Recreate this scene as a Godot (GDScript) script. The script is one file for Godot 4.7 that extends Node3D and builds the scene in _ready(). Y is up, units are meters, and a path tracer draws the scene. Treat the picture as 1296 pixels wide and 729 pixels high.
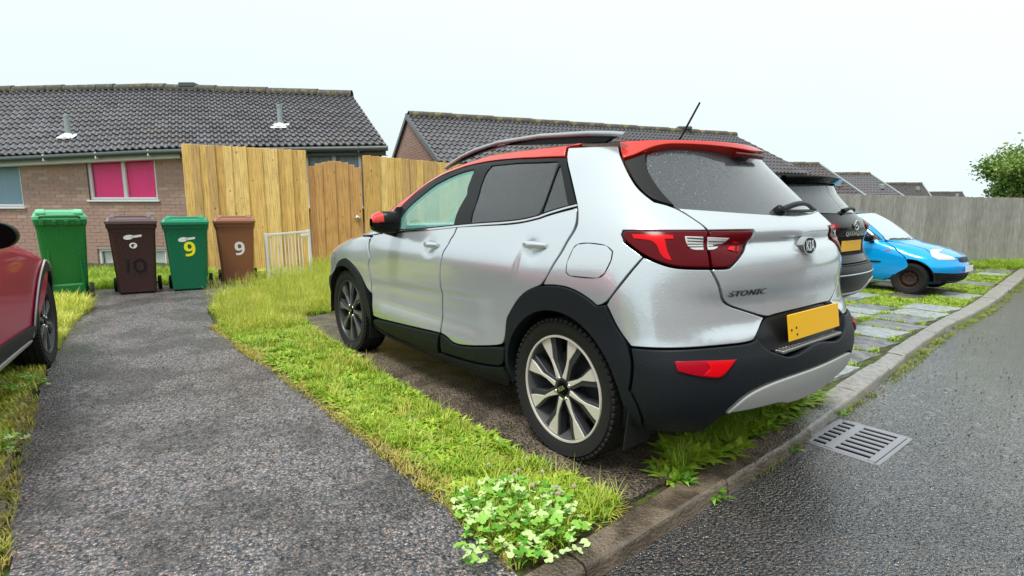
extends Node3D
# Wet parking bays behind a row of bungalows: a silver crossover with a red roof, three more cars, wheelie bins and fences.

const AWAY := Vector3(-0.62177, 0.0, -0.7832)    # from the road into the bays
const ALONG := Vector3(0.7832, 0.0, -0.62177)    # along the kerb, to the far end
var rng := RandomNumberGenerator.new()
var M := {}
var taken := {}


# ---------------------------------------------------------------- geometry collectors
class Soup:
	var v := PackedVector3Array()
	var n := PackedVector3Array()
	var uv := PackedVector2Array()
	var c := PackedColorArray()
	var tint := Color(1, 1, 1)
	var coloured := false

	func tri(a: Vector3, b: Vector3, d: Vector3, na := Vector3.ZERO, nb := Vector3.ZERO, nd := Vector3.ZERO) -> void:
		var face := (b - a).cross(d - a)
		if face.length_squared() < 1e-16:
			return
		if na == Vector3.ZERO:
			na = -face.normalized()
			nb = na
			nd = na
		# clockwise is the front
		if face.dot(na + nb + nd) > 0.0:
			v.append_array([a, d, b])
			n.append_array([na, nd, nb])
		else:
			v.append_array([a, b, d])
			n.append_array([na, nb, nd])
		if coloured:
			c.append_array([tint, tint, tint])

	func flat(a: Vector3, b: Vector3, d: Vector3, out: Vector3) -> void:
		var f := (b - a).cross(d - a).normalized()
		if f.dot(out) < 0.0:
			f = -f
		tri(a, b, d, f, f, f)

	func quad(a: Vector3, b: Vector3, d: Vector3, e: Vector3, out: Vector3) -> void:
		flat(a, b, d, out)
		flat(a, d, e, out)

	func squad(a: Vector3, b: Vector3, d: Vector3, e: Vector3, na: Vector3, nb: Vector3, nd: Vector3, ne: Vector3) -> void:
		tri(a, b, d, na, nb, nd)
		tri(a, d, e, na, nd, ne)

	# a box with chamfered edges; t places it
	func box(t: Transform3D, size: Vector3, ch := 0.0) -> void:
		var h := size * 0.5
		if ch <= 0.0:
			for ax in 3:
				for sg in [-1.0, 1.0]:
					var o := Vector3.ZERO
					o[ax] = h[ax] * sg
					var p := Vector3.ZERO
					p[(ax + 1) % 3] = h[(ax + 1) % 3]
					var q := Vector3.ZERO
					q[(ax + 2) % 3] = h[(ax + 2) % 3]
					quad(t * (o - p - q), t * (o + p - q), t * (o + p + q), t * (o - p + q), t.basis * o)
			return
		ch = minf(ch, minf(h.x, minf(h.y, h.z)) * 0.9)
		var k := h - Vector3(ch, ch, ch)
		for ax in 3:
			var a1 := (ax + 1) % 3
			var a2 := (ax + 2) % 3
			for sg in [-1.0, 1.0]:
				var o := Vector3.ZERO
				o[ax] = h[ax] * sg
				var p := Vector3.ZERO
				p[a1] = k[a1]
				var q := Vector3.ZERO
				q[a2] = k[a2]
				quad(t * (o - p - q), t * (o + p - q), t * (o + p + q), t * (o - p + q), t.basis * o)
			for s1 in [-1.0, 1.0]:
				for s2 in [-1.0, 1.0]:
					var e := Vector3.ZERO
					e[ax] = k[ax]
					var f1 := Vector3.ZERO
					f1[a1] = h[a1] * s1
					f1[a2] = k[a2] * s2
					var f2 := Vector3.ZERO
					f2[a1] = k[a1] * s1
					f2[a2] = h[a2] * s2
					quad(t * (f1 - e), t * (f1 + e), t * (f2 + e), t * (f2 - e), t.basis * (f1 + f2))
		for sx in [-1.0, 1.0]:
			for sy in [-1.0, 1.0]:
				for sz in [-1.0, 1.0]:
					flat(t * Vector3(h.x * sx, k.y * sy, k.z * sz), t * Vector3(k.x * sx, h.y * sy, k.z * sz), t * Vector3(k.x * sx, k.y * sy, h.z * sz), t.basis * Vector3(sx, sy, sz))

	# profile of (radius, height) turned about the local y axis
	func lathe(t: Transform3D, prof: Array, seg: int, a0 := 0.0, a1 := TAU, sharp := 0.6) -> void:
		var k := prof.size()
		var fn := []
		for i in k - 1:
			var d: Vector2 = prof[i + 1] - prof[i]
			fn.append(Vector2(d.y, -d.x).normalized())
		for i in k - 1:
			var p: Vector2 = prof[i]
			var q: Vector2 = prof[i + 1]
			var np: Vector2 = fn[i]
			var nq: Vector2 = fn[i]
			if i > 0 and np.dot(fn[i - 1]) > sharp:
				np = (np + fn[i - 1]).normalized()
			if i < k - 2 and nq.dot(fn[i + 1]) > sharp:
				nq = (nq + fn[i + 1]).normalized()
			for j in seg:
				var u := a0 + (a1 - a0) * j / seg
				var w := a0 + (a1 - a0) * (j + 1) / seg
				var cu := Vector3(cos(u), 0, sin(u))
				var cw := Vector3(cos(w), 0, sin(w))
				var up := Vector3.UP
				squad(t * (cu * p.x + up * p.y), t * (cw * p.x + up * p.y), t * (cw * q.x + up * q.y), t * (cu * q.x + up * q.y),
					(t.basis * (cu * np.x + up * np.y)).normalized(), (t.basis * (cw * np.x + up * np.y)).normalized(), (t.basis * (cw * nq.x + up * nq.y)).normalized(), (t.basis * (cu * nq.x + up * nq.y)).normalized())

	func tube(pts: Array, radius, seg := 8, squash := Vector2.ONE, side := Vector3.UP) -> void:
		var rings := []
		var dirs := []
		for i in pts.size():
			var d: Vector3 = (pts[mini(i + 1, pts.size() - 1)] - pts[maxi(i - 1, 0)]).normalized()
			var s := side - d * side.dot(d)
			s = s.normalized() if s.length() > 0.05 else d.cross(Vector3.RIGHT).normalized()
			var b := d.cross(s).normalized()
			var r: float = radius[i] if radius is Array else radius
			var ring := []
			var nn := []
			for j in seg:
				var a := TAU * j / seg
				ring.append(pts[i] + s * cos(a) * r * squash.x + b * sin(a) * r * squash.y)
				nn.append((s * cos(a) / squash.x + b * sin(a) / squash.y).normalized())
			rings.append(ring)
			dirs.append(nn)
		for i in pts.size() - 1:
			for j in seg:
				var m := (j + 1) % seg
				squad(rings[i][j], rings[i][m], rings[i + 1][m], rings[i + 1][j], dirs[i][j], dirs[i][m], dirs[i + 1][m], dirs[i + 1][j])
		for e in [0, pts.size() - 1]:
			var out: Vector3 = (pts[e] - pts[1 if e == 0 else e - 1]).normalized()
			for j in seg:
				flat(pts[e], rings[e][j], rings[e][(j + 1) % seg], out)

	# polygon in the local xy plane, thickness along local z, from z0 to z1, edges of the z1 face chamfered
	func prism(t: Transform3D, poly: PackedVector2Array, z0: float, z1: float, ch := 0.0) -> void:
		if Geometry2D.is_polygon_clockwise(poly):
			poly = poly.duplicate()
			poly.reverse()
		var k := poly.size()
		var inner := poly.duplicate()
		if ch > 0.0:
			for i in k:
				var a := (poly[i] - poly[(i + k - 1) % k]).normalized()
				var b := (poly[(i + 1) % k] - poly[i]).normalized()
				var m := (Vector2(-a.y, a.x) + Vector2(-b.y, b.x)).normalized()
				inner[i] = poly[i] + m * ch / maxf(0.35, m.dot(Vector2(-a.y, a.x)))
		var up := 1.0 if z1 > z0 else -1.0
		var zc := z1 - ch * up
		var index := Geometry2D.triangulate_polygon(inner)
		for i in range(0, index.size(), 3):
			flat(t * Vector3(inner[index[i]].x, inner[index[i]].y, z1), t * Vector3(inner[index[i + 1]].x, inner[index[i + 1]].y, z1), t * Vector3(inner[index[i + 2]].x, inner[index[i + 2]].y, z1), t.basis * Vector3(0, 0, up))
		for i in k:
			var j := (i + 1) % k
			var e := poly[j] - poly[i]
			var out := Vector3(e.y, -e.x, 0)
			var p := Vector3(poly[i].x, poly[i].y, 0)
			var q := Vector3(poly[j].x, poly[j].y, 0)
			var zv := Vector3(0, 0, 1)
			quad(t * (p + zv * z0), t * (q + zv * z0), t * (q + zv * zc), t * (p + zv * zc), t.basis * out)
			if ch > 0.0:
				quad(t * (p + zv * zc), t * (q + zv * zc), t * Vector3(inner[j].x, inner[j].y, z1), t * Vector3(inner[i].x, inner[i].y, z1), t.basis * (out.normalized() + zv * up))

	func mesh(mat: Material = null) -> ArrayMesh:
		var am := ArrayMesh.new()
		var a := []
		a.resize(Mesh.ARRAY_MAX)
		a[Mesh.ARRAY_VERTEX] = v
		a[Mesh.ARRAY_NORMAL] = n
		if uv.size() == v.size():
			a[Mesh.ARRAY_TEX_UV] = uv
		if coloured:
			a[Mesh.ARRAY_COLOR] = c
		am.add_surface_from_arrays(Mesh.PRIMITIVE_TRIANGLES, a)
		if mat:
			am.surface_set_material(0, mat)
		return am


# ---------------------------------------------------------------- naming
func numbered(parent: Node, called: String) -> String:
	var key := str(parent.get_instance_id()) + called
	var k: int = taken.get(key, 0)
	taken[key] = k + 1
	return called if k == 0 else "%s_%03d" % [called, k]


func tag(o: Node, label := "", category := "", group := "", kind := "") -> Node:
	if label:
		o.set_meta("label", label)
	if category:
		o.set_meta("category", category)
	if group:
		o.set_meta("group", group)
	if kind:
		o.set_meta("kind", kind)
	return o


func thing(called: String, label: String, category: String, at := Vector3.ZERO, turn := 0.0, group := "") -> Node3D:
	var o := Node3D.new()
	o.name = numbered(self, called)
	add_child(o, true)
	o.position = at
	o.rotation.y = turn
	tag(o, label, category, group)
	return o


func put(called: String, m: Mesh, parent: Node = self, mat: Material = null, t := Transform3D.IDENTITY) -> MeshInstance3D:
	var o := MeshInstance3D.new()
	o.name = numbered(parent, called)
	o.mesh = m
	o.transform = t
	if mat:
		o.set_surface_override_material(0, mat)
	parent.add_child(o, true)
	return o


func part(called: String, s: Soup, mat: Material, parent: Node = self, t := Transform3D.IDENTITY) -> MeshInstance3D:
	return put(called, s.mesh(mat), parent, null, t)


func copy_thing(o: Node3D, called: String) -> Node3D:
	var c: Node3D = o.duplicate()
	c.name = numbered(self, called)
	add_child(c, true)
	return c


func at(p: Vector3, b := Basis.IDENTITY) -> Transform3D:
	return Transform3D(b, p)


func ab(a: float, b: float, y := 0.0) -> Vector3:
	var p := ALONG * a + AWAY * b
	p.y = lie(p.x, p.z) + y
	return p


# the lot falls away gently along the kerb
func lie(x: float, z: float) -> float:
	var t := clampf((x * ALONG.x + z * ALONG.z - 2.6) / 11.0, 0.0, 1.0)
	return -0.42 * t * t * (3.0 - 2.0 * t)


# the kerb's road edge and its back edge, as distance from the road for a place along it
func kerb_front(a: float) -> float:
	return course([[-40, 0.9], [0.0, 1.08], [1.2, 1.14], [2.75, 1.18], [4.2, 1.31], [8.1, 1.77], [16.5, 2.42], [22, 2.85], [60, 5.6]], a)


func kerb_back(a: float) -> float:
	return course([[-40, 1.0], [0.0, 1.19], [1.2, 1.245], [2.2, 1.305], [3.14, 1.35], [5.0, 1.535], [8.45, 1.945], [13.8, 2.45], [18.4, 2.82], [60, 5.8]], a)


func course(k: Array, a: float) -> float:
	for i in k.size() - 1:
		if a <= k[i + 1][0]:
			return lerpf(k[i][1], k[i + 1][1], clampf((a - k[i][0]) / (k[i + 1][0] - k[i][0]), 0.0, 1.0))
	return k[-1][1]


# ---------------------------------------------------------------- materials
func grain(size: int, freq: float, seed_: int, kind := FastNoiseLite.TYPE_SIMPLEX_SMOOTH, octaves := 3) -> PackedByteArray:
	var f := FastNoiseLite.new()
	f.seed = seed_
	f.noise_type = kind
	f.frequency = freq
	f.fractal_octaves = octaves
	if octaves <= 1:
		f.fractal_type = FastNoiseLite.FRACTAL_NONE
	if kind == FastNoiseLite.TYPE_CELLULAR:
		f.cellular_return_type = FastNoiseLite.RETURN_DISTANCE if octaves > 0 else FastNoiseLite.RETURN_CELL_VALUE
	var im := f.get_seamless_image(size, size)
	im.convert(Image.FORMAT_L8)
	return im.get_data()


func picture(size: int, pix: Callable) -> ImageTexture:
	var data := PackedByteArray()
	data.resize(size * size * 3)
	for i in size * size:
		var c: Color = pix.call(i)
		data[i * 3] = int(clampf(c.r, 0, 1) * 255.0)
		data[i * 3 + 1] = int(clampf(c.g, 0, 1) * 255.0)
		data[i * 3 + 2] = int(clampf(c.b, 0, 1) * 255.0)
	return ImageTexture.create_from_image(Image.create_from_data(size, size, false, Image.FORMAT_RGB8, data))


func grey_picture(size: int, data: PackedByteArray) -> ImageTexture:
	return ImageTexture.create_from_image(Image.create_from_data(size, size, false, Image.FORMAT_L8, data))


func lin(r: float, g: float, b: float, a := 1.0) -> Color:
	var c := Color(r, g, b, a).linear_to_srgb()
	return c


func mat(called: String, col: Color, rough := 0.6, metal := 0.0) -> StandardMaterial3D:
	var m := StandardMaterial3D.new()
	m.resource_name = called
	m.albedo_color = col
	m.roughness = rough
	m.metallic = metal
	M[called] = m
	return m


func tri(m: StandardMaterial3D, scale_: Vector3, world := true) -> StandardMaterial3D:
	m.uv1_triplanar = true
	m.uv1_world_triplanar = world
	m.uv1_triplanar_sharpness = 4.0
	m.uv1_scale = scale_
	return m


func _ready() -> void:
	# camera, sky, soft daylight through the cloud, exposure
	var cam := Camera3D.new()
	cam.name = "camera"
	add_child(cam)
	cam.position = Vector3(0, 1.19, 0)
	cam.rotation.x = -0.145
	cam.fov = rad_to_deg(2.0 * atan(364.5 / 690.0))
	cam.near = 0.05
	cam.far = 900.0
	cam.current = true
	var we := WorldEnvironment.new()
	we.name = "world"
	add_child(we)
	var e := Environment.new()
	we.environment = e
	e.background_mode = Environment.BG_SKY
	e.tonemap_mode = Environment.TONE_MAPPER_LINEAR
	e.tonemap_exposure = 1.75
	e.sdfgi_enabled = true
	e.ssao_enabled = true
	e.ssil_enabled = true
	var sky := Sky.new()
	var sm := ProceduralSkyMaterial.new()
	sm.sky_top_color = Color(0.79, 0.82, 0.82)
	sm.sky_horizon_color = Color(0.695, 0.745, 0.75)
	sm.sky_curve = 0.25
	sm.ground_bottom_color = Color(0.30, 0.30, 0.30)
	sm.ground_horizon_color = Color(0.55, 0.56, 0.55)
	sm.sky_energy_multiplier = 1.0
	var veil := FastNoiseLite.new()      # soft folds in the cloud
	veil.seed = 12
	veil.frequency = 0.006
	veil.fractal_octaves = 4
	var folds := veil.get_seamless_image(512, 256)
	folds.convert(Image.FORMAT_RGB8)
	sm.sky_cover = ImageTexture.create_from_image(folds)
	sm.sky_cover_modulate = Color(1, 1, 1, 0.09)
	sky.sky_material = sm
	e.sky = sky
	var sun := DirectionalLight3D.new()
	sun.name = "daylight"
	add_child(sun)
	sun.rotation = Vector3(deg_to_rad(-66), deg_to_rad(-28), 0)
	sun.light_color = Color(1.0, 0.985, 0.95)
	sun.light_energy = 0.5
	sun.light_angular_distance = 16.0
	sun.shadow_enabled = true
	rng.seed = 20
	make_materials()
	# the large structure
	make_ground()
	make_houses()
	make_added_terrace()
	make_fences()
	make_tree()
	# cars, bins and the rest
	make_silver_car()
	make_black_car()
	make_blue_car()
	make_red_car()
	make_bins()
	make_drain()
	make_grass()
	make_plants()


func make_materials() -> void:
	var g1 := grain(512, 0.012, 3)
	var g2 := grain(512, 0.05, 9)
	var cell := grain(512, 0.085, 5, FastNoiseLite.TYPE_CELLULAR, 1)
	var cell2 := grain(512, 0.16, 15, FastNoiseLite.TYPE_CELLULAR, 1)
	var tone := grain(512, 0.085, 5, FastNoiseLite.TYPE_CELLULAR, 0)
	var tone2 := grain(512, 0.16, 15, FastNoiseLite.TYPE_CELLULAR, 0)
	var white := grain(512, 0.45, 21, FastNoiseLite.TYPE_VALUE, 1)
	# tarmac: stones in a dark binder
	var stone := func(base: Color, spread: float, pale: float, i: int) -> Color:
		var k := cell[i] / 255.0
		var s := (tone[i] / 255.0 - 0.5) * spread + (tone2[i] / 255.0 - 0.5) * spread * 0.9 + (white[i] / 255.0 - 0.5) * 0.25 + (g1[i] / 255.0 - 0.5) * 0.16
		var v := 1.0 + s - smoothstep(0.30, 0.62, k) * 0.42
		if tone2[i] > 218:
			v += pale * smoothstep(0.35, 0.1, cell2[i] / 255.0)
		var w := (tone[i] / 255.0 - 0.5) * 0.07
		return Color(base.r * v + w, base.g * v, base.b * v - w)
	var bumps := PackedByteArray()
	bumps.resize(512 * 512)
	for i in 512 * 512:
		bumps[i] = clampi(255 - int(cell[i] * 0.75) - int(cell2[i] * 0.35) + int((white[i] - 128) * 0.12), 0, 255)
	var bump := grey_picture(512, bumps)
	var drive := mat("drive_tarmac", Color.WHITE, 1.0)
	drive.albedo_texture = picture(512, func(i): return stone.call(Color(0.42, 0.405, 0.42), 0.7, 0.9, i))
	var wet := PackedByteArray()
	wet.resize(512 * 512)
	for i in 512 * 512:
		wet[i] = clampi(int(70.0 + g1[i] * 0.34 + cell[i] * 0.25), 0, 255)
	drive.roughness_texture = grey_picture(512, wet)
	drive.heightmap_enabled = true
	drive.heightmap_texture = bump
	drive.heightmap_scale = 1.3
	drive.metallic_specular = 0.8
	tri(drive, Vector3(1.8, 1.8, 1.8))
	var road := mat("road_tarmac", Color.WHITE, 1.0)
	road.albedo_texture = picture(512, func(i): return stone.call(Color(0.235, 0.22, 0.22), 0.65, 1.0, i))
	var wet2 := PackedByteArray()
	wet2.resize(512 * 512)
	for i in 512 * 512:
		wet2[i] = clampi(int(18.0 + maxf(0.0, g1[i] - 120.0) * 0.3 + cell[i] * 0.16), 0, 255)
	road.roughness_texture = grey_picture(512, wet2)
	road.heightmap_enabled = true
	road.heightmap_texture = bump
	road.heightmap_scale = 1.5
	road.metallic_specular = 1.0
	tri(road, Vector3(1.9, 1.9, 1.9))
	# water lies between the stones: where the film is whole it mirrors the sky
	var g3 := grain(512, 0.055, 44, FastNoiseLite.TYPE_SIMPLEX_SMOOTH, 2)
	var film := PackedByteArray()
	var damp := PackedByteArray()
	film.resize(512 * 512)
	damp.resize(512 * 512)
	for i in 512 * 512:
		var pat := smoothstep(0.40, 0.54, g3[i] / 255.0 * 0.75 + (white[i] / 255.0) * 0.14 + cell[i] / 255.0 * 0.22)
		var low := smoothstep(0.16, 0.40, cell[i] / 255.0 + (white[i] / 255.0 - 0.5) * 0.22 + (g2[i] / 255.0 - 0.5) * 0.5)
		film[i] = int(255.0 * clampf(pat * (0.5 + 0.5 * low) + smoothstep(0.66, 0.80, g1[i] / 255.0) * 0.7, 0.0, 1.0))
		damp[i] = int(255.0 * clampf(low * smoothstep(0.30, 0.75, g1[i] / 255.0 + (white[i] / 255.0 - 0.5) * 0.3) * 0.8, 0.0, 1.0))
	var stains := picture(512, func(i):
		var v := 0.72 + 0.40 * smoothstep(0.25, 0.75, g1[i] / 255.0) + (g2[i] / 255.0 - 0.5) * 0.16
		return Color(v * 1.01, v, v * 0.985))
	for q in [[road, film, 1.0, 0.24], [drive, damp, 0.75, 0.16]]:
		q[0].clearcoat_enabled = true
		q[0].clearcoat = q[2]
		q[0].clearcoat_roughness = q[3]
		q[0].clearcoat_texture = grey_picture(512, q[1])
	# concrete, exposed aggregate
	var con := picture(512, func(i):
		var v := 0.74 + g1[i] / 255.0 * 0.42 + (white[i] / 255.0 - 0.5) * 0.36 - maxf(0.0, cell2[i] / 255.0 - 0.5) * 0.5
		var w := (g2[i] / 255.0 - 0.5) * 0.09
		return Color(v + w, v, v - w))
	for d in [["pad_concrete", Color(0.56, 0.50, 0.435), 0.4, 1.2], ["kerb_concrete", Color(0.64, 0.62, 0.59), 0.28, 1.6], ["kerb_wet", Color(0.50, 0.445, 0.385), 0.33, 1.6], ["slab_pale", Color(0.72, 0.735, 0.74), 0.25, 1.3], ["slab_grey", Color(0.55, 0.545, 0.55), 0.4, 1.3], ["slab_dark", Color(0.44, 0.42, 0.40), 0.5, 1.4], ["edging", Color(0.50, 0.45, 0.39), 0.6, 2.0]]:
		var m := mat(d[0], d[1], d[2])
		m.albedo_texture = con
		m.heightmap_enabled = true
		m.heightmap_texture = bump
		m.heightmap_scale = 0.6
		m.metallic_specular = 0.6
		tri(m, Vector3.ONE * d[3])
	M.pad_concrete.albedo_texture = picture(512, func(i): return stone.call(Color(0.86, 0.86, 0.86), 0.7, 0.6, i))
	M.pad_concrete.heightmap_scale = 1.2
	M.pad_concrete.uv1_scale = Vector3.ONE * 2.2
	# soil and moss under the grass
	var soil := mat("soil", Color.WHITE, 0.9)
	soil.albedo_texture = picture(512, func(i):
		var k := g1[i] / 255.0
		var v := 0.7 + white[i] / 255.0 * 0.6
		return Color(0.27, 0.24, 0.15).lerp(Color(0.28, 0.36, 0.12), smoothstep(0.35, 0.62, k)) * v)
	soil.heightmap_enabled = true
	soil.heightmap_texture = bump
	soil.heightmap_scale = 1.2
	tri(soil, Vector3.ONE * 1.1)
	for q in [[road, 0.16], [drive, 0.23], [M.pad_concrete, 0.5], [M.kerb_wet, 0.6], [M.slab_grey, 0.7], [M.slab_dark, 0.6]]:
		var w: StandardMaterial3D = q[0]
		w.detail_enabled = true
		w.detail_blend_mode = BaseMaterial3D.BLEND_MODE_MUL
		w.detail_uv_layer = BaseMaterial3D.DETAIL_UV_2
		w.detail_albedo = stains
		w.uv2_triplanar = true
		w.uv2_world_triplanar = true
		w.uv2_scale = Vector3.ONE * q[1]
	# timber: grain runs along y
	var streak := grain(512, 0.06, 31)
	var timber := []
	var kr := RandomNumberGenerator.new()
	kr.seed = 8
	for set_ in 3:
		var knots := []
		for k in [9, 11, 0][set_]:
			knots.append([kr.randi_range(8, 504), kr.randi_range(8, 504), kr.randf_range(3.0, 7.0)])
		timber.append(picture(512, func(i):
			var x: int = i % 512
			var y: int = i / 512
			var s := streak[((y * 2) % 512) * 512 + (x * 3) % 512] / 255.0
			var k := g2[(y / 7 % 512) * 512 + (x * 2) % 512] / 255.0
			var v := 0.74 + k * 0.40 + (s - 0.5) * 0.2 + (g1[i] / 255.0 - 0.5) * 0.14
			var knot := 0.0
			for q in knots:
				knot = maxf(knot, smoothstep(q[2] * 1.5, q[2] * 0.5, Vector2(x - q[0], (y - q[1]) * 1.5).length()))
			return Color(v, v, v).lerp(Color(0.46, 0.34, 0.25), knot * 0.7)))
	var turn := 0
	for d in [["wood", Color(0.96, 0.79, 0.47)], ["wood_b", Color(0.89, 0.71, 0.41)], ["wood_c", Color(1.0, 0.85, 0.54)], ["wood_d", Color(0.86, 0.70, 0.45)], ["gate_wood", Color(0.86, 0.66, 0.41)], ["gate_wood_b", Color(0.78, 0.57, 0.35)], ["grey_wood", Color(0.645, 0.64, 0.615)], ["grey_wood_b", Color(0.68, 0.675, 0.65)], ["grey_wood_c", Color(0.61, 0.605, 0.58)]]:
		var m := mat(d[0], d[1], 0.62)
		m.albedo_texture = timber[2 if d[0].begins_with("grey") else turn % 2]
		m.uv1_offset = Vector3(turn * 0.37, turn * 0.23, turn * 0.11)
		turn += 1
		tri(m, Vector3(1.1, 0.42, 1.1))
	# brick in five tones, mortar, render
	for d in [["brick_a", Color(0.71, 0.59, 0.545)], ["brick_b", Color(0.68, 0.56, 0.515)], ["brick_c", Color(0.745, 0.63, 0.585)], ["brick_d", Color(0.655, 0.555, 0.52)], ["brick_e", Color(0.71, 0.575, 0.52)]]:
		mat(d[0], d[1], 0.85)
	mat("mortar", Color(0.68, 0.61, 0.57), 0.95)
	for d in [["tile_a", Color(0.375, 0.37, 0.39)], ["tile_b", Color(0.34, 0.335, 0.355)], ["tile_c", Color(0.41, 0.405, 0.425)], ["tile_d", Color(0.385, 0.37, 0.375)], ["far_tile", Color(0.37, 0.34, 0.345)], ["far_tile_b", Color(0.41, 0.395, 0.415)]]:
		mat(d[0], d[1], 0.33)
	var ridge := mat("ridge_tile", Color.WHITE, 0.7)
	ridge.albedo_texture = picture(256, func(i):
		var k := g1[(i / 256) * 512 + i % 256] / 255.0
		return Color(0.30, 0.29, 0.27).lerp(Color(0.50, 0.45, 0.27), smoothstep(0.5, 0.75, k)))
	tri(ridge, Vector3.ONE * 1.7)
	mat("gutter_dark", Color(0.30, 0.34, 0.34), 0.4)
	mat("white_upvc", Color(0.90, 0.91, 0.92), 0.3)
	mat("fascia_white", Color(0.87, 0.89, 0.88), 0.45)
	mat("lead", Color(0.62, 0.66, 0.66), 0.5, 0.2)
	mat("pink_blind", Color(1.0, 0.0, 0.52), 0.7)
	mat("net_blind", Color(0.50, 0.63, 0.70), 0.6)
	mat("dark_room", Color(0.20, 0.24, 0.27), 0.8)
	var pane := mat("house_glass", Color(0.8, 0.9, 0.95, 0.02), 0.03)
	pane.metallic_specular = 0.25
	pane.transparency = BaseMaterial3D.TRANSPARENCY_ALPHA
	# plastics
	var scuff := grey_picture(512, g2)
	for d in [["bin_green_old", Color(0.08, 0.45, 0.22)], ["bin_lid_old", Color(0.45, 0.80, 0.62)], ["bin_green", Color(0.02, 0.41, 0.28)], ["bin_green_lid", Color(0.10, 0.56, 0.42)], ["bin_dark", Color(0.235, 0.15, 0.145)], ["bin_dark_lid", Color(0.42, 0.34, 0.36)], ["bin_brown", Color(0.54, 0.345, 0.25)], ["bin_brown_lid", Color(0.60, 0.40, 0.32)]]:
		var m := mat(d[0], d[1], 0.5)
		m.roughness_texture = scuff
		m.roughness = 0.6
		tri(m, Vector3.ONE * 2.0)
	mat("rubber", Color(0.09, 0.09, 0.095), 0.75)
	mat("paint_yellow", Color(0.97, 0.92, 0.10), 0.5)
	mat("paint_white", Color(0.93, 0.93, 0.93), 0.5)
	mat("paint_black", Color(0.05, 0.04, 0.07), 0.45)
	mat("white_metal", Color(0.90, 0.90, 0.89), 0.35)
	var iron := mat("grate_iron", Color(0.56, 0.57, 0.60), 0.3, 0.3)
	iron.heightmap_enabled = true
	iron.heightmap_texture = bump
	iron.heightmap_scale = 0.05
	tri(iron, Vector3.ONE * 3.0)
	mat("pit", Color(0.03, 0.03, 0.03), 0.9)
	# rain drops that stand on paint and glass
	var drops := Image.create(512, 512, false, Image.FORMAT_L8)
	var r := RandomNumberGenerator.new()
	r.seed = 77
	var hd := PackedByteArray()
	hd.resize(512 * 512)
	for k in 1500:
		var cx := r.randi() % 512
		var cy := r.randi() % 512
		var rad := 1.6 + pow(r.randf(), 3.0) * 4.4
		var q := int(ceil(rad))
		for dy in range(-q, q + 1):
			for dx in range(-q, q + 1):
				var d2 := (dx * dx + dy * dy) / (rad * rad)
				if d2 < 1.0:
					var ix := ((cy + dy + 512) % 512) * 512 + (cx + dx + 512) % 512
					hd[ix] = maxi(hd[ix], int(sqrt(1.0 - d2) * minf(255.0, 50.0 * rad)))
	var drop := grey_picture(512, hd)
	var beads := func(m: StandardMaterial3D, depth: float, reps: float) -> void:
		m.heightmap_enabled = true
		m.heightmap_texture = drop
		m.heightmap_scale = depth
		tri(m, Vector3.ONE * reps, false)
	var silver := mat("silver_paint", Color(0.82, 0.85, 0.875), 0.21, 0.55)
	silver.clearcoat_enabled = true
	silver.clearcoat = 1.0
	silver.clearcoat_roughness = 0.06
	beads.call(silver, 0.022, 3.4)
	for d in [["red_roof", Color(0.83, 0.20, 0.15), 0.3], ["red_paint", Color(0.72, 0.0, 0.29), 0.3], ["blue_paint", Color(0.0, 0.66, 0.98), 0.3], ["black_paint", Color(0.018, 0.022, 0.025), 0.14]]:
		var m := mat(d[0], d[1], d[2], 0.15)
		m.clearcoat_enabled = true
		m.clearcoat = 0.35 if d[0] == "red_paint" else (0.25 if d[0] == "black_paint" else 1.0)
		m.clearcoat_roughness = 0.05
		m.metallic_specular = 0.22 if d[0] == "black_paint" else 0.3
		beads.call(m, 0.025, 3.4)
	var clad := mat("cladding", Color(0.115, 0.135, 0.155), 0.5)
	clad.metallic_specular = 0.32
	clad.heightmap_enabled = true
	clad.heightmap_texture = drop
	clad.heightmap_scale = 0.05
	tri(clad, Vector3.ONE * 3.0, false)
	mat("trim_black", Color(0.075, 0.085, 0.095), 0.35)
	M.trim_black.metallic_specular = 0.35
	mat("gap_black", Color(0.012, 0.012, 0.014), 0.9)
	mat("liner", Color(0.035, 0.035, 0.037), 0.9)
	mat("chrome", Color(0.86, 0.87, 0.88), 0.12, 1.0)
	mat("bright_alloy", Color(0.90, 0.875, 0.85), 0.32, 0.35)
	mat("dark_alloy", Color(0.30, 0.31, 0.33), 0.4, 0.6)
	mat("satin_silver", Color(0.76, 0.77, 0.76), 0.45, 0.3)
	mat("rail_silver", Color(0.66, 0.68, 0.70), 0.3, 0.3)
	mat("step_metal", Color(0.58, 0.57, 0.55), 0.35, 0.8)
	mat("dark_chrome", Color(0.30, 0.31, 0.33), 0.25, 0.8)
	mat("mid_alloy", Color(0.46, 0.46, 0.47), 0.35, 0.5)
	mat("pebble", Color(0.30, 0.29, 0.29), 0.5)
	mat("rust", Color(0.24, 0.17, 0.15), 0.9)
	mat("badge_black", Color(0.02, 0.025, 0.03), 0.3)
	M.badge_black.metallic_specular = 0.25
	mat("plate_yellow", Color(1.0, 0.765, 0.01), 0.35)
	mat("plate_white", Color(0.90, 0.91, 0.93), 0.35)
	for d in [["lens_dark", Color(0.36, 0.0, 0.05), 0.2], ["lens_red", Color(0.86, 0.02, 0.08), 0.2], ["lens_pink", Color(0.66, 0.03, 0.13), 0.2], ["lens_clear", Color(0.80, 0.80, 0.80), 0.12], ["lens_amber", Color(0.80, 0.36, 0.12), 0.15]]:
		var m := mat(d[0], d[1], d[2])
		m.metallic_specular = 0.32
	var gl := mat("tint_glass", Color(0.13, 0.15, 0.16), 0.14)
	gl.clearcoat_enabled = true
	gl.clearcoat = 1.0
	gl.clearcoat_roughness = 0.08
	beads.call(gl, 0.30, 2.8)
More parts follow.
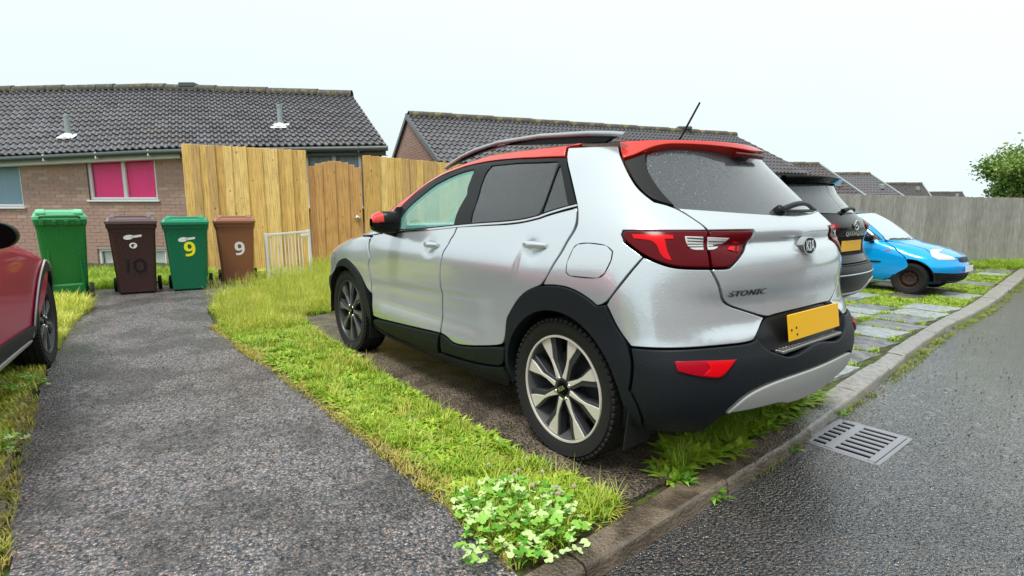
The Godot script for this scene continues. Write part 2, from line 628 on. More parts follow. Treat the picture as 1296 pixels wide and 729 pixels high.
	var rg := mat("rear_glass", Color(0.23, 0.25, 0.27), 0.16)
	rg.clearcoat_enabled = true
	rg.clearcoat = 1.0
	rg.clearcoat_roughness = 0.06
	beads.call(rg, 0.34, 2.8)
	var fg := mat("front_glass", Color(0.55, 0.90, 0.84, 0.34), 0.06)
	fg.transparency = BaseMaterial3D.TRANSPARENCY_ALPHA
	var ws := mat("screen_glass", Color(0.72, 0.79, 0.81), 0.12)  # windscreens: the sky's reflection is painted into this pale base colour
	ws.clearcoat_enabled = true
	mat("seat", Color(0.09, 0.10, 0.10), 0.8)
	var blade := mat("blade", Color.WHITE, 0.5)
	blade.vertex_color_use_as_albedo = true
	blade.backlight_enabled = true
	blade.backlight = Color(0.55, 0.6, 0.25)
	for d in [["leaf_pale", Color(0.78, 0.88, 0.60)], ["leaf_mid", Color(0.55, 0.76, 0.30)], ["leaf_green", Color(0.33, 0.60, 0.14)], ["weed_leaf", Color(0.33, 0.56, 0.10)], ["petal", Color(0.86, 0.76, 0.78)]]:
		var m := mat(d[0], d[1], 0.45)
		m.backlight_enabled = true
		m.backlight = Color(0.5, 0.55, 0.3)
	mat("bark", Color(0.27, 0.24, 0.20), 0.9)


# ---------------------------------------------------------------- bodywork
# A car body as one smooth surface: for each height a half width, a tail, a nose and how square the corners are.
# Places on it are (u, z): u runs round the plan from the nose (-) along the left side to the middle of the tail (mid), z is the height.
class Shell:
	var rows := []
	var z0 := 0.0
	var z1 := 0.0
	var tab := []
	var rp := PackedFloat32Array()
	var fp := PackedFloat32Array()
	var mid := 0.0
	var nose := 0.0
	var dent: Callable
	const LS := 2.0
	const NT := 600

	func _init(r: Array, rear: Array, front: Array) -> void:
		rows = r
		z0 = r[0][0]
		z1 = r[-1][0]
		for k in range(1, 8):
			var col := PackedFloat32Array()
			for i in 401:
				col.append(_at(k, lerpf(z0, z1, i / 400.0)))
			tab.append(col)
		var a := _arc(rear[0], rear[1], rear[2])
		mid = a[0]
		rp = a[1]
		var b := _arc(front[0], front[1], front[2])
		nose = b[0]
		fp = b[1]

	func _at(k: int, z: float) -> float:
		var n := rows.size()
		var i := 0
		while i < n - 2 and rows[i + 1][0] <= z:
			i += 1
		var tn := func(j: int) -> float:
			var p := maxi(j - 1, 0)
			var q := mini(j + 1, n - 1)
			return (rows[q][k] - rows[p][k]) / (rows[q][0] - rows[p][0])
		var h: float = rows[i + 1][0] - rows[i][0]
		var t := clampf((z - rows[i][0]) / h, 0.0, 1.0)
		var t2 := t * t
		var t3 := t2 * t
		return (2 * t3 - 3 * t2 + 1) * rows[i][k] + (t3 - 2 * t2 + t) * h * tn.call(i) + (-2 * t3 + 3 * t2) * rows[i + 1][k] + (t3 - t2) * h * tn.call(i + 1)

	func _arc(L: float, w: float, p: float) -> Array:
		var s := [0.0]
		var ph := []
		var prev := Vector2(0, w)
		for i in 400:
			var f := pow(i / 399.0, 2.5) * PI / 2
			ph.append(f)
			var q := Vector2(L * pow(sin(f), 2.0 / p), w * cos(f))
			if i:
				s.append(s[-1] + q.distance_to(prev))
			prev = q
		var total: float = s[-1]
		var even := PackedFloat32Array()
		var k := 0
		for i in NT + 1:
			var want := total * i / NT
			while k < 398 and s[k + 1] < want:
				k += 1
			even.append(lerpf(ph[k], ph[k + 1], clampf((want - s[k]) / maxf(s[k + 1] - s[k], 1e-9), 0, 1)))
		return [total, even]

	func _look(t: PackedFloat32Array, f: float) -> float:
		var x := clampf(f, 0.0, 1.0) * (t.size() - 1)
		var i := mini(int(x), t.size() - 2)
		return lerpf(t[i], t[i + 1], x - i)

	func col(k: int, z: float) -> float:
		return _look(tab[k], (z - z0) / (z1 - z0))

	# the bare surface in metres: x right, y up, -z forward
	func bare(u: float, z: float) -> Vector3:
		var sg := -1.0
		if u > mid:
			u = 2.0 * mid - u
			sg = 1.0
		var w := col(0, z)
		var xs := col(1, z) + col(3, z)
		if u >= 0.0:
			var f := _look(rp, u / mid)
			return Vector3(sg * w * cos(f), z, -(xs - col(3, z) * pow(maxf(sin(f), 0.0), 2.0 / col(4, z))))
		var xe := col(2, z) - col(5, z)
		if u >= -LS:
			return Vector3(sg * w, z, -lerpf(xs, xe, -u / LS))
		var f := _look(fp, (-u - LS) / nose)
		return Vector3(sg * w * cos(f), z, -(xe + col(5, z) * pow(maxf(sin(f), 0.0), 2.0 / col(6, z))))

	func bare_normal(u: float, z: float) -> Vector3:
		var e := 0.004
		var n := (bare(u + e, z) - bare(u - e, z)).cross(bare(u, minf(z + e, z1)) - bare(u, maxf(z - e, z0)))
		n = n.normalized()
		var p := bare(u, z)
		if n.dot(Vector3(p.x, 0.0, p.z - (-1.3))) < 0.0:
			n = -n
		return n

	func pos(u: float, z: float) -> Vector3:
		var p := bare(u, z)
		if dent.is_valid():
			var d: float = dent.call(minf(u, 2.0 * mid - u), z, p)
			if d != 0.0:
				p += bare_normal(u, z) * d
		return p

	func normal(u: float, z: float) -> Vector3:
		if not dent.is_valid():
			return bare_normal(u, z)
		var e := 0.006
		var n := (pos(u + e, z) - pos(u - e, z)).cross(pos(u, minf(z + e, z1)) - pos(u, maxf(z - e, z0))).normalized()
		if n.dot(bare_normal(u, z)) < 0.0:
			n = -n
		return n

	func _inv(t: PackedFloat32Array, f: float) -> float:
		var i := t.bsearch(f)
		if i <= 0:
			return 0.0
		if i >= t.size():
			return 1.0
		return (i - 1 + (f - t[i - 1]) / maxf(t[i] - t[i - 1], 1e-9)) / (t.size() - 1)

	func side(x: float, z: float) -> Vector2:      # left side, x metres ahead of the rear axle
		var xs := col(1, z) + col(3, z)
		var xe := col(2, z) - col(5, z)
		if x > xe:
			return Vector2(-LS - _inv(fp, asin(pow(clampf((x - xe) / col(5, z), 0, 1), col(6, z) / 2.0))) * nose, z)
		if x >= xs:
			return Vector2(-(x - xs) / (xe - xs) * LS, z)
		return Vector2(_inv(rp, asin(pow(clampf((xs - x) / col(3, z), 0, 1), col(4, z) / 2.0))) * mid, z)

	func rear(y: float, z: float) -> Vector2:      # tail, y metres left of the middle
		var u := _inv(rp, acos(clampf(absf(y) / col(0, z), 0, 1))) * mid
		return Vector2(u if y >= 0.0 else 2.0 * mid - u, z)

	func front(y: float, z: float) -> Vector2:     # nose, y metres left of the middle
		return Vector2(-LS - _inv(fp, acos(clampf(absf(y) / col(0, z), 0, 1))) * nose, z)


func pairs(a: Array) -> PackedVector2Array:
	var p := PackedVector2Array()
	for i in range(0, a.size(), 2):
		p.append(Vector2(a[i], a[i + 1]))
	return p


func thin(loop: PackedVector2Array, step: float, ccw: bool) -> PackedVector2Array:
	var p := PackedVector2Array()
	for i in loop.size():
		var a := loop[i]
		var b := loop[(i + 1) % loop.size()]
		var k := maxi(1, int(ceil(a.distance_to(b) / step)))
		for j in k:
			var q := a.lerp(b, float(j) / k)
			if p.is_empty() or p[-1].distance_to(q) > step * 0.12:
				p.append(q)
	while p.size() > 3 and p[0].distance_to(p[-1]) < step * 0.12:
		p.remove_at(p.size() - 1)
	if Geometry2D.is_polygon_clockwise(p) == ccw:
		p.reverse()
	return p


func shrink(p: PackedVector2Array, by: float) -> PackedVector2Array:
	var k := p.size()
	var q := p.duplicate()
	for i in k:
		var a := (p[i] - p[(i + k - 1) % k]).normalized()
		var b := (p[(i + 1) % k] - p[i]).normalized()
		var m := Vector2(-a.y, a.x) + Vector2(-b.y, b.x)
		m = m.normalized() if m.length() > 0.05 else Vector2(-a.y, a.x)
		q[i] = p[i] + m * by / maxf(0.5, m.dot(Vector2(-a.y, a.x)))
	return q


# rounds the shallow corners of a traced outline and leaves the sharp ones
func soften(p: PackedVector2Array, times := 2, most := 0.75) -> PackedVector2Array:
	var hard := []
	for i in p.size():
		var a := (p[i] - p[(i + p.size() - 1) % p.size()]).angle()
		var b := (p[(i + 1) % p.size()] - p[i]).angle()
		hard.append(absf(angle_difference(a, b)) > most)
	for t in times:
		var q := PackedVector2Array()
		var h2 := []
		for i in p.size():
			var prev := p[(i + p.size() - 1) % p.size()]
			var next := p[(i + 1) % p.size()]
			if hard[i]:
				q.append(p[i])
				h2.append(true)
			else:
				q.append(p[i].lerp(prev, 0.25))
				q.append(p[i].lerp(next, 0.25))
				h2.append_array([false, false])
		p = q
		hard = h2
	return p


# an outline with holes cut into the cells of a grid: a list of triangles in the plane
func fill(loops: Array, grid: float) -> PackedVector2Array:
	var box := Rect2(loops[0][0], Vector2.ZERO)
	for p in loops[0]:
		box = box.expand(p)
	var out := PackedVector2Array()
	var nx := maxi(1, int(ceil(box.size.x / grid)))
	var ny := maxi(1, int(ceil(box.size.y / grid)))
	var g := Vector2(box.size.x / nx, box.size.y / ny)
	for i in nx:
		var lo := box.position.x + g.x * i - (0.001 if i == 0 else 0.0)
		var hi := box.position.x + g.x * (i + 1) + (0.001 if i == nx - 1 else 0.0)
		var strips := Geometry2D.intersect_polygons(PackedVector2Array([Vector2(lo, box.position.y - 1), Vector2(hi, box.position.y - 1), Vector2(hi, box.end.y + 1), Vector2(lo, box.end.y + 1)]), loops[0])
		for j in ny:
			var a := box.position.y + g.y * j - (0.001 if j == 0 else 0.0)
			var b := box.position.y + g.y * (j + 1) + (0.001 if j == ny - 1 else 0.0)
			var cell := PackedVector2Array([Vector2(lo, a), Vector2(hi, a), Vector2(hi, b), Vector2(lo, b)])
			var pieces := []
			for s in strips:
				pieces.append_array(Geometry2D.intersect_polygons(cell, s))
			for h in range(1, loops.size()):
				var cut := []
				for p in pieces:
					cut.append_array(Geometry2D.clip_polygons(p, loops[h]))
				pieces = cut
			for p in pieces:
				var index := Geometry2D.triangulate_polygon(p)
				for k in index:
					out.append(p[k])
	return out


# a panel that follows the body, with a rounded edge and a return that closes its gap
# o: off (proud of the body), edge (rounding), deep (return), step, grid, holes, wedge (extra height by Callable(u, z)), both (also its mirror image in the same mesh)
func skin(sh: Shell, outline: PackedVector2Array, o := {}) -> Soup:
	var step: float = o.get("step", 0.03)
	var grid: float = o.get("grid", 0.055)
	var edge: float = o.get("edge", 0.003)
	var deep: float = o.get("deep", 0.03)
	var gap: float = o.get("gap", 0.0028 if deep >= 0.02 else 0.0)
	var off: float = o.get("off", 0.0)
	var lift = o.get("lift")
	var round_: bool = o.get("soft", true)
	var outer := [thin(soften(outline) if round_ else outline, step, true)]
	for h in o.get("holes", []):
		outer.append(thin(soften(h) if round_ else h, step, false))
	var inner := []
	for l in outer.size():
		outer[l] = shrink(outer[l], gap)
		inner.append(shrink(outer[l], edge))
	var flat := fill(inner, grid)
	var sides := [1.0, -1.0] if o.get("both", false) else ([-1.0] if o.get("mirror", false) else [1.0])
	var s := Soup.new()
	var known := {}
	var P := PackedVector3Array()
	var N := PackedVector3Array()
	for q in flat:
		var key := Vector2i(roundi(q.x * 20000.0), roundi(q.y * 20000.0))
		if not known.has(key):
			var n := sh.normal(q.x, q.y)
			known[key] = [sh.pos(q.x, q.y) + n * (off + (lift.call(q.x, q.y) if lift != null else 0.0)), n]
		P.append(known[key][0])
		N.append(known[key][1])
	for sd in sides:
		var flip := Vector3(sd, 1, 1)
		for i in range(0, P.size(), 3):
			s.tri(P[i] * flip, P[i + 1] * flip, P[i + 2] * flip, N[i] * flip, N[i + 1] * flip, N[i + 2] * flip)
	for l in outer.size():
		var k: int = outer[l].size()
		var I := []
		var NN := []
		var A := []
		var B := []
		var O := []
		for i in k:
			var q: Vector2 = outer[l][i]
			var qi: Vector2 = inner[l][i]
			var n := sh.normal(q.x, q.y)
			var base := sh.pos(q.x, q.y)
			var h: float = off + (lift.call(q.x, q.y) if lift != null else 0.0)
			var ni := sh.normal(qi.x, qi.y)
			var pi: Vector3 = sh.pos(qi.x, qi.y) + ni * (off + (lift.call(qi.x, qi.y) if lift != null else 0.0))
			var out: Vector3 = base + n * h - pi
			out = (out - n * out.dot(n))
			out = out.normalized() if out.length() > 1e-6 else n
			I.append(pi)
			NN.append(ni)
			A.append(base + n * (h - edge * 0.6))
			B.append(base + n * (h - edge * 0.6 - deep))
			O.append(out)
		for sd in sides:
			var flip := Vector3(sd, 1, 1)
			for i in k:
				var j := (i + 1) % k
				s.squad(I[i] * flip, I[j] * flip, A[j] * flip, A[i] * flip, NN[i] * flip, NN[j] * flip, (NN[j] + O[j]).normalized() * flip, (NN[i] + O[i]).normalized() * flip)
				s.squad(A[i] * flip, A[j] * flip, B[j] * flip, B[i] * flip, O[i] * flip, O[j] * flip, O[j] * flip, O[i] * flip)
	return s


# left half of an outline that starts and ends on the middle line, made whole
func whole(sh: Shell, half: PackedVector2Array) -> PackedVector2Array:
	var p := half.duplicate()
	for i in range(half.size() - 1, -1, -1):
		if half[i].x < sh.mid - 0.002:
			p.append(Vector2(2.0 * sh.mid - half[i].x, half[i].y))
	return p


var on_shell: Shell
var on_car: Node3D
var outlines := {}


func outline(k: String) -> PackedVector2Array:
	return pairs(outlines[k])


# a body panel and, by default, its twin on the other side
func pane(called: String, k: String, m: Material, o := {}, parent: Node = null, both := true) -> Node:
	var under: Node = parent if parent else on_car
	var first := part(called, skin(on_shell, outline(k), o), m, under)
	if both:
		var q := o.duplicate()
		q["mirror"] = true
		part(called, skin(on_shell, outline(k), q), m, under)
	return first


func full(called: String, k: String, m: Material, o := {}) -> Node:
	return part(called, skin(on_shell, whole(on_shell, outline(k)), o), m, on_car)


# what lies behind the gaps: a dark skin, open at the wheels
func inner_body(sh: Shell, top: float, wheels: Array, r: float, back := -0.05) -> Soup:
	var s := Soup.new()
	var lo := -Shell.LS - sh.nose
	var nu := 150
	var nz := 26
	for sd in [1.0, -1.0]:
		var flip := Vector3(sd, 1, 1)
		for i in nu:
			for j in nz:
				var q := []
				var c := Vector3.ZERO
				for e in [[0, 0], [1, 0], [1, 1], [0, 1]]:
					var u := lerpf(lo, sh.mid, float(i + e[0]) / nu)
					var z := lerpf(sh.z0 + 0.01, top, float(j + e[1]) / nz)
					var p := sh.bare(u, z) + sh.bare_normal(u, z) * back
					q.append(p)
					c += p * 0.25
				var skip := false
				for w in wheels:
					if Vector2(-c.z - w, c.y - 0.335).length() < r:
						skip = true
				if not skip:
					s.quad(q[0] * flip, q[1] * flip, q[2] * flip, q[3] * flip, (c - Vector3(0, c.y, -1.3)) * flip)
	return s


func roof_cap(sh: Shell, z: float, rise: float) -> Soup:
	var s := Soup.new()
	var lo := -Shell.LS - sh.nose
	var ring := []
	var k := 70
	for i in k + 1:
		ring.append(sh.bare(lerpf(lo, sh.mid, float(i) / k), z))
	for i in range(k - 1, 0, -1):
		ring.append(ring[i] * Vector3(-1, 1, 1))
	var c := Vector3(0, z + rise, -0.45)
	var prev := ring
	for m in range(1, 7):
		var t := m / 6.0
		var nxt := []
		for p in ring:
			var q: Vector3 = p.lerp(c, t)
			q.y = z + rise * (1.0 - (1.0 - t) * (1.0 - t))
			nxt.append(q)
		for i in ring.size():
			var j := (i + 1) % ring.size()
			s.quad(prev[i], prev[j], nxt[j], nxt[i], Vector3.UP)
		prev = nxt
	return s


# ---------------------------------------------------------------- wheels
# built with its axle along +y, outer face up
func wheel_set(parent: Node3D, called: String, t: Transform3D, r: float, rim: float, width: float, style: String, turn := 0.0) -> Node3D:
	var w := Node3D.new()
	w.name = numbered(parent, called)
	parent.add_child(w, true)
	w.transform = t
	var h := width * 0.5
	var s := Soup.new()
	var sw := r - rim
	var prof := [Vector2(rim - 0.004, -h * 0.7), Vector2(rim + sw * 0.35, -h * 0.96), Vector2(r - 0.022, -h * 0.93), Vector2(r - 0.004, -h * 0.72)]
	for g in [-0.42, 0.0, 0.42]:
		prof.append_array([Vector2(r, h * (g - 0.09)), Vector2(r - 0.007, h * (g - 0.05)), Vector2(r - 0.007, h * (g + 0.05)), Vector2(r, h * (g + 0.09))])
	prof.append_array([Vector2(r - 0.004, h * 0.72), Vector2(r - 0.011, h * 0.84), Vector2(r - 0.022, h * 0.93), Vector2(rim + sw * 0.72, h * 0.985), Vector2(rim + sw * 0.70, h * 0.97), Vector2(rim + sw * 0.45, h * 0.99), Vector2(rim + sw * 0.42, h * 0.975), Vector2(rim + sw * 0.18, h * 0.95), Vector2(rim + 0.004, h * 0.86), Vector2(rim - 0.006, h * 0.80)])
	s.lathe(Transform3D.IDENTITY, prof, 72)
	for k in 64:       # shoulder blocks
		var a := TAU * k / 64.0
		var b := Basis(Vector3.UP, -a)
		for y in [h * 0.80, -h * 0.80]:
			s.box(Transform3D(b, b * Vector3(r - 0.010, y, 0)), Vector3(0.016, h * 0.30, r * TAU / 64.0 * 0.66), 0.003)
	part("tyre", s, M.rubber, w)
	if style == "steel":
		s = Soup.new()
		s.lathe(Transform3D.IDENTITY, [Vector2(rim + 0.004, h * 0.80), Vector2(rim - 0.004, h * 0.88), Vector2(rim - 0.012, h * 0.8), Vector2(rim - 0.02, h * 0.35), Vector2(rim * 0.80, h * 0.22), Vector2(rim * 0.66, h * 0.52), Vector2(rim * 0.45, h * 0.50), Vector2(rim * 0.36, h * 0.30), Vector2(rim * 0.2, h * 0.32), Vector2(0, h * 0.34)], 48)
		part("rim", s, M.rust, w)
		for k in 10:
			var a := TAU * k / 10.0
			s = Soup.new()
			s.lathe(Transform3D(Basis.IDENTITY, Vector3(cos(a) * rim * 0.7, h * 0.42, sin(a) * rim * 0.7)), [Vector2(0.018, 0.0), Vector2(0.016, 0.012), Vector2(0, 0.012)], 10)
			part("vent_hole", s, M.gap_black, w)
		return w
	s = Soup.new()
	s.lathe(Transform3D.IDENTITY, [Vector2(rim + 0.003, h * 0.80), Vector2(rim - 0.001, h * 0.90), Vector2(rim - 0.008, h * 0.895), Vector2(rim - 0.012, h * 0.80), Vector2(rim - 0.022, h * 0.3), Vector2(rim - 0.03, -h * 0.9), Vector2(rim - 0.02, -h * 0.9)], 72)
	part("rim", s, M.mid_alloy if style == "two_tone" else M.dark_alloy, w)
	if style == "two_tone":
		s = Soup.new()
		s.lathe(Transform3D.IDENTITY, [Vector2(rim + 0.002, h * 0.84), Vector2(rim - 0.001, h * 0.905), Vector2(rim - 0.009, h * 0.90), Vector2(rim - 0.011, h * 0.84)], 72)
		part("rim_lip", s, M.bright_alloy, w)
	s = Soup.new()
	s.lathe(Transform3D.IDENTITY, [Vector2(rim - 0.035, -h * 0.55), Vector2(rim - 0.04, -h * 0.50), Vector2(0.0, -h * 0.45)], 40)
	part("backing_plate", s, M.liner, w)
	s = Soup.new()
	s.lathe(Transform3D.IDENTITY, [Vector2(rim * 0.66, -h * 0.2), Vector2(rim * 0.66, -h * 0.05), Vector2(rim * 0.3, -h * 0.05), Vector2(rim * 0.28, h * 0.2), Vector2(0, h * 0.2)], 40)
	part("brake_disc", s, M.dark_alloy, w)
	var n := 8 if style == "two_tone" or style == "front" else 5
	var face := h * 0.78
	for k in n:
		var a := TAU * k / n + turn
		# a spoke: dark body with machined face that forks wide at the rim
		var b := Basis(Vector3(sin(a), 0, -cos(a)), Vector3(cos(a), 0, sin(a)), Vector3.UP)   # local x across, y outwards, z up
		var t2 := Transform3D(b, Vector3.ZERO)
		var R := rim - 0.010
		var wide := 0.060 if n == 8 else 0.07
		s = Soup.new()
		var outline := PackedVector2Array([Vector2(-0.020, 0.045), Vector2(0.020, 0.045), Vector2(0.019, R * 0.5), Vector2(wide * 0.72, R * 0.80), Vector2(wide * 0.95, R * 0.985), Vector2(0, R), Vector2(-wide * 0.95, R * 0.985), Vector2(-wide * 0.72, R * 0.80), Vector2(-0.019, R * 0.5)])
		s.prism(t2, outline, face - 0.05, face - 0.006, 0.003)
		var sp := part("spoke", s, M.dark_alloy, w)
		s = Soup.new()
		var lean := 0.006
		s.prism(t2, PackedVector2Array([Vector2(-0.013 + lean, 0.05), Vector2(0.013 + lean, 0.05), Vector2(0.008 + lean, R * 0.45), Vector2(0.011 + lean, R * 0.62), Vector2(wide * 0.62, R * 0.90), Vector2(wide * 0.70, R * 0.985), Vector2(0, R * 0.998), Vector2(-wide * 0.42, R * 0.99), Vector2(-wide * 0.32, R * 0.86), Vector2(-0.004 + lean, R * 0.60), Vector2(-0.008 + lean, R * 0.45)]), face - 0.008, face, 0.0018)
		part("spoke_face", s, M.bright_alloy if style == "two_tone" else M.mid_alloy, sp)
	s = Soup.new()
	s.lathe(Transform3D.IDENTITY, [Vector2(0.062, face - 0.045), Vector2(0.058, face - 0.004), Vector2(0.036, face - 0.004), Vector2(0.036, face - 0.012)], 28)
	part("hub", s, M.dark_alloy, w)
	s = Soup.new()
	s.lathe(Transform3D.IDENTITY, [Vector2(0.034, face - 0.02), Vector2(0.034, face + 0.001), Vector2(0.030, face + 0.004), Vector2(0, face + 0.005)], 28)
	part("hub_cap", s, M.badge_black, w)
	for k in 4:
		var a := TAU * (k + 0.5) / 4.0 + turn
		s = Soup.new()
		s.lathe(Transform3D(Basis.IDENTITY, Vector3(cos(a), 0, sin(a)) * 0.050 + Vector3.UP * (face - 0.02)), [Vector2(0.011, 0.0), Vector2(0.011, 0.02), Vector2(0.008, 0.024), Vector2(0, 0.024)], 8)
		part("lug_nut", s, M.chrome, w)
	return w


func letters(text: String, height: float, depth: float, mat_: Material, weight := 700, spacing := 0.0) -> ArrayMesh:
	var f := SystemFont.new()
	f.font_names = PackedStringArray(["Droid Sans"])
	f.font_weight = weight
	var tm := TextMesh.new()
	tm.text = text
	tm.font = f
	tm.font_size = 64
	tm.pixel_size = height / 46.0
	tm.depth = depth
	tm.curve_step = 1.0
	var am := ArrayMesh.new()
	am.add_surface_from_arrays(Mesh.PRIMITIVE_TRIANGLES, tm.get_mesh_arrays())
	am.surface_set_material(0, mat_)
	return am


# a frame that lies on the body at (u, z): x to the viewer's right, y up, z outwards
func on_body(sh: Shell, u: float, z: float, off := 0.0) -> Transform3D:
	var n := sh.normal(u, z)
	var x := Vector3.UP.cross(n).normalized()
	return Transform3D(Basis(x, n.cross(x).normalized(), n), sh.pos(u, z) + n * off)


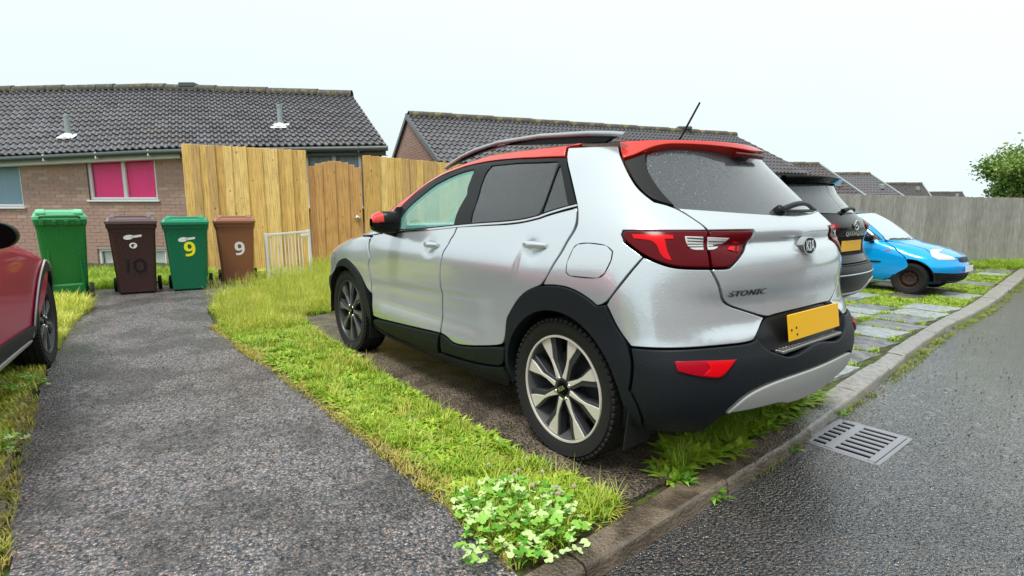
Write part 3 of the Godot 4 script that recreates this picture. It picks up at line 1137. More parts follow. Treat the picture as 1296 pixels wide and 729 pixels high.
# ---------------------------------------------------------------- the silver crossover
const SILVER := {
	"quarter": [0.431, 1.493, 0.549, 1.488, 0.656, 1.482, 0.654, 1.408, 0.648, 1.347, 0.647, 1.271, 0.675, 1.219, 0.744, 1.196, 0.805, 1.125, 0.807, 1.103, 0.660, 1.103, 0.506, 1.101, 0.469, 1.100, 0.451, 1.082, 0.455, 1.052, 0.493, 1.027, 0.535, 0.997, 0.454, 0.902, 0.357, 0.795, 0.307, 0.779, 0.263, 0.807, 0.197, 0.831, 0.130, 0.841, 0.053, 0.839, -0.004, 0.832, -0.008, 0.842, 0.111, 0.998, 0.168, 1.069, 0.300, 1.154, 0.347, 1.207, 0.396, 1.323, 0.421, 1.444],
	"fuel_flap": [0.207, 1.036, 0.274, 1.044, 0.373, 1.039, 0.404, 1.013, 0.397, 0.974, 0.368, 0.917, 0.328, 0.892, 0.165, 0.887, 0.141, 0.904, 0.144, 0.953, 0.176, 1.014],
	"bumper_upper": [0.536, 0.996, 0.600, 0.971, 0.646, 0.958, 0.696, 0.952, 0.804, 0.949, 0.822, 0.920, 0.839, 0.891, 0.862, 0.830, 0.895, 0.802, 1.005, 0.768, 1.115, 0.733, 1.019, 0.668, 0.994, 0.646, 0.791, 0.649, 0.611, 0.643, 0.436, 0.633, 0.409, 0.674, 0.389, 0.706, 0.358, 0.792, 0.457, 0.899],
	"tailgate": [1.450, 1.158, 1.417, 1.158, 1.112, 1.170, 0.896, 1.183, 0.750, 1.193, 0.807, 1.124, 0.815, 1.103, 0.949, 1.103, 1.060, 1.102, 1.063, 1.081, 0.975, 1.003, 0.909, 0.955, 0.892, 0.947, 0.812, 0.949, 0.829, 0.920, 0.847, 0.891, 0.870, 0.832, 0.902, 0.804, 1.005, 0.771, 1.131, 0.733, 1.181, 0.738, 1.300, 0.742, 1.450, 0.742],
	"lamp_outer": [0.466, 1.095, 0.505, 1.100, 0.660, 1.102, 0.805, 1.101, 0.796, 1.030, 0.804, 0.953, 0.696, 0.956, 0.645, 0.963, 0.599, 0.976, 0.547, 0.998, 0.494, 1.032, 0.461, 1.057, 0.455, 1.079],
	"lamp_inner": [0.814, 1.101, 0.947, 1.101, 1.049, 1.100, 1.048, 1.081, 0.966, 1.003, 0.905, 0.958, 0.884, 0.951, 0.812, 0.953, 0.803, 1.030],
	"lamp_signal": [0.497, 1.082, 0.575, 1.083, 0.653, 1.081, 0.654, 1.067, 0.620, 1.066, 0.626, 1.024, 0.645, 0.984, 0.618, 0.989, 0.600, 1.011, 0.589, 1.045, 0.565, 1.062, 0.502, 1.066],
	"lamp_reverse_outer": [0.701, 1.078, 0.778, 1.078, 0.778, 1.024, 0.729, 1.024, 0.709, 1.040, 0.700, 1.061],
	"lamp_reverse_inner": [0.800, 1.078, 0.910, 1.076, 0.866, 1.041, 0.835, 1.024, 0.798, 1.023],
	"lamp_glow_inner": [0.941, 1.061, 0.972, 1.057, 0.923, 1.017, 0.898, 1.021],
	"lamp_edge": [0.696, 1.086, 0.794, 1.087, 0.801, 1.095, 0.693, 1.095],
	"rear_door": [-0.880, 1.085, -0.939, 1.008, -0.869, 0.940, -0.816, 0.867, -0.776, 0.780, -0.788, 0.609, -0.807, 0.427, -0.761, 0.423, -0.694, 0.386, -0.542, 0.414, -0.336, 0.465, -0.309, 0.500, -0.280, 0.610, -0.228, 0.680, -0.173, 0.745, -0.115, 0.789, -0.047, 0.819, -0.015, 0.835, 0.103, 0.997, 0.164, 1.072, 0.297, 1.154, 0.332, 1.194, -0.008, 1.143, -0.254, 1.112, -0.517, 1.100],
	"front_door": [-2.170, 0.992, -1.767, 1.022, -1.286, 1.052, -0.888, 1.084, -0.946, 1.008, -0.875, 0.940, -0.821, 0.867, -0.782, 0.779, -0.793, 0.608, -0.812, 0.428, -1.145, 0.402, -1.640, 0.369, -1.589, 0.498, -1.589, 0.656, -1.636, 0.831, -1.913, 0.948],
	"fender": [-3.411, 0.970, -3.106, 0.962, -2.845, 0.950, -2.648, 0.930, -2.617, 0.930, -2.172, 0.990, -1.918, 0.948, -1.641, 0.830, -1.595, 0.655, -1.587, 0.547, -1.655, 0.585, -1.774, 0.702, -1.893, 0.769, -2.003, 0.787, -2.131, 0.746, -2.240, 0.640, -2.377, 0.600, -2.563, 0.580, -2.853, 0.600, -2.852, 0.700, -3.111, 0.780, -3.411, 0.800],
	"hood": [-3.411, 0.985, -2.949, 0.982, -2.718, 0.965, -2.571, 0.972, -2.195, 0.992, -2.108, 1.002, -1.988, 1.012, -2.205, 1.040, -2.346, 1.065, -2.614, 1.065, -2.991, 1.065, -3.411, 1.065],
	"front_bumper": [-2.379, 0.570, -2.559, 0.555, -2.853, 0.575, -3.111, 0.600, -3.411, 0.600, -3.411, 0.250, -2.855, 0.250, -2.613, 0.270, -2.552, 0.300],
	"head_lamp": [-2.853, 0.615, -2.597, 0.600, -2.423, 0.660, -2.337, 0.760, -2.630, 0.800, -2.853, 0.720],
	"grille": [-3.411, 0.620, -3.111, 0.620, -2.885, 0.600, -2.884, 0.680, -3.111, 0.760, -3.411, 0.775],
	"window_frame": [-1.813, 1.035, -1.286, 1.063, -0.733, 1.104, -0.249, 1.126, 0.005, 1.156, 0.346, 1.209, 0.392, 1.323, 0.420, 1.440, 0.271, 1.450, -0.143, 1.457, -0.765, 1.463, -1.433, 1.462, -1.913, 1.450, -2.219, 1.406, -2.266, 1.349, -2.211, 1.285, -2.048, 1.213, -1.946, 1.150, -1.886, 1.088],
	"glass_front": [-1.702, 1.048, -1.799, 1.145, -1.856, 1.207, -1.887, 1.288, -1.893, 1.347, -1.810, 1.384, -1.615, 1.413, -1.285, 1.425, -0.990, 1.268, -0.939, 1.090, -1.287, 1.068],
	"glass_rear_side": [-0.736, 1.108, -0.773, 1.270, -0.970, 1.433, -0.176, 1.433, 0.360, 1.420, 0.242, 1.308, 0.001, 1.159, -0.247, 1.130, -0.519, 1.115],
	"glass_quarter": [0.033, 1.162, 0.234, 1.288, 0.365, 1.399, 0.336, 1.309, 0.283, 1.205, 0.156, 1.180],
	"belt_trim": [-1.811, 1.032, -1.286, 1.061, -0.732, 1.102, -0.250, 1.124, 0.001, 1.154, 0.345, 1.208, 0.339, 1.200, -0.006, 1.145, -0.253, 1.114, -0.728, 1.091, -1.286, 1.049, -1.796, 1.019],
	"roof_band": [-1.891, 1.100, -1.964, 1.155, -2.102, 1.218, -2.243, 1.289, -2.305, 1.353, -2.259, 1.410, -1.985, 1.453, -1.501, 1.466, -0.803, 1.466, -0.152, 1.460, 0.271, 1.453, 0.416, 1.444, 0.414, 1.462, 0.426, 1.494, 0.505, 1.507, -0.711, 1.507, -2.244, 1.505, -2.455, 1.490, -2.609, 1.440, -2.585, 1.360, -2.564, 1.270, -2.546, 1.170, -2.503, 1.080],
	"cladding_front_door": [-1.649, 0.361, -1.148, 0.396, -0.814, 0.423, -0.901, 0.258, -1.311, 0.265, -1.721, 0.289],
	"cladding_rear_door": [-0.805, 0.422, -0.767, 0.416, -0.699, 0.380, -0.543, 0.408, -0.334, 0.460, -0.309, 0.461, -0.313, 0.387, -0.335, 0.352, -0.377, 0.338, -0.563, 0.317, -0.846, 0.302],
	"sill": [-1.734, 0.282, -1.332, 0.255, -0.866, 0.285, -0.565, 0.308, -0.378, 0.331, -0.330, 0.346, -0.282, 0.270, -0.285, 0.215, -0.942, 0.205, -1.814, 0.235, -1.771, 0.280],
	"arch_rear": [-0.277, 0.275, -0.311, 0.360, -0.302, 0.463, -0.280, 0.610, -0.228, 0.680, -0.173, 0.745, -0.115, 0.789, -0.047, 0.819, -0.004, 0.832, 0.053, 0.839, 0.130, 0.841, 0.197, 0.831, 0.263, 0.807, 0.307, 0.779, 0.356, 0.792, 0.386, 0.704, 0.409, 0.672, 0.431, 0.630, 0.385, 0.450, 0.518, 0.270, 0.459, 0.268, 0.379, 0.352, 0.331, 0.435, 0.301, 0.513, 0.272, 0.582, 0.245, 0.640, 0.192, 0.684, 0.123, 0.711, 0.048, 0.720, -0.022, 0.711, -0.089, 0.684, -0.154, 0.640, -0.216, 0.582, -0.260, 0.513, -0.282, 0.435, -0.280, 0.352, -0.242, 0.268],
	"arch_front": [-1.763, 0.290, -1.732, 0.290, -1.651, 0.379, -1.625, 0.456, -1.655, 0.585, -1.774, 0.702, -1.893, 0.769, -2.003, 0.787, -2.131, 0.746, -2.240, 0.640, -2.352, 0.600, -2.431, 0.400, -2.516, 0.300, -2.489, 0.301, -2.408, 0.381, -2.351, 0.459, -2.303, 0.531, -2.263, 0.595, -2.225, 0.648, -2.165, 0.687, -2.089, 0.712, -2.007, 0.720, -1.942, 0.712, -1.883, 0.687, -1.824, 0.648, -1.769, 0.595, -1.732, 0.531, -1.716, 0.459, -1.723, 0.381, -1.764, 0.301],
	"bumper_lower": [1.450, 0.483, 1.208, 0.483, 1.040, 0.476, 0.906, 0.448, 0.818, 0.376, 0.764, 0.262, 0.524, 0.270, 0.391, 0.450, 0.435, 0.629, 0.609, 0.639, 0.790, 0.645, 0.988, 0.643, 1.017, 0.660, 1.042, 0.615, 1.102, 0.589, 1.211, 0.554, 1.400, 0.585, 1.450, 0.585],
	"skid_plate": [1.450, 0.325, 1.243, 0.335, 1.171, 0.363, 1.003, 0.366, 0.824, 0.371, 0.911, 0.444, 1.045, 0.472, 1.214, 0.480, 1.450, 0.480],
	"plate_recess": [1.450, 0.740, 1.300, 0.740, 1.181, 0.736, 1.133, 0.730, 1.024, 0.666, 1.044, 0.618, 1.103, 0.592, 1.400, 0.600, 1.450, 0.600],
	"step_plate": [1.093, 0.593, 1.211, 0.552, 1.450, 0.588, 1.450, 0.588, 1.450, 0.612, 1.450, 0.612, 1.300, 0.610],
	"reflector": [0.602, 0.595, 0.722, 0.597, 0.867, 0.590, 0.823, 0.562, 0.787, 0.534, 0.756, 0.529, 0.675, 0.543, 0.603, 0.560],
	"reflector_bright": [0.720, 0.592, 0.850, 0.586, 0.783, 0.539, 0.757, 0.535, 0.702, 0.544, 0.737, 0.569],
	"reflector_edge": [0.600, 0.598, 0.723, 0.600, 0.876, 0.593, 0.827, 0.559, 0.790, 0.528, 0.756, 0.524, 0.674, 0.539, 0.599, 0.555],
	"spoiler": [1.450, 1.509, 0.720, 1.509, 0.659, 1.505, 0.661, 1.483, 0.659, 1.417, 0.700, 1.428, 0.745, 1.443, 0.792, 1.456, 0.840, 1.464, 0.925, 1.473, 1.064, 1.468, 1.174, 1.460, 1.308, 1.449, 1.450, 1.437],
	"rear_fin": [0.657, 1.407, 0.697, 1.419, 0.767, 1.443, 0.745, 1.394, 0.734, 1.368, 0.730, 1.320, 0.731, 1.267, 0.740, 1.226, 0.748, 1.199, 0.680, 1.222, 0.652, 1.273, 0.652, 1.349],
	"rear_glass": [1.450, 1.445, 1.310, 1.451, 1.065, 1.469, 0.926, 1.474, 0.840, 1.466, 0.770, 1.442, 0.734, 1.368, 0.734, 1.320, 0.734, 1.267, 0.743, 1.226, 0.752, 1.196, 0.899, 1.186, 1.116, 1.174, 1.423, 1.162, 1.450, 1.164],
	"badge": [1.450, 1.057, 1.507, 1.046, 1.522, 1.019, 1.499, 0.992, 1.439, 0.985, 1.387, 0.998, 1.376, 1.025, 1.393, 1.050],}


func silver_dent(u: float, z: float, p: Vector3) -> float:
	var x := -p.z
	var d := 0.0
	if u > 0.55:
		var k := smoothstep(0.62, 0.95, u)
		d -= 0.026 * exp(-pow((z - 1.050) / 0.030, 2.0)) * k        # under the tailgate's ledge
		d += 0.006 * exp(-pow((z - 0.93) / 0.05, 2.0)) * k
		d -= 0.022 * smoothstep(0.875, 0.80, z) * smoothstep(0.66, 0.74, z) * k
		d += 0.012 * exp(-(pow((z - 1.02) / 0.055, 2.0) + pow((u - 1.45) / 0.075, 2.0)))
	elif u < -0.2 and u > -2.1:
		var along := smoothstep(0.45, 0.7, x) * smoothstep(2.12, 2.02, x)
		var zc := 0.655 + 0.045 * (2.1 - x)
		d -= 0.010 * smoothstep(zc + 0.012, zc - 0.036, z) * smoothstep(0.38, 0.60, z) * along
		d += 0.016 * smoothstep(0.53, 0.43, z) * smoothstep(0.40, 0.75, x) * smoothstep(2.15, 1.9, x)
		d += 0.008 * exp(-pow((z - 0.90) / 0.10, 2.0)) * smoothstep(2.2, 1.8, x)
	d += 0.012 * exp(-(pow((x - 0.0) / 0.42, 2.0) + pow((z - 0.86) / 0.12, 2.0))) * smoothstep(0.6, 0.3, u)
	d += 0.012 * exp(-(pow((x - 2.6) / 0.42, 2.0) + pow((z - 0.82) / 0.12, 2.0))) * (1.0 if u < -0.5 else 0.0)
	for h in [[1.19, 0.948], [0.215, 0.998]]:      # hollows behind the door handles
		d -= 0.016 * exp(-(pow((x - h[0]) / 0.05, 2.0) + pow((z - h[1]) / 0.038, 2.0))) * (1.0 if u < 0.3 else 0.0)
	return d


func make_silver_car() -> void:
	var car := thing("silver_car", "silver crossover with a red roof and spoiler, parked tail to the kerb", "car", Vector3(0.911, 0, -3.024), 0.671)
	var sh := Shell.new([
		[0.20, 0.76, -0.58, 3.10, 0.80, 5.5, 0.8, 4.0], [0.28, 0.83, -0.70, 3.26, 0.80, 6.0, 0.8, 4.0], [0.40, 0.868, -0.765, 3.36, 0.80, 6.6, 0.8, 4.2],
		[0.55, 0.885, -0.775, 3.40, 0.80, 6.4, 0.8, 4.2], [0.66, 0.884, -0.74, 3.38, 0.80, 6.0, 0.8, 4.0], [0.80, 0.885, -0.715, 3.34, 0.80, 5.7, 0.8, 3.8],
		[0.92, 0.878, -0.70, 3.05, 0.80, 5.5, 0.8, 3.2], [1.01, 0.862, -0.688, 2.62, 0.80, 5.4, 0.7, 2.8], [1.09, 0.840, -0.672, 2.40, 0.82, 5.2, 0.5, 2.6],
		[1.17, 0.812, -0.612, 2.22, 0.84, 4.4, 0.45, 2.6], [1.25, 0.776, -0.545, 2.06, 0.84, 3.8, 0.45, 2.6], [1.35, 0.728, -0.455, 1.84, 0.84, 3.4, 0.45, 2.6],
		[1.44, 0.680, -0.375, 1.58, 0.84, 3.2, 0.45, 2.6], [1.51, 0.62, -0.33, 1.20, 0.84, 3.0, 0.45, 2.6]], [0.8, 0.88, 5.5], [0.8, 0.88, 4.0])
	sh.dent = silver_dent
	on_shell = sh
	on_car = car
	outlines = SILVER
	part("inner_body", inner_body(sh, 1.0, [0.015, 2.585], 0.41), M.gap_black, car)
	# painted panels
	pane("quarter_panel", "quarter", M.silver_paint)
	pane("rear_door", "rear_door", M.silver_paint, {"grid": 0.024})
	pane("front_door", "front_door", M.silver_paint, {"grid": 0.024})
	pane("front_wing", "fender", M.silver_paint)
	pane("rear_corner", "bumper_upper", M.silver_paint)
	full("tailgate", "tailgate", M.silver_paint, {"grid": 0.026})
	pane("bonnet_half", "hood", M.silver_paint)
	pane("fuel_flap", "fuel_flap", M.gap_black, {"off": 0.0006, "edge": 0.001, "deep": 0.001, "step": 0.012}, car, false)
	part("fuel_door", skin(sh, shrink(thin(outline("fuel_flap"), 0.012, true), 0.004), {"off": 0.0014, "edge": 0.003, "deep": 0.002, "step": 0.012}), M.silver_paint, car)
	# black lower cladding
	pane("rear_wheel_arch", "arch_rear", M.cladding, {"off": 0.012, "deep": 0.06, "grid": 0.04, "step": 0.02})
	pane("front_wheel_arch", "arch_front", M.cladding, {"off": 0.012, "deep": 0.06, "grid": 0.04, "step": 0.02})
	pane("rear_door_cladding", "cladding_rear_door", M.cladding, {"off": 0.010, "edge": 0.006})
	pane("front_door_cladding", "cladding_front_door", M.cladding, {"off": 0.010, "edge": 0.006})
	pane("sill", "sill", M.cladding, {"off": 0.012, "edge": 0.006, "step": 0.025, "grid": 0.04})
	full("rear_bumper", "bumper_lower", M.cladding, {"off": 0.010, "edge": 0.008, "deep": 0.05, "step": 0.02})
	pane("front_bumper_half", "front_bumper", M.cladding)
	full("skid_plate", "skid_plate", M.satin_silver, {"off": 0.014, "edge": 0.007, "deep": 0.04, "step": 0.02})
	full("plate_recess", "plate_recess", M.trim_black, {"off": -0.022, "edge": 0.002, "step": 0.02})
	pane("front_grille_half", "grille", M.trim_black)
	pane("headlamp", "head_lamp", M.lens_clear)
	# the ledge above the bumper, with its ribbed metal tread
	var s := Soup.new()
	var tread := sh.pos(sh.mid, 0.60) + Vector3(0, 0.0, 0.022)
	s.box(at(tread + Vector3(0, -0.016, -0.066)), Vector3(0.60, 0.016, 0.085), 0.004)
	var tr := part("step_plate", s, M.step_metal, car)
	for k in 22:
		s = Soup.new()
		s.box(at(tread + Vector3(-0.273 + k * 0.026, -0.006, -0.064)), Vector3(0.008, 0.005, 0.06), 0.002)
		part("rib", s, M.step_metal, tr)
	# number plate
	s = Soup.new()
	var pc := (sh.pos(sh.mid - 0.26, 0.672) + sh.pos(sh.mid + 0.26, 0.672)) * 0.5
	var pb := Basis(Vector3.RIGHT, -0.14)
	s.box(Transform3D(pb, pc + Vector3(0.03, 0.005, 0.016)), Vector3(0.52, 0.116, 0.006), 0.002)
	var plate := part("number_plate", s, M.plate_yellow, car)
	for q in [[-0.235, -0.01], [-0.19, -0.005], [-0.185, -0.035]]:
		s = Soup.new()
		s.lathe(Transform3D(pb * Basis(Vector3.RIGHT, PI / 2), pc + Vector3(0.03, 0.005, 0.016) + pb * Vector3(q[0], q[1], 0.003)), [Vector2(0.006, 0), Vector2(0.005, 0.002), Vector2(0, 0.002)], 10)
		part("fixing_screw", s, M.trim_black, plate)
	# windows
	pane("window_frame", "window_frame", M.trim_black, {"off": -0.001, "step": 0.022, "grid": 0.045, "holes": [outline("glass_front"), outline("glass_rear_side"), outline("glass_quarter")]})
	pane("front_window", "glass_front", M.front_glass, {"off": -0.008, "edge": 0.001, "deep": 0.0005})
	pane("rear_window", "glass_rear_side", M.tint_glass, {"off": -0.007, "edge": 0.001, "deep": 0.002})
	pane("quarter_window", "glass_quarter", M.tint_glass, {"off": -0.007, "edge": 0.001, "deep": 0.002, "step": 0.02})
	pane("belt_trim", "belt_trim", M.chrome, {"off": 0.004, "edge": 0.002, "deep": 0.006, "step": 0.010, "grid": 0.03})
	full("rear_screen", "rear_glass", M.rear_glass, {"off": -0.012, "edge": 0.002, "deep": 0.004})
	pane("screen_fin", "rear_fin", M.trim_black, {"off": 0.002, "step": 0.015, "grid": 0.03})
	var wsh := PackedVector2Array()
	for q in [[0.0, 1.075], [0.4, 1.075], [0.72, 1.075], [0.70, 1.17], [0.655, 1.27], [0.605, 1.36], [0.555, 1.44], [0.535, 1.46], [0.3, 1.475], [0.0, 1.48]]:
		wsh.append(sh.front(q[0], q[1]))
	part("windscreen_half", skin(sh, wsh, {"off": -0.004}), M.front_glass, car)
	part("windscreen_half", skin(sh, wsh, {"off": -0.004, "mirror": true}), M.front_glass, car)
	# red roof, spoiler, rails
	pane("roof_side", "roof_band", M.red_roof, {"off": 0.001, "step": 0.022, "grid": 0.05})
	part("roof", roof_cap(sh, 1.508, 0.03), M.red_roof, car)
	var lip := func(u: float, z: float) -> float:
		return 0.004 + 0.038 * smoothstep(1.505, 1.44, z) * smoothstep(0.70, 0.9, u if u < sh.mid else 2.0 * sh.mid - u)
	var sp: Node = full("spoiler", "spoiler", M.red_roof, {"lift": lip, "edge": 0.006, "deep": 0.055, "step": 0.02, "grid": 0.04})
	s = Soup.new()
	var bl := []
	for i in 9:
		var u: float = sh.mid + lerpf(-0.16, 0.16, i / 8.0)
		bl.append(sh.pos(u, 1.432) + sh.normal(u, 1.432) * 0.018)
	s.tube(bl, 0.013, 8)
	part("high_brake_light", s, M.lens_dark, sp)
	for sd in [-1.0, 1.0]:
		s = Soup.new()
		var rl := []
		var rr := []
		for q in [[1.46, 1.463], [1.40, 1.484], [1.26, 1.525], [1.11, 1.553], [0.86, 1.578], [0.49, 1.578], [0.13, 1.555], [-0.02, 1.538], [-0.10, 1.525]]:
			rl.append(Vector3(sd * 0.575, q[1], -q[0]))
			rr.append(0.012)
		s.tube(rl, rr, 10, Vector2(1.1, 1.5))
		var rail := part("roof_rail", s, M.rail_silver, car)
		s = Soup.new()
		s.prism(Transform3D(Basis(Vector3(0, 0, -1), Vector3(0, 1, 0), Vector3(1, 0, 0)), Vector3(sd * 0.575 - 0.012, 0, 0)), PackedVector2Array([Vector2(0.46, 1.53), Vector2(0.02, 1.50), Vector2(-0.02, 1.515), Vector2(-0.08, 1.524), Vector2(0.13, 1.552), Vector2(0.49, 1.572), Vector2(1.11, 1.548), Vector2(1.37, 1.488), Vector2(1.40, 1.47), Vector2(1.30, 1.49), Vector2(1.08, 1.53), Vector2(0.80, 1.555)]), 0.0, 0.024)
		part("rail_foot", s, M.trim_black, rail)
	s = Soup.new()
	s.lathe(Transform3D(Basis(Vector3.RIGHT, 0.0).scaled(Vector3(0.6, 1, 1.6)), Vector3(0, 1.528, -0.02)), [Vector2(0.05, 0), Vector2(0.045, 0.014), Vector2(0.02, 0.022), Vector2(0, 0.022)], 16)
	var ant := part("aerial_base", s, M.trim_black, car)
	s = Soup.new()
	s.tube([Vector3(0, 1.54, -0.03), Vector3(0, 1.57, 0.0), Vector3(0, 1.735, 0.105)], [0.008, 0.006, 0.005], 8)
	part("aerial", s, M.trim_black, ant)
	# tail lamps
	for mir in [false, true]:
		var lo: Node
		for d in [["lamp_outer", "tail_lamp", M.lens_dark, 0.006], ["lamp_inner", "tailgate_lamp", M.lens_dark, 0.006]]:
			var n := part(d[1], skin(sh, outline(d[0]), {"off": d[3], "edge": 0.005, "deep": 0.02, "step": 0.015, "grid": 0.035, "mirror": mir}), d[2], car)
			for e in ([["lamp_signal", M.lens_red], ["lamp_reverse_outer", M.lens_clear]] if d[0] == "lamp_outer" else [["lamp_reverse_inner", M.lens_clear], ["lamp_glow_inner", M.lens_red]]):
				part({"lamp_signal": "signal_strip", "lamp_reverse_outer": "reversing_lens", "lamp_reverse_inner": "reversing_lens", "lamp_glow_inner": "signal_strip"}[e[0]], skin(sh, outline(e[0]), {"off": 0.0085, "edge": 0.0015, "deep": 0.003, "step": 0.010, "grid": 0.02, "mirror": mir}), e[1], n)
			if d[0] == "lamp_outer":
				for z in [1.035, 1.047, 1.059, 1.070]:
					part("lens_rib", skin(sh, PackedVector2Array([Vector2(0.707, z), Vector2(0.776, z), Vector2(0.776, z + 0.0035), Vector2(0.706, z + 0.0035)]), {"off": 0.0102, "edge": 0.0006, "deep": 0.002, "step": 0.008, "grid": 0.01, "mirror": mir}), M.dark_alloy, n)
			else:
				for z in [1.036, 1.049, 1.062]:
					part("lens_rib", skin(sh, PackedVector2Array([Vector2(0.803, z), Vector2(0.84 + (z - 1.02) * 1.2, z), Vector2(0.845 + (z - 1.02) * 1.2, z + 0.003), Vector2(0.803, z + 0.003)]), {"off": 0.0102, "edge": 0.0006, "deep": 0.002, "step": 0.008, "grid": 0.01, "mirror": mir}), M.dark_alloy, n)
				for q in [[0.965, 1.058], [0.985, 1.056]]:
					var a := Vector2(q[0], q[1])
					part("signal_strip", skin(sh, PackedVector2Array([a, a + Vector2(0.009, 0), a + Vector2(-0.038, -0.045), a + Vector2(-0.047, -0.043)]), {"off": 0.0085, "edge": 0.001, "deep": 0.002, "step": 0.01, "grid": 0.02, "mirror": mir}), M.lens_pink, n)
		var rf := part("reflector", skin(sh, outline("reflector"), {"off": 0.016, "edge": 0.004, "deep": 0.012, "step": 0.012, "grid": 0.03, "mirror": mir}), M.lens_pink, car)
		part("reflector_lens", skin(sh, outline("reflector_bright"), {"off": 0.018, "edge": 0.001, "deep": 0.003, "step": 0.012, "grid": 0.03, "mirror": mir}), M.lens_red, rf)
	# rear wiper under its cover
	s = Soup.new()
	var wp := []
	var wr := []
	for i in 9:
		var f := i / 8.0
		var u := sh.mid + lerpf(-0.10, 0.34, f)
		var z := 1.178 + 0.016 * sin(PI * f)
		wp.append(sh.pos(u, z) + sh.normal(u, z) * (0.010 + 0.022 * sin(PI * minf(1.0, f * 1.1))))
		wr.append(0.015 - 0.006 * f)
	s.tube(wp, wr, 8)
	s.lathe(on_body(sh, sh.mid - 0.10, 1.18, -0.012) * Transform3D(Basis(Vector3.RIGHT, PI / 2), Vector3.ZERO), [Vector2(0.026, 0), Vector2(0.024, 0.024), Vector2(0.017, 0.032), Vector2(0, 0.034)], 16)
	var wa := part("wiper_arm", s, M.trim_black, car)
	s = Soup.new()
	var bp := []
	for i in 7:
		var u := sh.mid + lerpf(-0.06, 0.32, i / 6.0)
		bp.append(sh.pos(u, 1.176) + sh.normal(u, 1.176) * 0.004)
	s.tube(bp, 0.007, 6)
	part("wiper_blade", s, M.trim_black, wa)
	# badge and name
	var bn := Vector3(0, 0.10, 1.0).normalized()
	var bt := Transform3D(Basis(Vector3.RIGHT, bn.cross(Vector3.RIGHT).normalized(), bn), sh.bare(sh.mid, 1.021) + bn * 0.012)
	s = Soup.new()
	var oval := Transform3D(bt.basis * Basis(Vector3.RIGHT, PI / 2).scaled(Vector3.ONE), bt.origin)
	oval.basis = Basis(bt.basis.x * 0.066, bt.basis.z, -bt.basis.y * 0.041)
	s.lathe(oval, [Vector2(1.06, -0.02), Vector2(1.0, 0.004), Vector2(0.98, 0.008), Vector2(0.92, 0.009), Vector2(0.88, 0.005)], 40)
	var badge := part("badge", s, M.chrome, car)
	s = Soup.new()
	s.lathe(oval, [Vector2(0.89, 0.004), Vector2(0.86, 0.006), Vector2(0, 0.0065)], 40)
	part("badge_field", s, M.badge_black, badge)
	put("badge_letters", letters("KIA", 0.046, 0.003, M.chrome), badge, null, bt * Transform3D(Basis.from_scale(Vector3(0.80, 1.0, 1.0)), Vector3(0, 0.0, 0.0075)))
	var nm := on_body(sh, 1.005, 0.846, 0.002)
	put("name_letters", letters("STONIC", 0.024, 0.003, M.dark_chrome, 400), car, null, nm * Transform3D(Basis(Vector3(1.9, 0, 0), Vector3(0.25, 1.0, 0), Vector3(0, 0, 1)), Vector3.ZERO))
	# door handles
	for sd in [1.0, -1.0]:
		for u in [[-1.09, 0.965], [-0.105, 1.014]]:
			var ht := on_body(sh, u[0], u[1])
			if sd < 0:
				ht = Transform3D(Basis(ht.basis.x * Vector3(-1, 1, 1) * -1.0, ht.basis.y * Vector3(-1, 1, 1), ht.basis.z * Vector3(-1, 1, 1)), ht.origin * Vector3(-1, 1, 1))
			s = Soup.new()
			var hp := []
			for i in 9:
				var f := i / 8.0
				hp.append(ht * Vector3(lerpf(-0.095, 0.095, f), 0.004, 0.010 + 0.026 * sin(PI * f)))
			s.tube(hp, [0.010, 0.014, 0.0165, 0.0175, 0.018, 0.018, 0.017, 0.0145, 0.010], 10, Vector2(1, 0.6), ht.basis.y)
			part("door_handle", s, M.silver_paint, car)
	# mirrors
	for sd in [1.0, -1.0]:
		var f := Vector3(sd, 1, 1)
		s = Soup.new()
		var mo := Vector3(-0.965, 1.098, -1.625)
		var rings := [[-0.10, 0.30, 0.35], [-0.085, 0.72, 0.75], [-0.04, 0.96, 0.98], [0.03, 1.0, 1.0], [0.065, 0.97, 0.98]]
		var shell := func(lo: float, hi: float, m: Material, called: String, grow: float, grow_from := 0) -> Node:
			var q := Soup.new()
			for i in range(0 if called == "mirror_cap" else grow_from, 2 if called == "mirror_cap" else rings.size() - 1):
				for j in 16:
					var c := []
					var nn := []
					for e in [[i, j], [i, j + 1], [i + 1, j + 1], [i + 1, j]]:
						var a: float = lerpf(lo, hi, e[1] / 16.0)
						var k: Array = rings[e[0]]
						var dir := Vector3(signf(cos(a)) * pow(absf(cos(a)), 0.7), signf(sin(a)) * pow(absf(sin(a)), 0.7), 0)
						c.append((mo + Vector3(k[0], dir.y * 0.074 * k[2] * grow, dir.x * 0.076 * k[1] * grow)) * f)
						nn.append(Vector3(-0.7 if e[0] < 3 else 0.0, sin(a), cos(a)).normalized() * f)
					q.squad(c[0], c[1], c[2], c[3], nn[0], nn[1], nn[2], nn[3])
			return part(called, q, m, car)
		var mc: Node = shell.call(0.0, PI, M.red_roof, "mirror_cap", 1.0)
		shell.call(PI, TAU, M.trim_black, "mirror_base", 1.0, 0)
		shell.call(0.0, PI, M.trim_black, "mirror_housing", 1.0, 2)
		s = Soup.new()
		s.box(at((mo + Vector3(0.055, 0, 0)) * f), Vector3(0.006, 0.13, 0.13), 0.002)
		s.box(at((mo + Vector3(-0.02, 0.0, 0.0)) * f), Vector3(0.10, 0.008, 0.156), 0.003)
		part("mirror_glass", s, M.badge_black, mc)
		s = Soup.new()
		s.tube([(mo + Vector3(0.03, -0.05, -0.05)) * f, (mo + Vector3(0.15, -0.085, -0.06)) * f], 0.034, 8)
		part("mirror_arm", s, M.trim_black, mc)
		s = Soup.new()
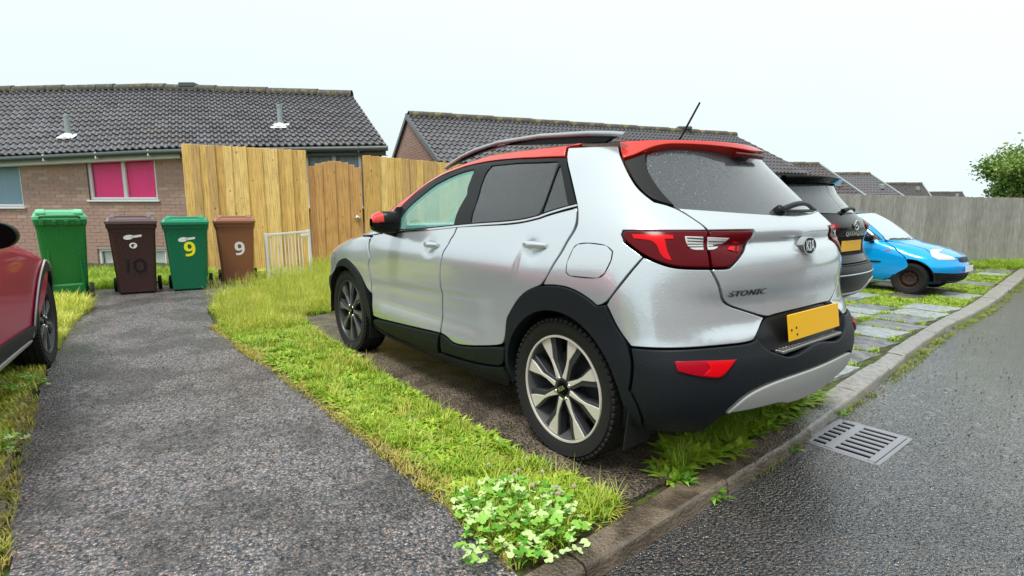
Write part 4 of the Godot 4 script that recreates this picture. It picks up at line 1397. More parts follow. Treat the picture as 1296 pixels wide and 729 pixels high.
		s.prism(Transform3D(Basis(Vector3(0, 0, -1), Vector3(0, 1, 0), Vector3(-1, 0, 0)), Vector3(-0.815 * 1.0, 0, 0)) if sd > 0 else Transform3D(Basis(Vector3(0, 0, -1), Vector3(0, 1, 0), Vector3(-1, 0, 0)), Vector3(0.815, 0, 0)), PackedVector2Array([Vector2(1.63, 1.03), Vector2(1.83, 1.03), Vector2(1.77, 1.15), Vector2(1.70, 1.20)]), -0.03 * sd, 0.03 * sd, 0.004)
		part("mirror_sail", s, M.trim_black, mc)
	# wheels and what is round them
	var spin := 0.0
	for x in [0.015, 2.585]:
		for sd in [-1.0, 1.0]:
			var b := Basis(Vector3(0, 0, 1) * sd, Vector3(sd, 0, 0), Vector3(0, 1, 0))
			b = Basis(Vector3(0, 1, 0).cross(Vector3(sd, 0, 0)), Vector3(sd, 0, 0), Vector3(0, 1, 0))
			b = Basis(Vector3(sd, 0, 0).cross(Vector3(0, 1, 0)).normalized(), Vector3(sd, 0, 0), Vector3(0, 1, 0))
			b.z = b.x.cross(b.y)
			var w := wheel_set(car, "wheel", Transform3D(b, Vector3(sd * 0.765, 0.338, -x)), 0.342, 0.258, 0.205, "two_tone" if x < 1.0 else "front", 0.30 if x < 1.0 else 0.1)
			if sd < 0:
				put("cap_letters", letters("KIA", 0.02, 0.001, M.chrome), w, null, Transform3D(Basis(Vector3(cos(2.6), 0, sin(2.6)), Vector3(-sin(2.6), 0, cos(2.6)) * -1.0, Vector3(0, 1, 0)).orthonormalized(), Vector3(0, 0.086, 0)))
			s = Soup.new()
			s.lathe(Transform3D(b, Vector3(sd * 0.68, 0.335, -x)), [Vector2(0.40, 0.19), Vector2(0.41, -0.18), Vector2(0.0, -0.18)], 32, -0.15, PI + 0.15)
			part("arch_liner", s, M.liner, car)
			s = Soup.new()
			s.box(Transform3D(Basis(Vector3.RIGHT, 0.12), Vector3(sd * 0.775, 0.29, -x + 0.405)), Vector3(0.17, 0.24, 0.008), 0.003)
			part("mud_flap", s, M.rubber, car)
	s = Soup.new()
	s.box(at(Vector3(0, 0.26, -1.3)), Vector3(1.1, 0.10, 3.6), 0.02)
	s.box(at(Vector3(0, 0.24, -1.3)), Vector3(1.55, 0.05, 1.75), 0.02)
	part("underside", s, M.liner, car)
	# cabin
	s = Soup.new()
	s.box(at(Vector3(0, 0.97, -1.05)), Vector3(1.5, 0.02, 2.4))
	part("cabin_floor", s, M.seat, car)
	for q in [[-0.36, 1.05], [0.36, 1.05], [-0.42, 0.15], [0.42, 0.15]]:
		s = Soup.new()
		s.box(Transform3D(Basis(Vector3.RIGHT, 0.28), Vector3(q[0], 1.03, -q[1])), Vector3(0.46, 0.28, 0.11), 0.04)
		s.box(Transform3D(Basis(Vector3.RIGHT, 0.22), Vector3(q[0], 1.255, -q[1] + 0.06)), Vector3(0.26, 0.17, 0.09), 0.04)
		part("seat", s, M.seat, car)
	s = Soup.new()
	s.box(at(Vector3(0, 1.0, -1.9)), Vector3(1.4, 0.12, 0.4), 0.05)
	part("dashboard", s, M.seat, car)


# ---------------------------------------------------------------- ground
# a level sheet over an outline (x, z), following the lie of the lot; deep > 0 closes its sides
func sheet(outline: PackedVector2Array, off: float, grid: float, deep := 0.0, rough := 0.0, seed_ := 1, holes := []) -> Soup:
	var s := Soup.new()
	var f := FastNoiseLite.new()
	f.seed = seed_
	f.frequency = 1.6
	var y := func(p: Vector2) -> float:
		return lie(p.x, p.y) + off + (rough * f.get_noise_2d(p.x, p.y) if rough > 0.0 else 0.0)
	var flat := fill([outline] + holes, grid)
	for i in range(0, flat.size(), 3):
		var v := []
		var n := []
		for k in 3:
			var q := flat[i + k]
			var e := 0.05
			v.append(Vector3(q.x, y.call(q), q.y))
			n.append(Vector3(y.call(q - Vector2(e, 0)) - y.call(q + Vector2(e, 0)), 2 * e, y.call(q - Vector2(0, e)) - y.call(q + Vector2(0, e))).normalized())
		s.tri(v[0], v[1], v[2], n[0], n[1], n[2])
	if deep > 0.0:
		var cw := 1.0 if Geometry2D.is_polygon_clockwise(outline) else -1.0
		var t := thin(outline, grid, cw < 0)
		for i in t.size():
			var p := t[i]
			var q := t[(i + 1) % t.size()]
			var d := (q - p).normalized()
			var out := Vector3(d.y, 0, -d.x) * (-cw if cw > 0 else 1.0)
			var a := Vector3(p.x, y.call(p), p.y)
			var b := Vector3(q.x, y.call(q), q.y)
			s.quad(a, b, b - Vector3(0, deep, 0), a - Vector3(0, deep, 0), out)
	return s


func plan(a: Array) -> PackedVector2Array:      # (along, away) pairs to (x, z)
	var p := PackedVector2Array()
	for q in a:
		var v: Vector3 = ALONG * q[0] + AWAY * q[1]
		p.append(Vector2(v.x, v.z))
	return p


func ragged(p: PackedVector2Array, step: float, by: float, seed_: int) -> PackedVector2Array:
	var f := FastNoiseLite.new()
	f.seed = seed_
	f.frequency = 3.0
	f.fractal_octaves = 4
	var t := thin(p, step, true)
	var out := PackedVector2Array()
	for q in t:
		out.append(q + Vector2(f.get_noise_2d(q.x * 3.0, q.y * 3.0), f.get_noise_2d(q.x * 3.0 + 50.0, q.y * 3.0)) * by)
	return out


var grass_spots := []      # outlines where grass may root: [outline, tufts per square metre, height, pale, seed]


func make_ground() -> void:
	# earth out to the horizon, in strips along the kerb
	var s := Soup.new()
	var cuts := [-300.0, -60.0, -12.0, -2.0, 2.6]
	for i in range(1, 23):
		cuts.append(2.6 + i * 0.5)
	cuts.append_array([20.0, 60.0, 300.0])
	for i in cuts.size() - 1:
		for r in [[-300.0, -4.0], [-4.0, 12.0], [12.0, 60.0], [60.0, 300.0]]:
			var q := [ab(cuts[i], r[0], -0.32), ab(cuts[i + 1], r[0], -0.32), ab(cuts[i + 1], r[1], -0.32), ab(cuts[i], r[1], -0.32)]
			s.quad(q[0], q[1], q[2], q[3], Vector3.UP)
	tag(part("ground", s, M.soil), "bare earth and moss under the verges", "", "", "structure")
	# soil of the verges, at the level of the drive and the bays
	var back := []
	for a in [-14.0, -3.0, 0.0, 1.2, 2.2, 3.14, 5.0, 8.45, 13.8, 18.4, 30.0]:
		back.append([a, kerb_back(a) - 0.02])
	back.append_array([[30.0, 40.0], [-14.0, 40.0]])
	tag(part("verge_ground", sheet(plan(back), -0.012, 0.35, 0.0, 0.02, 6), M.soil), "brown soil and moss under the grass", "", "", "structure")
	# the road
	var edge := []
	for a in [-30.0, -6.0, -1.0, 0.5, 1.2, 2.0, 2.75, 3.5, 4.2, 6.0, 8.1, 11.0, 14.0, 18.0, 24.0, 40.0]:
		edge.append([a, kerb_front(a) + 0.02])
	edge.append_array([[40.0, -9.0], [-30.0, -9.0]])
	tag(part("road", sheet(plan(edge), -0.05, 0.6, 0.0, 0.0, 1, [plan([[2.97, 0.865], [3.45, 0.865], [3.45, 1.205], [2.97, 1.205]])]), M.road_tarmac), "wet dark tarmac road along the kerb", "", "", "structure")
	# the drive between the bins and the road
	var dr := [[-0.30, -0.5], [-0.28, 2.3], [-0.32, 2.9], [-0.31, 3.9], [-0.26, 5.2], [-0.16, 6.9], [0.04, 8.1], [-0.15, 9.0], [-1.2, 9.6], [-0.9, 10.1], [0.6, 9.95], [1.6, 10.0], [2.2, 9.6], [2.05, 8.95], [1.42, 8.2], [1.12, 7.25], [1.01, 6.1], [1.02, 5.2], [1.03, 4.5], [1.07, 3.6], [1.075, 2.9], [1.08, 2.4], [1.085, 1.95], [1.06, 1.6], [1.02, 1.18], [1.02, -0.5]]
	tag(part("driveway", sheet(ragged(plan(dr), 0.06, 0.03, 4), 0.006, 0.35, 0.06, 0.012, 8), M.drive_tarmac), "coarse grey tarmac drive up to the bins", "", "", "structure")
	# concrete edging strips on both sides of the drive
	var ed := tag(Node3D.new(), "worn concrete edging strips beside the drive", "", "", "structure")
	ed.name = "path_edging"
	add_child(ed, true)
	for d in [[-0.40, -0.33, 2.3, 0.62, 7, 0.006], [1.085, 1.145, 1.55, 0.70, 7, -0.004]]:
		for k in d[4]:
			var b: float = d[2] + k * d[3]
			var w := rng.randf_range(-0.012, 0.012)
			part("edging_strip", sheet(plan([[d[0] + w, b], [d[1] + w, b], [d[1] + w, b + d[3] - 0.02], [d[0] + w, b + d[3] - 0.02]]), d[5] + 0.014, 0.4, 0.07), M.edging, ed)
	# concrete bay under the silver car
	var pad := tag(Node3D.new(), "brown wet concrete parking bay in four slabs", "", "", "structure")
	pad.name = "parking_pavement"
	add_child(pad, true)
	for q in [[1.60, 2.62, 1.33, 3.55], [2.63, 3.66, 1.38, 3.55], [1.62, 2.62, 3.56, 6.05], [2.63, 3.70, 3.56, 6.10]]:
		part("slab", sheet(ragged(plan([[q[0], q[2]], [q[1], q[2]], [q[1], q[3]], [q[0], q[3]]]), 0.12, 0.012, int(q[2] * 10)), 0.012, 0.5, 0.06, 0.006, 3), M.pad_concrete, pad)
	# kerb stones
	var kerb := tag(Node3D.new(), "concrete kerb stones along the road", "", "", "structure")
	kerb.name = "kerb"
	add_child(kerb, true)
	var a := -3.3
	var k := 0
	while a < 21.0:
		var len := 0.905 if a < 3.0 or k % 3 else 0.6
		var a2 := a + len - 0.008
		s = Soup.new()
		var sink := -0.045 if a2 < 0.95 else 0.0
		sink += rng.randf_range(-0.004, 0.004)
		var shift := rng.randf_range(-0.006, 0.006)
		var n := 7
		var wear := []
		for i in n + 1:
			wear.append(Vector3(0, rng.randf_range(-0.004, 0.003), 0) - AWAY * rng.randf_range(-0.004, 0.004))
		for i in n:
			var p := lerpf(a, a2, float(i) / n)
			var q := lerpf(a, a2, float(i + 1) / n)
			var fp := []
			for e in [p, q]:
				var f := kerb_front(e) + shift
				var g := kerb_back(e) + shift
				fp.append([ab(e, f - 0.012, -0.09), ab(e, f, -0.004 + sink), ab(e, f + 0.004, 0.006 + sink), ab(e, f + 0.014, 0.014 + sink), ab(e, g - 0.008, 0.020 + sink), ab(e, g, 0.014 + sink), ab(e, g, -0.09)])
				for h in range(1, 6):
					fp[-1][h] += wear[i if e == p else i + 1] * (0.6 + 0.2 * (h % 3))
			for j in 6:
				s.quad(fp[0][j], fp[1][j], fp[1][j + 1], fp[0][j + 1], (Vector3.UP if j in [2, 3] else (-AWAY + Vector3.UP * 0.4 if j < 2 else (AWAY * 0.3 + Vector3.UP if j == 4 else AWAY))))
			for e in [[0, -ALONG], [1, ALONG]]:
				if (e[0] == 0 and i == 0) or (e[0] == 1 and i == n - 1):
					for j in range(1, 6):
						s.flat(fp[e[0]][0], fp[e[0]][j], fp[e[0]][j + 1], e[1])
		part("kerb_stone", s, M.kerb_wet if a < 3.0 else M.kerb_concrete, kerb)
		a += len
		k += 1
	# broken slabs in the other bays
	var paving := tag(Node3D.new(), "broken and wet concrete slabs laid in the grassy bays", "", "", "structure")
	paving.name = "slab_pavement"
	add_child(paving, true)
	var u := RandomNumberGenerator.new()
	u.seed = 33
	for row in 4:
		var p := 3.74 + row * 0.11
		while p < 19.0:
			var len := u.randf_range(0.62, 1.0)
			var b0 := kerb_back(p + len * 0.5) + 0.05 + row * 0.62 + u.randf_range(-0.02, 0.02)
			var keep: bool = u.randf() < ([0.93, 0.9, 0.72, 0.45][row] if p < 7.5 else [0.72, 0.62, 0.5, 0.3][row])
			if keep:
				var w := u.randf_range(0.0, 0.06)
				var c := plan([[p + u.randf_range(0.01, 0.05), b0 + w], [p + len - u.randf_range(0.01, 0.06), b0 + u.randf_range(0.0, 0.05)], [p + len - u.randf_range(0.01, 0.05), b0 + 0.60 - u.randf_range(0.0, 0.05)], [p + u.randf_range(0.0, 0.05), b0 + 0.60 - w]])
				slab_beds.append(c)
				part("slab", sheet(ragged(c, 0.10, 0.022, k), u.randf_range(0.0, 0.014), 0.5, 0.05, 0.006, k), [M.slab_pale, M.slab_grey, M.slab_dark, M.slab_pale, M.slab_grey][u.randi() % 5], paving)
				k += 1
			p += len


var slab_beds := []


func inside_any(p: Vector2, list: Array) -> bool:
	for o in list:
		if Geometry2D.is_point_in_polygon(p, o):
			return true
	return false


func tuft(r: RandomNumberGenerator, blades: int, h: float, bend: float, wide: float, broad := false) -> ArrayMesh:
	var s := Soup.new()
	s.coloured = true
	for k in blades:
		var a := r.randf() * TAU
		var o := Vector3(r.randf_range(-1, 1), 0, r.randf_range(-1, 1)) * 0.022
		var d := Vector3(cos(a), 0, sin(a))
		var side := Vector3(-sin(a), 0, cos(a)) * wide * r.randf_range(0.7, 1.2)
		var hh := h * r.randf_range(0.55, 1.1)
		var lean := bend * r.randf_range(0.3, 1.2)
		var pts := []
		for i in 4:
			var t := i / 3.0
			pts.append(o + d * lean * hh * t * t + Vector3.UP * hh * (t - 0.35 * lean * t * t))
		var ws := [0.8, 1.0, 0.7, 0.04] if not broad else [0.25, 0.9, 1.2, 0.1]
		s.tint = Color(1, 1, 1).lerp(Color(1.25, 1.05, 0.8), r.randf() * 0.5) * r.randf_range(0.8, 1.1)
		for i in 3:
			var n := side.cross(pts[i + 1] - pts[i]).normalized()
			if n.y < 0.0:
				n = -n
			s.squad(pts[i] - side * ws[i], pts[i] + side * ws[i], pts[i + 1] + side * ws[i + 1], pts[i + 1] - side * ws[i + 1], n, n, n, n)
	return s.mesh(M.blade)


func flat_straw(r: RandomNumberGenerator) -> ArrayMesh:
	var s := Soup.new()
	s.coloured = true
	for k in 7:
		var a := r.randf() * TAU
		var d := Vector3(cos(a), 0, sin(a))
		var e := Vector3(-d.z, 0, d.x) * 0.0016
		var o := Vector3(r.randf_range(-1, 1), 0, r.randf_range(-1, 1)) * 0.03
		var q := o + d * r.randf_range(0.03, 0.07) + Vector3(0, r.randf_range(0.0, 0.012), 0)
		o.y = r.randf_range(0.0, 0.006)
		s.tint = Color(1.3, 1.05, 0.9) * r.randf_range(0.6, 1.2)
		s.quad(o - e, o + e, q + e * 0.4, q - e * 0.4, Vector3.UP)
	return s.mesh(M.blade)


# thin stalks with pale seed heads
func seeding(r: RandomNumberGenerator) -> ArrayMesh:
	var s := Soup.new()
	s.coloured = true
	for k in 4:
		var a := r.randf() * TAU
		var o := Vector3(r.randf_range(-1, 1), 0, r.randf_range(-1, 1)) * 0.04
		var d := Vector3(cos(a), 0, sin(a)) * r.randf_range(0.02, 0.12)
		var h := r.randf_range(0.26, 0.42)
		s.tint = Color(1.2, 1.05, 0.9)
		s.tube([o, o + d * 0.4 + Vector3(0, h * 0.6, 0), o + d + Vector3(0, h, 0)], 0.0011, 3)
		s.tint = Color(1.9, 1.5, 1.5)
		for j in 9:
			var p := o + d * (1.0 + j * 0.03) + Vector3(0, h - 0.05 + j * 0.009, 0)
			var q := Vector3(r.randfn(), 1.2, r.randfn()).normalized() * 0.012
			s.tri(p, p + q + Vector3(0.002, 0, 0.001), p + q * 0.6 - Vector3(0.002, 0, 0.001))
	return s.mesh(M.blade)


func sow(called: String, label: String, outlines_: Array, density: float, meshes: Array, low: float, high: float, cols: Array, seed_: int, off := -0.02, bare := 0.0, patch := 1.1) -> void:
	var r := RandomNumberGenerator.new()
	r.seed = seed_
	var f := FastNoiseLite.new()
	f.seed = seed_
	f.frequency = patch
	var lists := []
	for m in meshes:
		lists.append([[], []])
	for o in outlines_:
		var box := Rect2(o[0], Vector2.ZERO)
		for p in o:
			box = box.expand(p)
		var n := int(box.get_area() * density)
		for i in n:
			var p := Vector2(r.randf_range(box.position.x, box.end.x), r.randf_range(box.position.y, box.end.y))
			if not Geometry2D.is_point_in_polygon(p, o) or inside_any(p, bald):
				continue
			var k := f.get_noise_2d(p.x, p.y)
			if k < bare - 0.5 * r.randf():
				continue
			var sc := lerpf(low, high, clampf(0.5 + k * 0.9 + r.randf_range(-0.3, 0.3), 0.0, 1.0))
			var t := Transform3D(Basis(Vector3.UP, r.randf() * TAU).scaled(Vector3(sc, sc, sc)), Vector3(p.x, lie(p.x, p.y) + off, p.y))
			var c: Color = cols[r.randi() % cols.size()]
			c = c.lerp(cols[0], 0.3) * r.randf_range(0.75, 1.15)
			var which := r.randi() % meshes.size()
			lists[which][0].append(t)
			lists[which][1].append(c)
	var total := 0
	var root := tag(Node3D.new(), label, "", "", "stuff")
	root.name = numbered(self, called)
	add_child(root, true)
	for m in meshes.size():
		if lists[m][0].is_empty():
			continue
		var mm := MultiMesh.new()
		mm.transform_format = MultiMesh.TRANSFORM_3D
		mm.use_colors = true
		mm.mesh = meshes[m]
		mm.instance_count = lists[m][0].size()
		for i in lists[m][0].size():
			mm.set_instance_transform(i, lists[m][0][i])
			mm.set_instance_color(i, lists[m][1][i])
		total += mm.instance_count
		var mi := MultiMeshInstance3D.new()
		mi.name = "grass_blades_%03d" % m if m else "grass_blades"
		mi.multimesh = mm
		mi.set_meta("kind", "stuff")
		root.add_child(mi, true)


func make_grass() -> void:
	var r := RandomNumberGenerator.new()
	r.seed = 5
	var shorts := []
	var longs := []
	var clover := []
	var stalks := []
	for k in 3:
		shorts.append(tuft(r, 9, 0.055, 0.9, 0.0028))
		longs.append(tuft(r, 8, 0.23, 0.85, 0.0026))
		stalks.append(seeding(r))
		clover.append(tuft(r, 9, 0.04, 1.3, 0.0075, true))
	var green := [Color(0.34, 0.55, 0.033), Color(0.48, 0.66, 0.066), Color(0.21, 0.45, 0.033), Color(0.59, 0.63, 0.110)]
	var yellow := [Color(0.57, 0.66, 0.077), Color(0.73, 0.74, 0.154), Color(0.43, 0.60, 0.055), Color(0.88, 0.75, 0.264)]
	var mossy := [Color(0.30, 0.36, 0.08), Color(0.42, 0.38, 0.14), Color(0.20, 0.30, 0.05), Color(0.26, 0.40, 0.06)]
	var dry := [Color(0.65, 0.55, 0.165), Color(0.48, 0.45, 0.110), Color(0.34, 0.45, 0.066)]
	# strip between the drive and the bay
	var strip := plan([[1.13, 1.42], [1.3, 1.30], [1.62, 1.33], [1.58, 2.0], [1.58, 2.7], [1.62, 3.6], [1.68, 4.6], [1.82, 6.1], [1.02, 6.1], [1.08, 4.6], [1.12, 3.0], [1.14, 2.0]])
	var outer := plan([[1.03, 1.30], [1.17, 1.5], [1.17, 2.0], [1.16, 3.0], [1.11, 4.6], [1.06, 6.1], [0.96, 6.1], [0.99, 4.6], [1.05, 3.0], [1.055, 2.0]])
	sow("verge_grass", "short green grass and clover on the strip beside the bay", [strip], 2700, shorts, 0.4, 1.25, green, 11, 0.0, 0.10, 3.2)
	sow("verge_clover", "broad leaved clover and plantain in the strip beside the bay", [strip], 1000, clover, 0.5, 1.4, green, 12, 0.0, 0.12, 2.6)
	sow("verge_tall_grass", "longer blades scattered through the strip beside the bay", [strip], 300, longs, 0.2, 0.65, yellow, 25, 0.0, 0.1)
	sow("dead_grass", "flattened straw and dead blades on the strip", [strip], 700, [flat_straw(r), flat_straw(r)], 0.7, 1.4, dry, 30, 0.004, -0.2)
	sow("corner_grass", "thin blades growing up through the pale lobed clump", [plan([[1.03, 1.30], [1.3, 1.28], [1.5, 1.34], [1.42, 1.75], [1.1, 1.8]])], 700, shorts, 0.9, 1.9, green, 29, 0.0, -0.4)
	sow("edge_grass", "straw coloured grass creeping over the edge of the drive", [outer], 2400, shorts, 0.5, 1.1, dry, 13, -0.005, -0.35)
	# tall grass towards the fence
	var tall := plan([[1.02, 5.3], [1.75, 5.6], [1.84, 6.1], [3.9, 6.15], [5.2, 7.0], [5.2, 11.2], [3.6, 11.0], [3.2, 9.9], [2.7, 9.5], [2.4, 8.9], [1.5, 8.1], [1.16, 7.2]])
	sow("tall_grass", "tall seeding grass between the bay and the fence", [tall], 1300, longs, 0.28, 0.95, yellow, 14, -0.01, -0.4)
	sow("tall_grass_under", "green grass under the tall seeding grass", [tall], 900, shorts, 0.8, 1.6, green, 15, 0.0, -0.6)
	sow("fence_grass", "lower grass along the wooden fence", [plan([[2.3, 9.0], [2.75, 9.5], [3.25, 9.9], [3.7, 11.0], [2.6, 11.2], [1.6, 11.0], [2.0, 9.9]])], 700, shorts, 1.0, 2.2, yellow, 26, 0.0, -0.4)
	sow("seed_stalks", "pale seed heads standing above the tall grass", [tall], 200, stalks, 0.5, 0.95, yellow, 24, -0.01, -0.5)
	# the red car's side and the house wall
	var left := plan([[-0.40, 1.8], [-0.38, 4.0], [-0.30, 5.4], [-0.14, 7.2], [0.06, 8.2], [-0.1, 8.8], [-1.3, 9.4], [-3.2, 9.0], [-2.6, 3.0], [-2.2, 1.6]])
	sow("side_grass", "yellowing grass beside the red car", [left], 1300, shorts, 0.8, 2.0, yellow, 16, 0.0, -0.5)
	sow("side_tall_grass", "long grass behind the red car", [plan([[-0.26, 5.6], [-0.12, 7.2], [0.06, 8.2], [-0.1, 8.8], [-1.3, 9.4], [-1.8, 7.4]])], 900, longs, 0.5, 1.1, yellow, 17, 0.0, -0.5)
	sow("edging_grass", "grass growing over the drive's left edging", [plan([[-0.46, 1.6], [-0.30, 1.6], [-0.29, 5.4], [-0.40, 5.4]])], 1500, shorts, 0.4, 1.1, dry, 18, 0.006, 0.05)
	var wall := plan([[-1.0, 9.95], [0.5, 10.0], [1.7, 10.05], [1.9, 11.2], [0.3, 12.4], [-2.0, 13.5]])
	sow("wall_grass", "bright weeds along the foot of the brick wall", [wall], 700, longs, 0.5, 1.2, green, 19, -0.03, -0.5)
	# between kerb and bay, and in the far bays
	sow("kerb_grass", "rank grass between the silver car's bay and the kerb", [plan([[2.0, 1.335], [2.9, 1.38], [3.5, 1.44], [3.5, 1.62], [2.7, 1.60], [2.1, 1.42]])], 2600, longs, 0.35, 0.85, green, 20, -0.01, -0.9)
	sow("kerb_weeds_broad", "broad leaved weeds in the grass below the silver bumper", [plan([[1.9, 1.32], [2.9, 1.36], [3.5, 1.41], [3.5, 1.60], [2.7, 1.60], [2.0, 1.42]])], 700, clover, 1.4, 3.0, green, 31, -0.01, -0.5)
	var bays := plan([[3.68, 1.50], [5.0, 1.62], [8.45, 2.03], [13.8, 2.5], [18.4, 2.9], [20.5, 3.4], [19.0, 8.0], [10.0, 8.0], [4.5, 8.0], [3.72, 6.0]])
	bald = slab_beds
	sow("bay_grass", "grass between the broken slabs", [bays], 520, shorts, 0.6, 1.5, green, 21, -0.02, -0.35)
	bald = []
	var brim := []
	for a in [1.62, 2.5, 3.4, 4.6, 6.0, 8.0, 10.5, 13.5, 17.0, 20.0]:
		brim.append([a, kerb_front(a) + 0.0])
	for a in [20.0, 17.0, 13.5, 10.5, 8.0, 6.0, 4.6]:
		brim.append([a, kerb_front(a) - 0.06 - a * 0.006])
	for a in [3.4, 2.5, 1.62]:
		brim.append([a, kerb_front(a) - 0.02])
	# loose grit
	var pebbles := []
	for n in 3:
		var s := Soup.new()
		s.coloured = true
		var sz := Vector3(r.randf_range(0.8, 1.3), r.randf_range(0.5, 0.8), r.randf_range(0.8, 1.2)) * 0.005
		s.lathe(Transform3D(Basis.from_scale(sz), Vector3.ZERO), [Vector2(0, -1), Vector2(0.8, -0.5), Vector2(1, 0.1), Vector2(0.6, 0.8), Vector2(0, 1)], 6)
		pebbles.append(s.mesh(M.blade))
	var grit := [Color(0.05, 0.05, 0.05), Color(0.12, 0.11, 0.10), Color(0.35, 0.33, 0.30), Color(0.03, 0.03, 0.03)]
	sow("road_grit", "loose grit on the wet road", [plan([[0.6, 1.05], [4.0, 1.2], [9.0, 1.8], [9.0, -1.0], [0.6, 0.0]])], 40, pebbles, 0.4, 1.1, grit, 27, -0.047, -0.4)
	sow("drive_grit", "loose grit on the drive", [plan([[-0.3, 1.5], [1.0, 1.5], [1.0, 6.0], [0.9, 9.0], [-0.2, 8.0]])], 60, pebbles, 0.4, 1.3, [Color(0.30, 0.28, 0.25), Color(0.10, 0.09, 0.08), Color(0.42, 0.38, 0.30)], 28, 0.012, -0.3)
	sow("gutter_moss", "moss and dry grass along the foot of the kerb", [plan(brim)], 1200, shorts, 0.25, 0.7, mossy, 22, -0.05, 0.0)
	sow("fence_foot_grass", "bright grass at the foot of the grey fence", [fence_foot], 500, longs, 0.7, 1.5, green, 23, -0.02, -0.6)


var bald := []
var fence_foot := PackedVector2Array([Vector2(9.0, -14.6), Vector2(15.2, -14.55), Vector2(15.4, -15.6), Vector2(9.0, -15.5)])


# ---------------------------------------------------------------- houses
# one double-roll roof tile, a unit wide (x) and long (y up the slope), z out
func tile_shape(r: RandomNumberGenerator) -> Soup:
	var s := Soup.new()
	var n := 10
	var chip := r.randf_range(-0.015, 0.015)
	var rise := func(x: float) -> float:
		var f := fposmod(x * 2.0, 1.0)
		return 0.24 * pow(sin(f / 0.55 * PI), 0.9) if f < 0.55 else -0.05 * sin((f - 0.55) / 0.45 * PI)
	for i in n:
		var a := float(i) / n
		var b := float(i + 1) / n
		var za: float = rise.call(a)
		var zb: float = rise.call(b)
		var lo := Vector3(a, 0.0 + chip, za + 0.20)
		var lo2 := Vector3(b, 0.0 + chip, zb + 0.20)
		var hi := Vector3(a, 1.12, za + 0.0)
		var hi2 := Vector3(b, 1.12, zb + 0.0)
		s.quad(lo, lo2, hi2, hi, Vector3(0, 0, 1))
		s.quad(lo, lo2, Vector3(b, 0.02 + chip, zb - 0.02), Vector3(a, 0.02 + chip, za - 0.02), Vector3(0, -1, 0))
	return s


# tiles a slope: eave and ridge are called with 0..1 along; the largest ones are parts, the rest one joined part
func tile_roof(owner_: Node3D, eave: Callable, ridge: Callable, cols: int, rows_: int, singles: int, first_col: int, mats: Array, called := "roof") -> Node3D:
	var r := RandomNumberGenerator.new()
	r.seed = 100 + cols
	var roof := Node3D.new()
	roof.name = numbered(owner_, called)
	owner_.add_child(roof, true)
	var shapes := []
	var meshes := []
	for k in 3:
		var t := tile_shape(r)
		shapes.append(t)
		meshes.append(t.mesh())
	var rest := Soup.new()
	var left := singles
	for j in rows_:
		for i in cols:
			var u0 := float(i) / cols
			var u1 := float(i + 1) / cols
			var t0 := float(j) / rows_
			var t1 := float(j + 1) / rows_
			var e0: Vector3 = eave.call(u0)
			var e1: Vector3 = eave.call(u1)
			var g0: Vector3 = ridge.call(u0)
			var g1: Vector3 = ridge.call(u1)
			var o := e0.lerp(g0, t0)
			var x := e1.lerp(g1, t0) - o
			var y := e0.lerp(g0, t1) - o
			var n := x.cross(y).normalized()
			if n.y < 0.0:
				n = -n
			var w := x.length()
			var tr := Transform3D(Basis(x, y, n * w * 0.55).rotated(n, r.randf_range(-0.006, 0.006)), o + n * r.randf_range(0.0, 0.006))
			var k := r.randi() % 3
			if left > 0 and i >= first_col:
				left -= 1
				put("tile", meshes[k], roof, mats[r.randi() % mats.size()], tr)
			else:
				var src: Soup = shapes[k]
				var nb := tr.basis.inverse().transposed()
				for q in src.v.size():
					rest.v.append(tr * src.v[q])
					rest.n.append((nb * src.n[q]).normalized())
	if not rest.v.is_empty():
		tag(part("roof_tiles", rest, mats[0], roof), "", "", "", "stuff")
	return roof


func ridge_course(roof: Node3D, p: Callable, n: int, m: Material, r: float) -> void:
	for i in n:
		var a: Vector3 = p.call(float(i) / n)
		var b: Vector3 = p.call((i + 0.985) / n)
		var s := Soup.new()
		var d := (b - a).normalized()
		var side := d.cross(Vector3.UP).normalized()
		s.lathe(Transform3D(Basis(side, d, Vector3.UP), a + Vector3(0, -r * 0.35 + (i % 3) * 0.006, 0)), [Vector2(r, 0.0), Vector2(r * 1.02, a.distance_to(b) * 0.5), Vector2(r * 1.06, a.distance_to(b))], 8, -0.25, PI + 0.25)
		part("ridge_tile", s, m, roof)


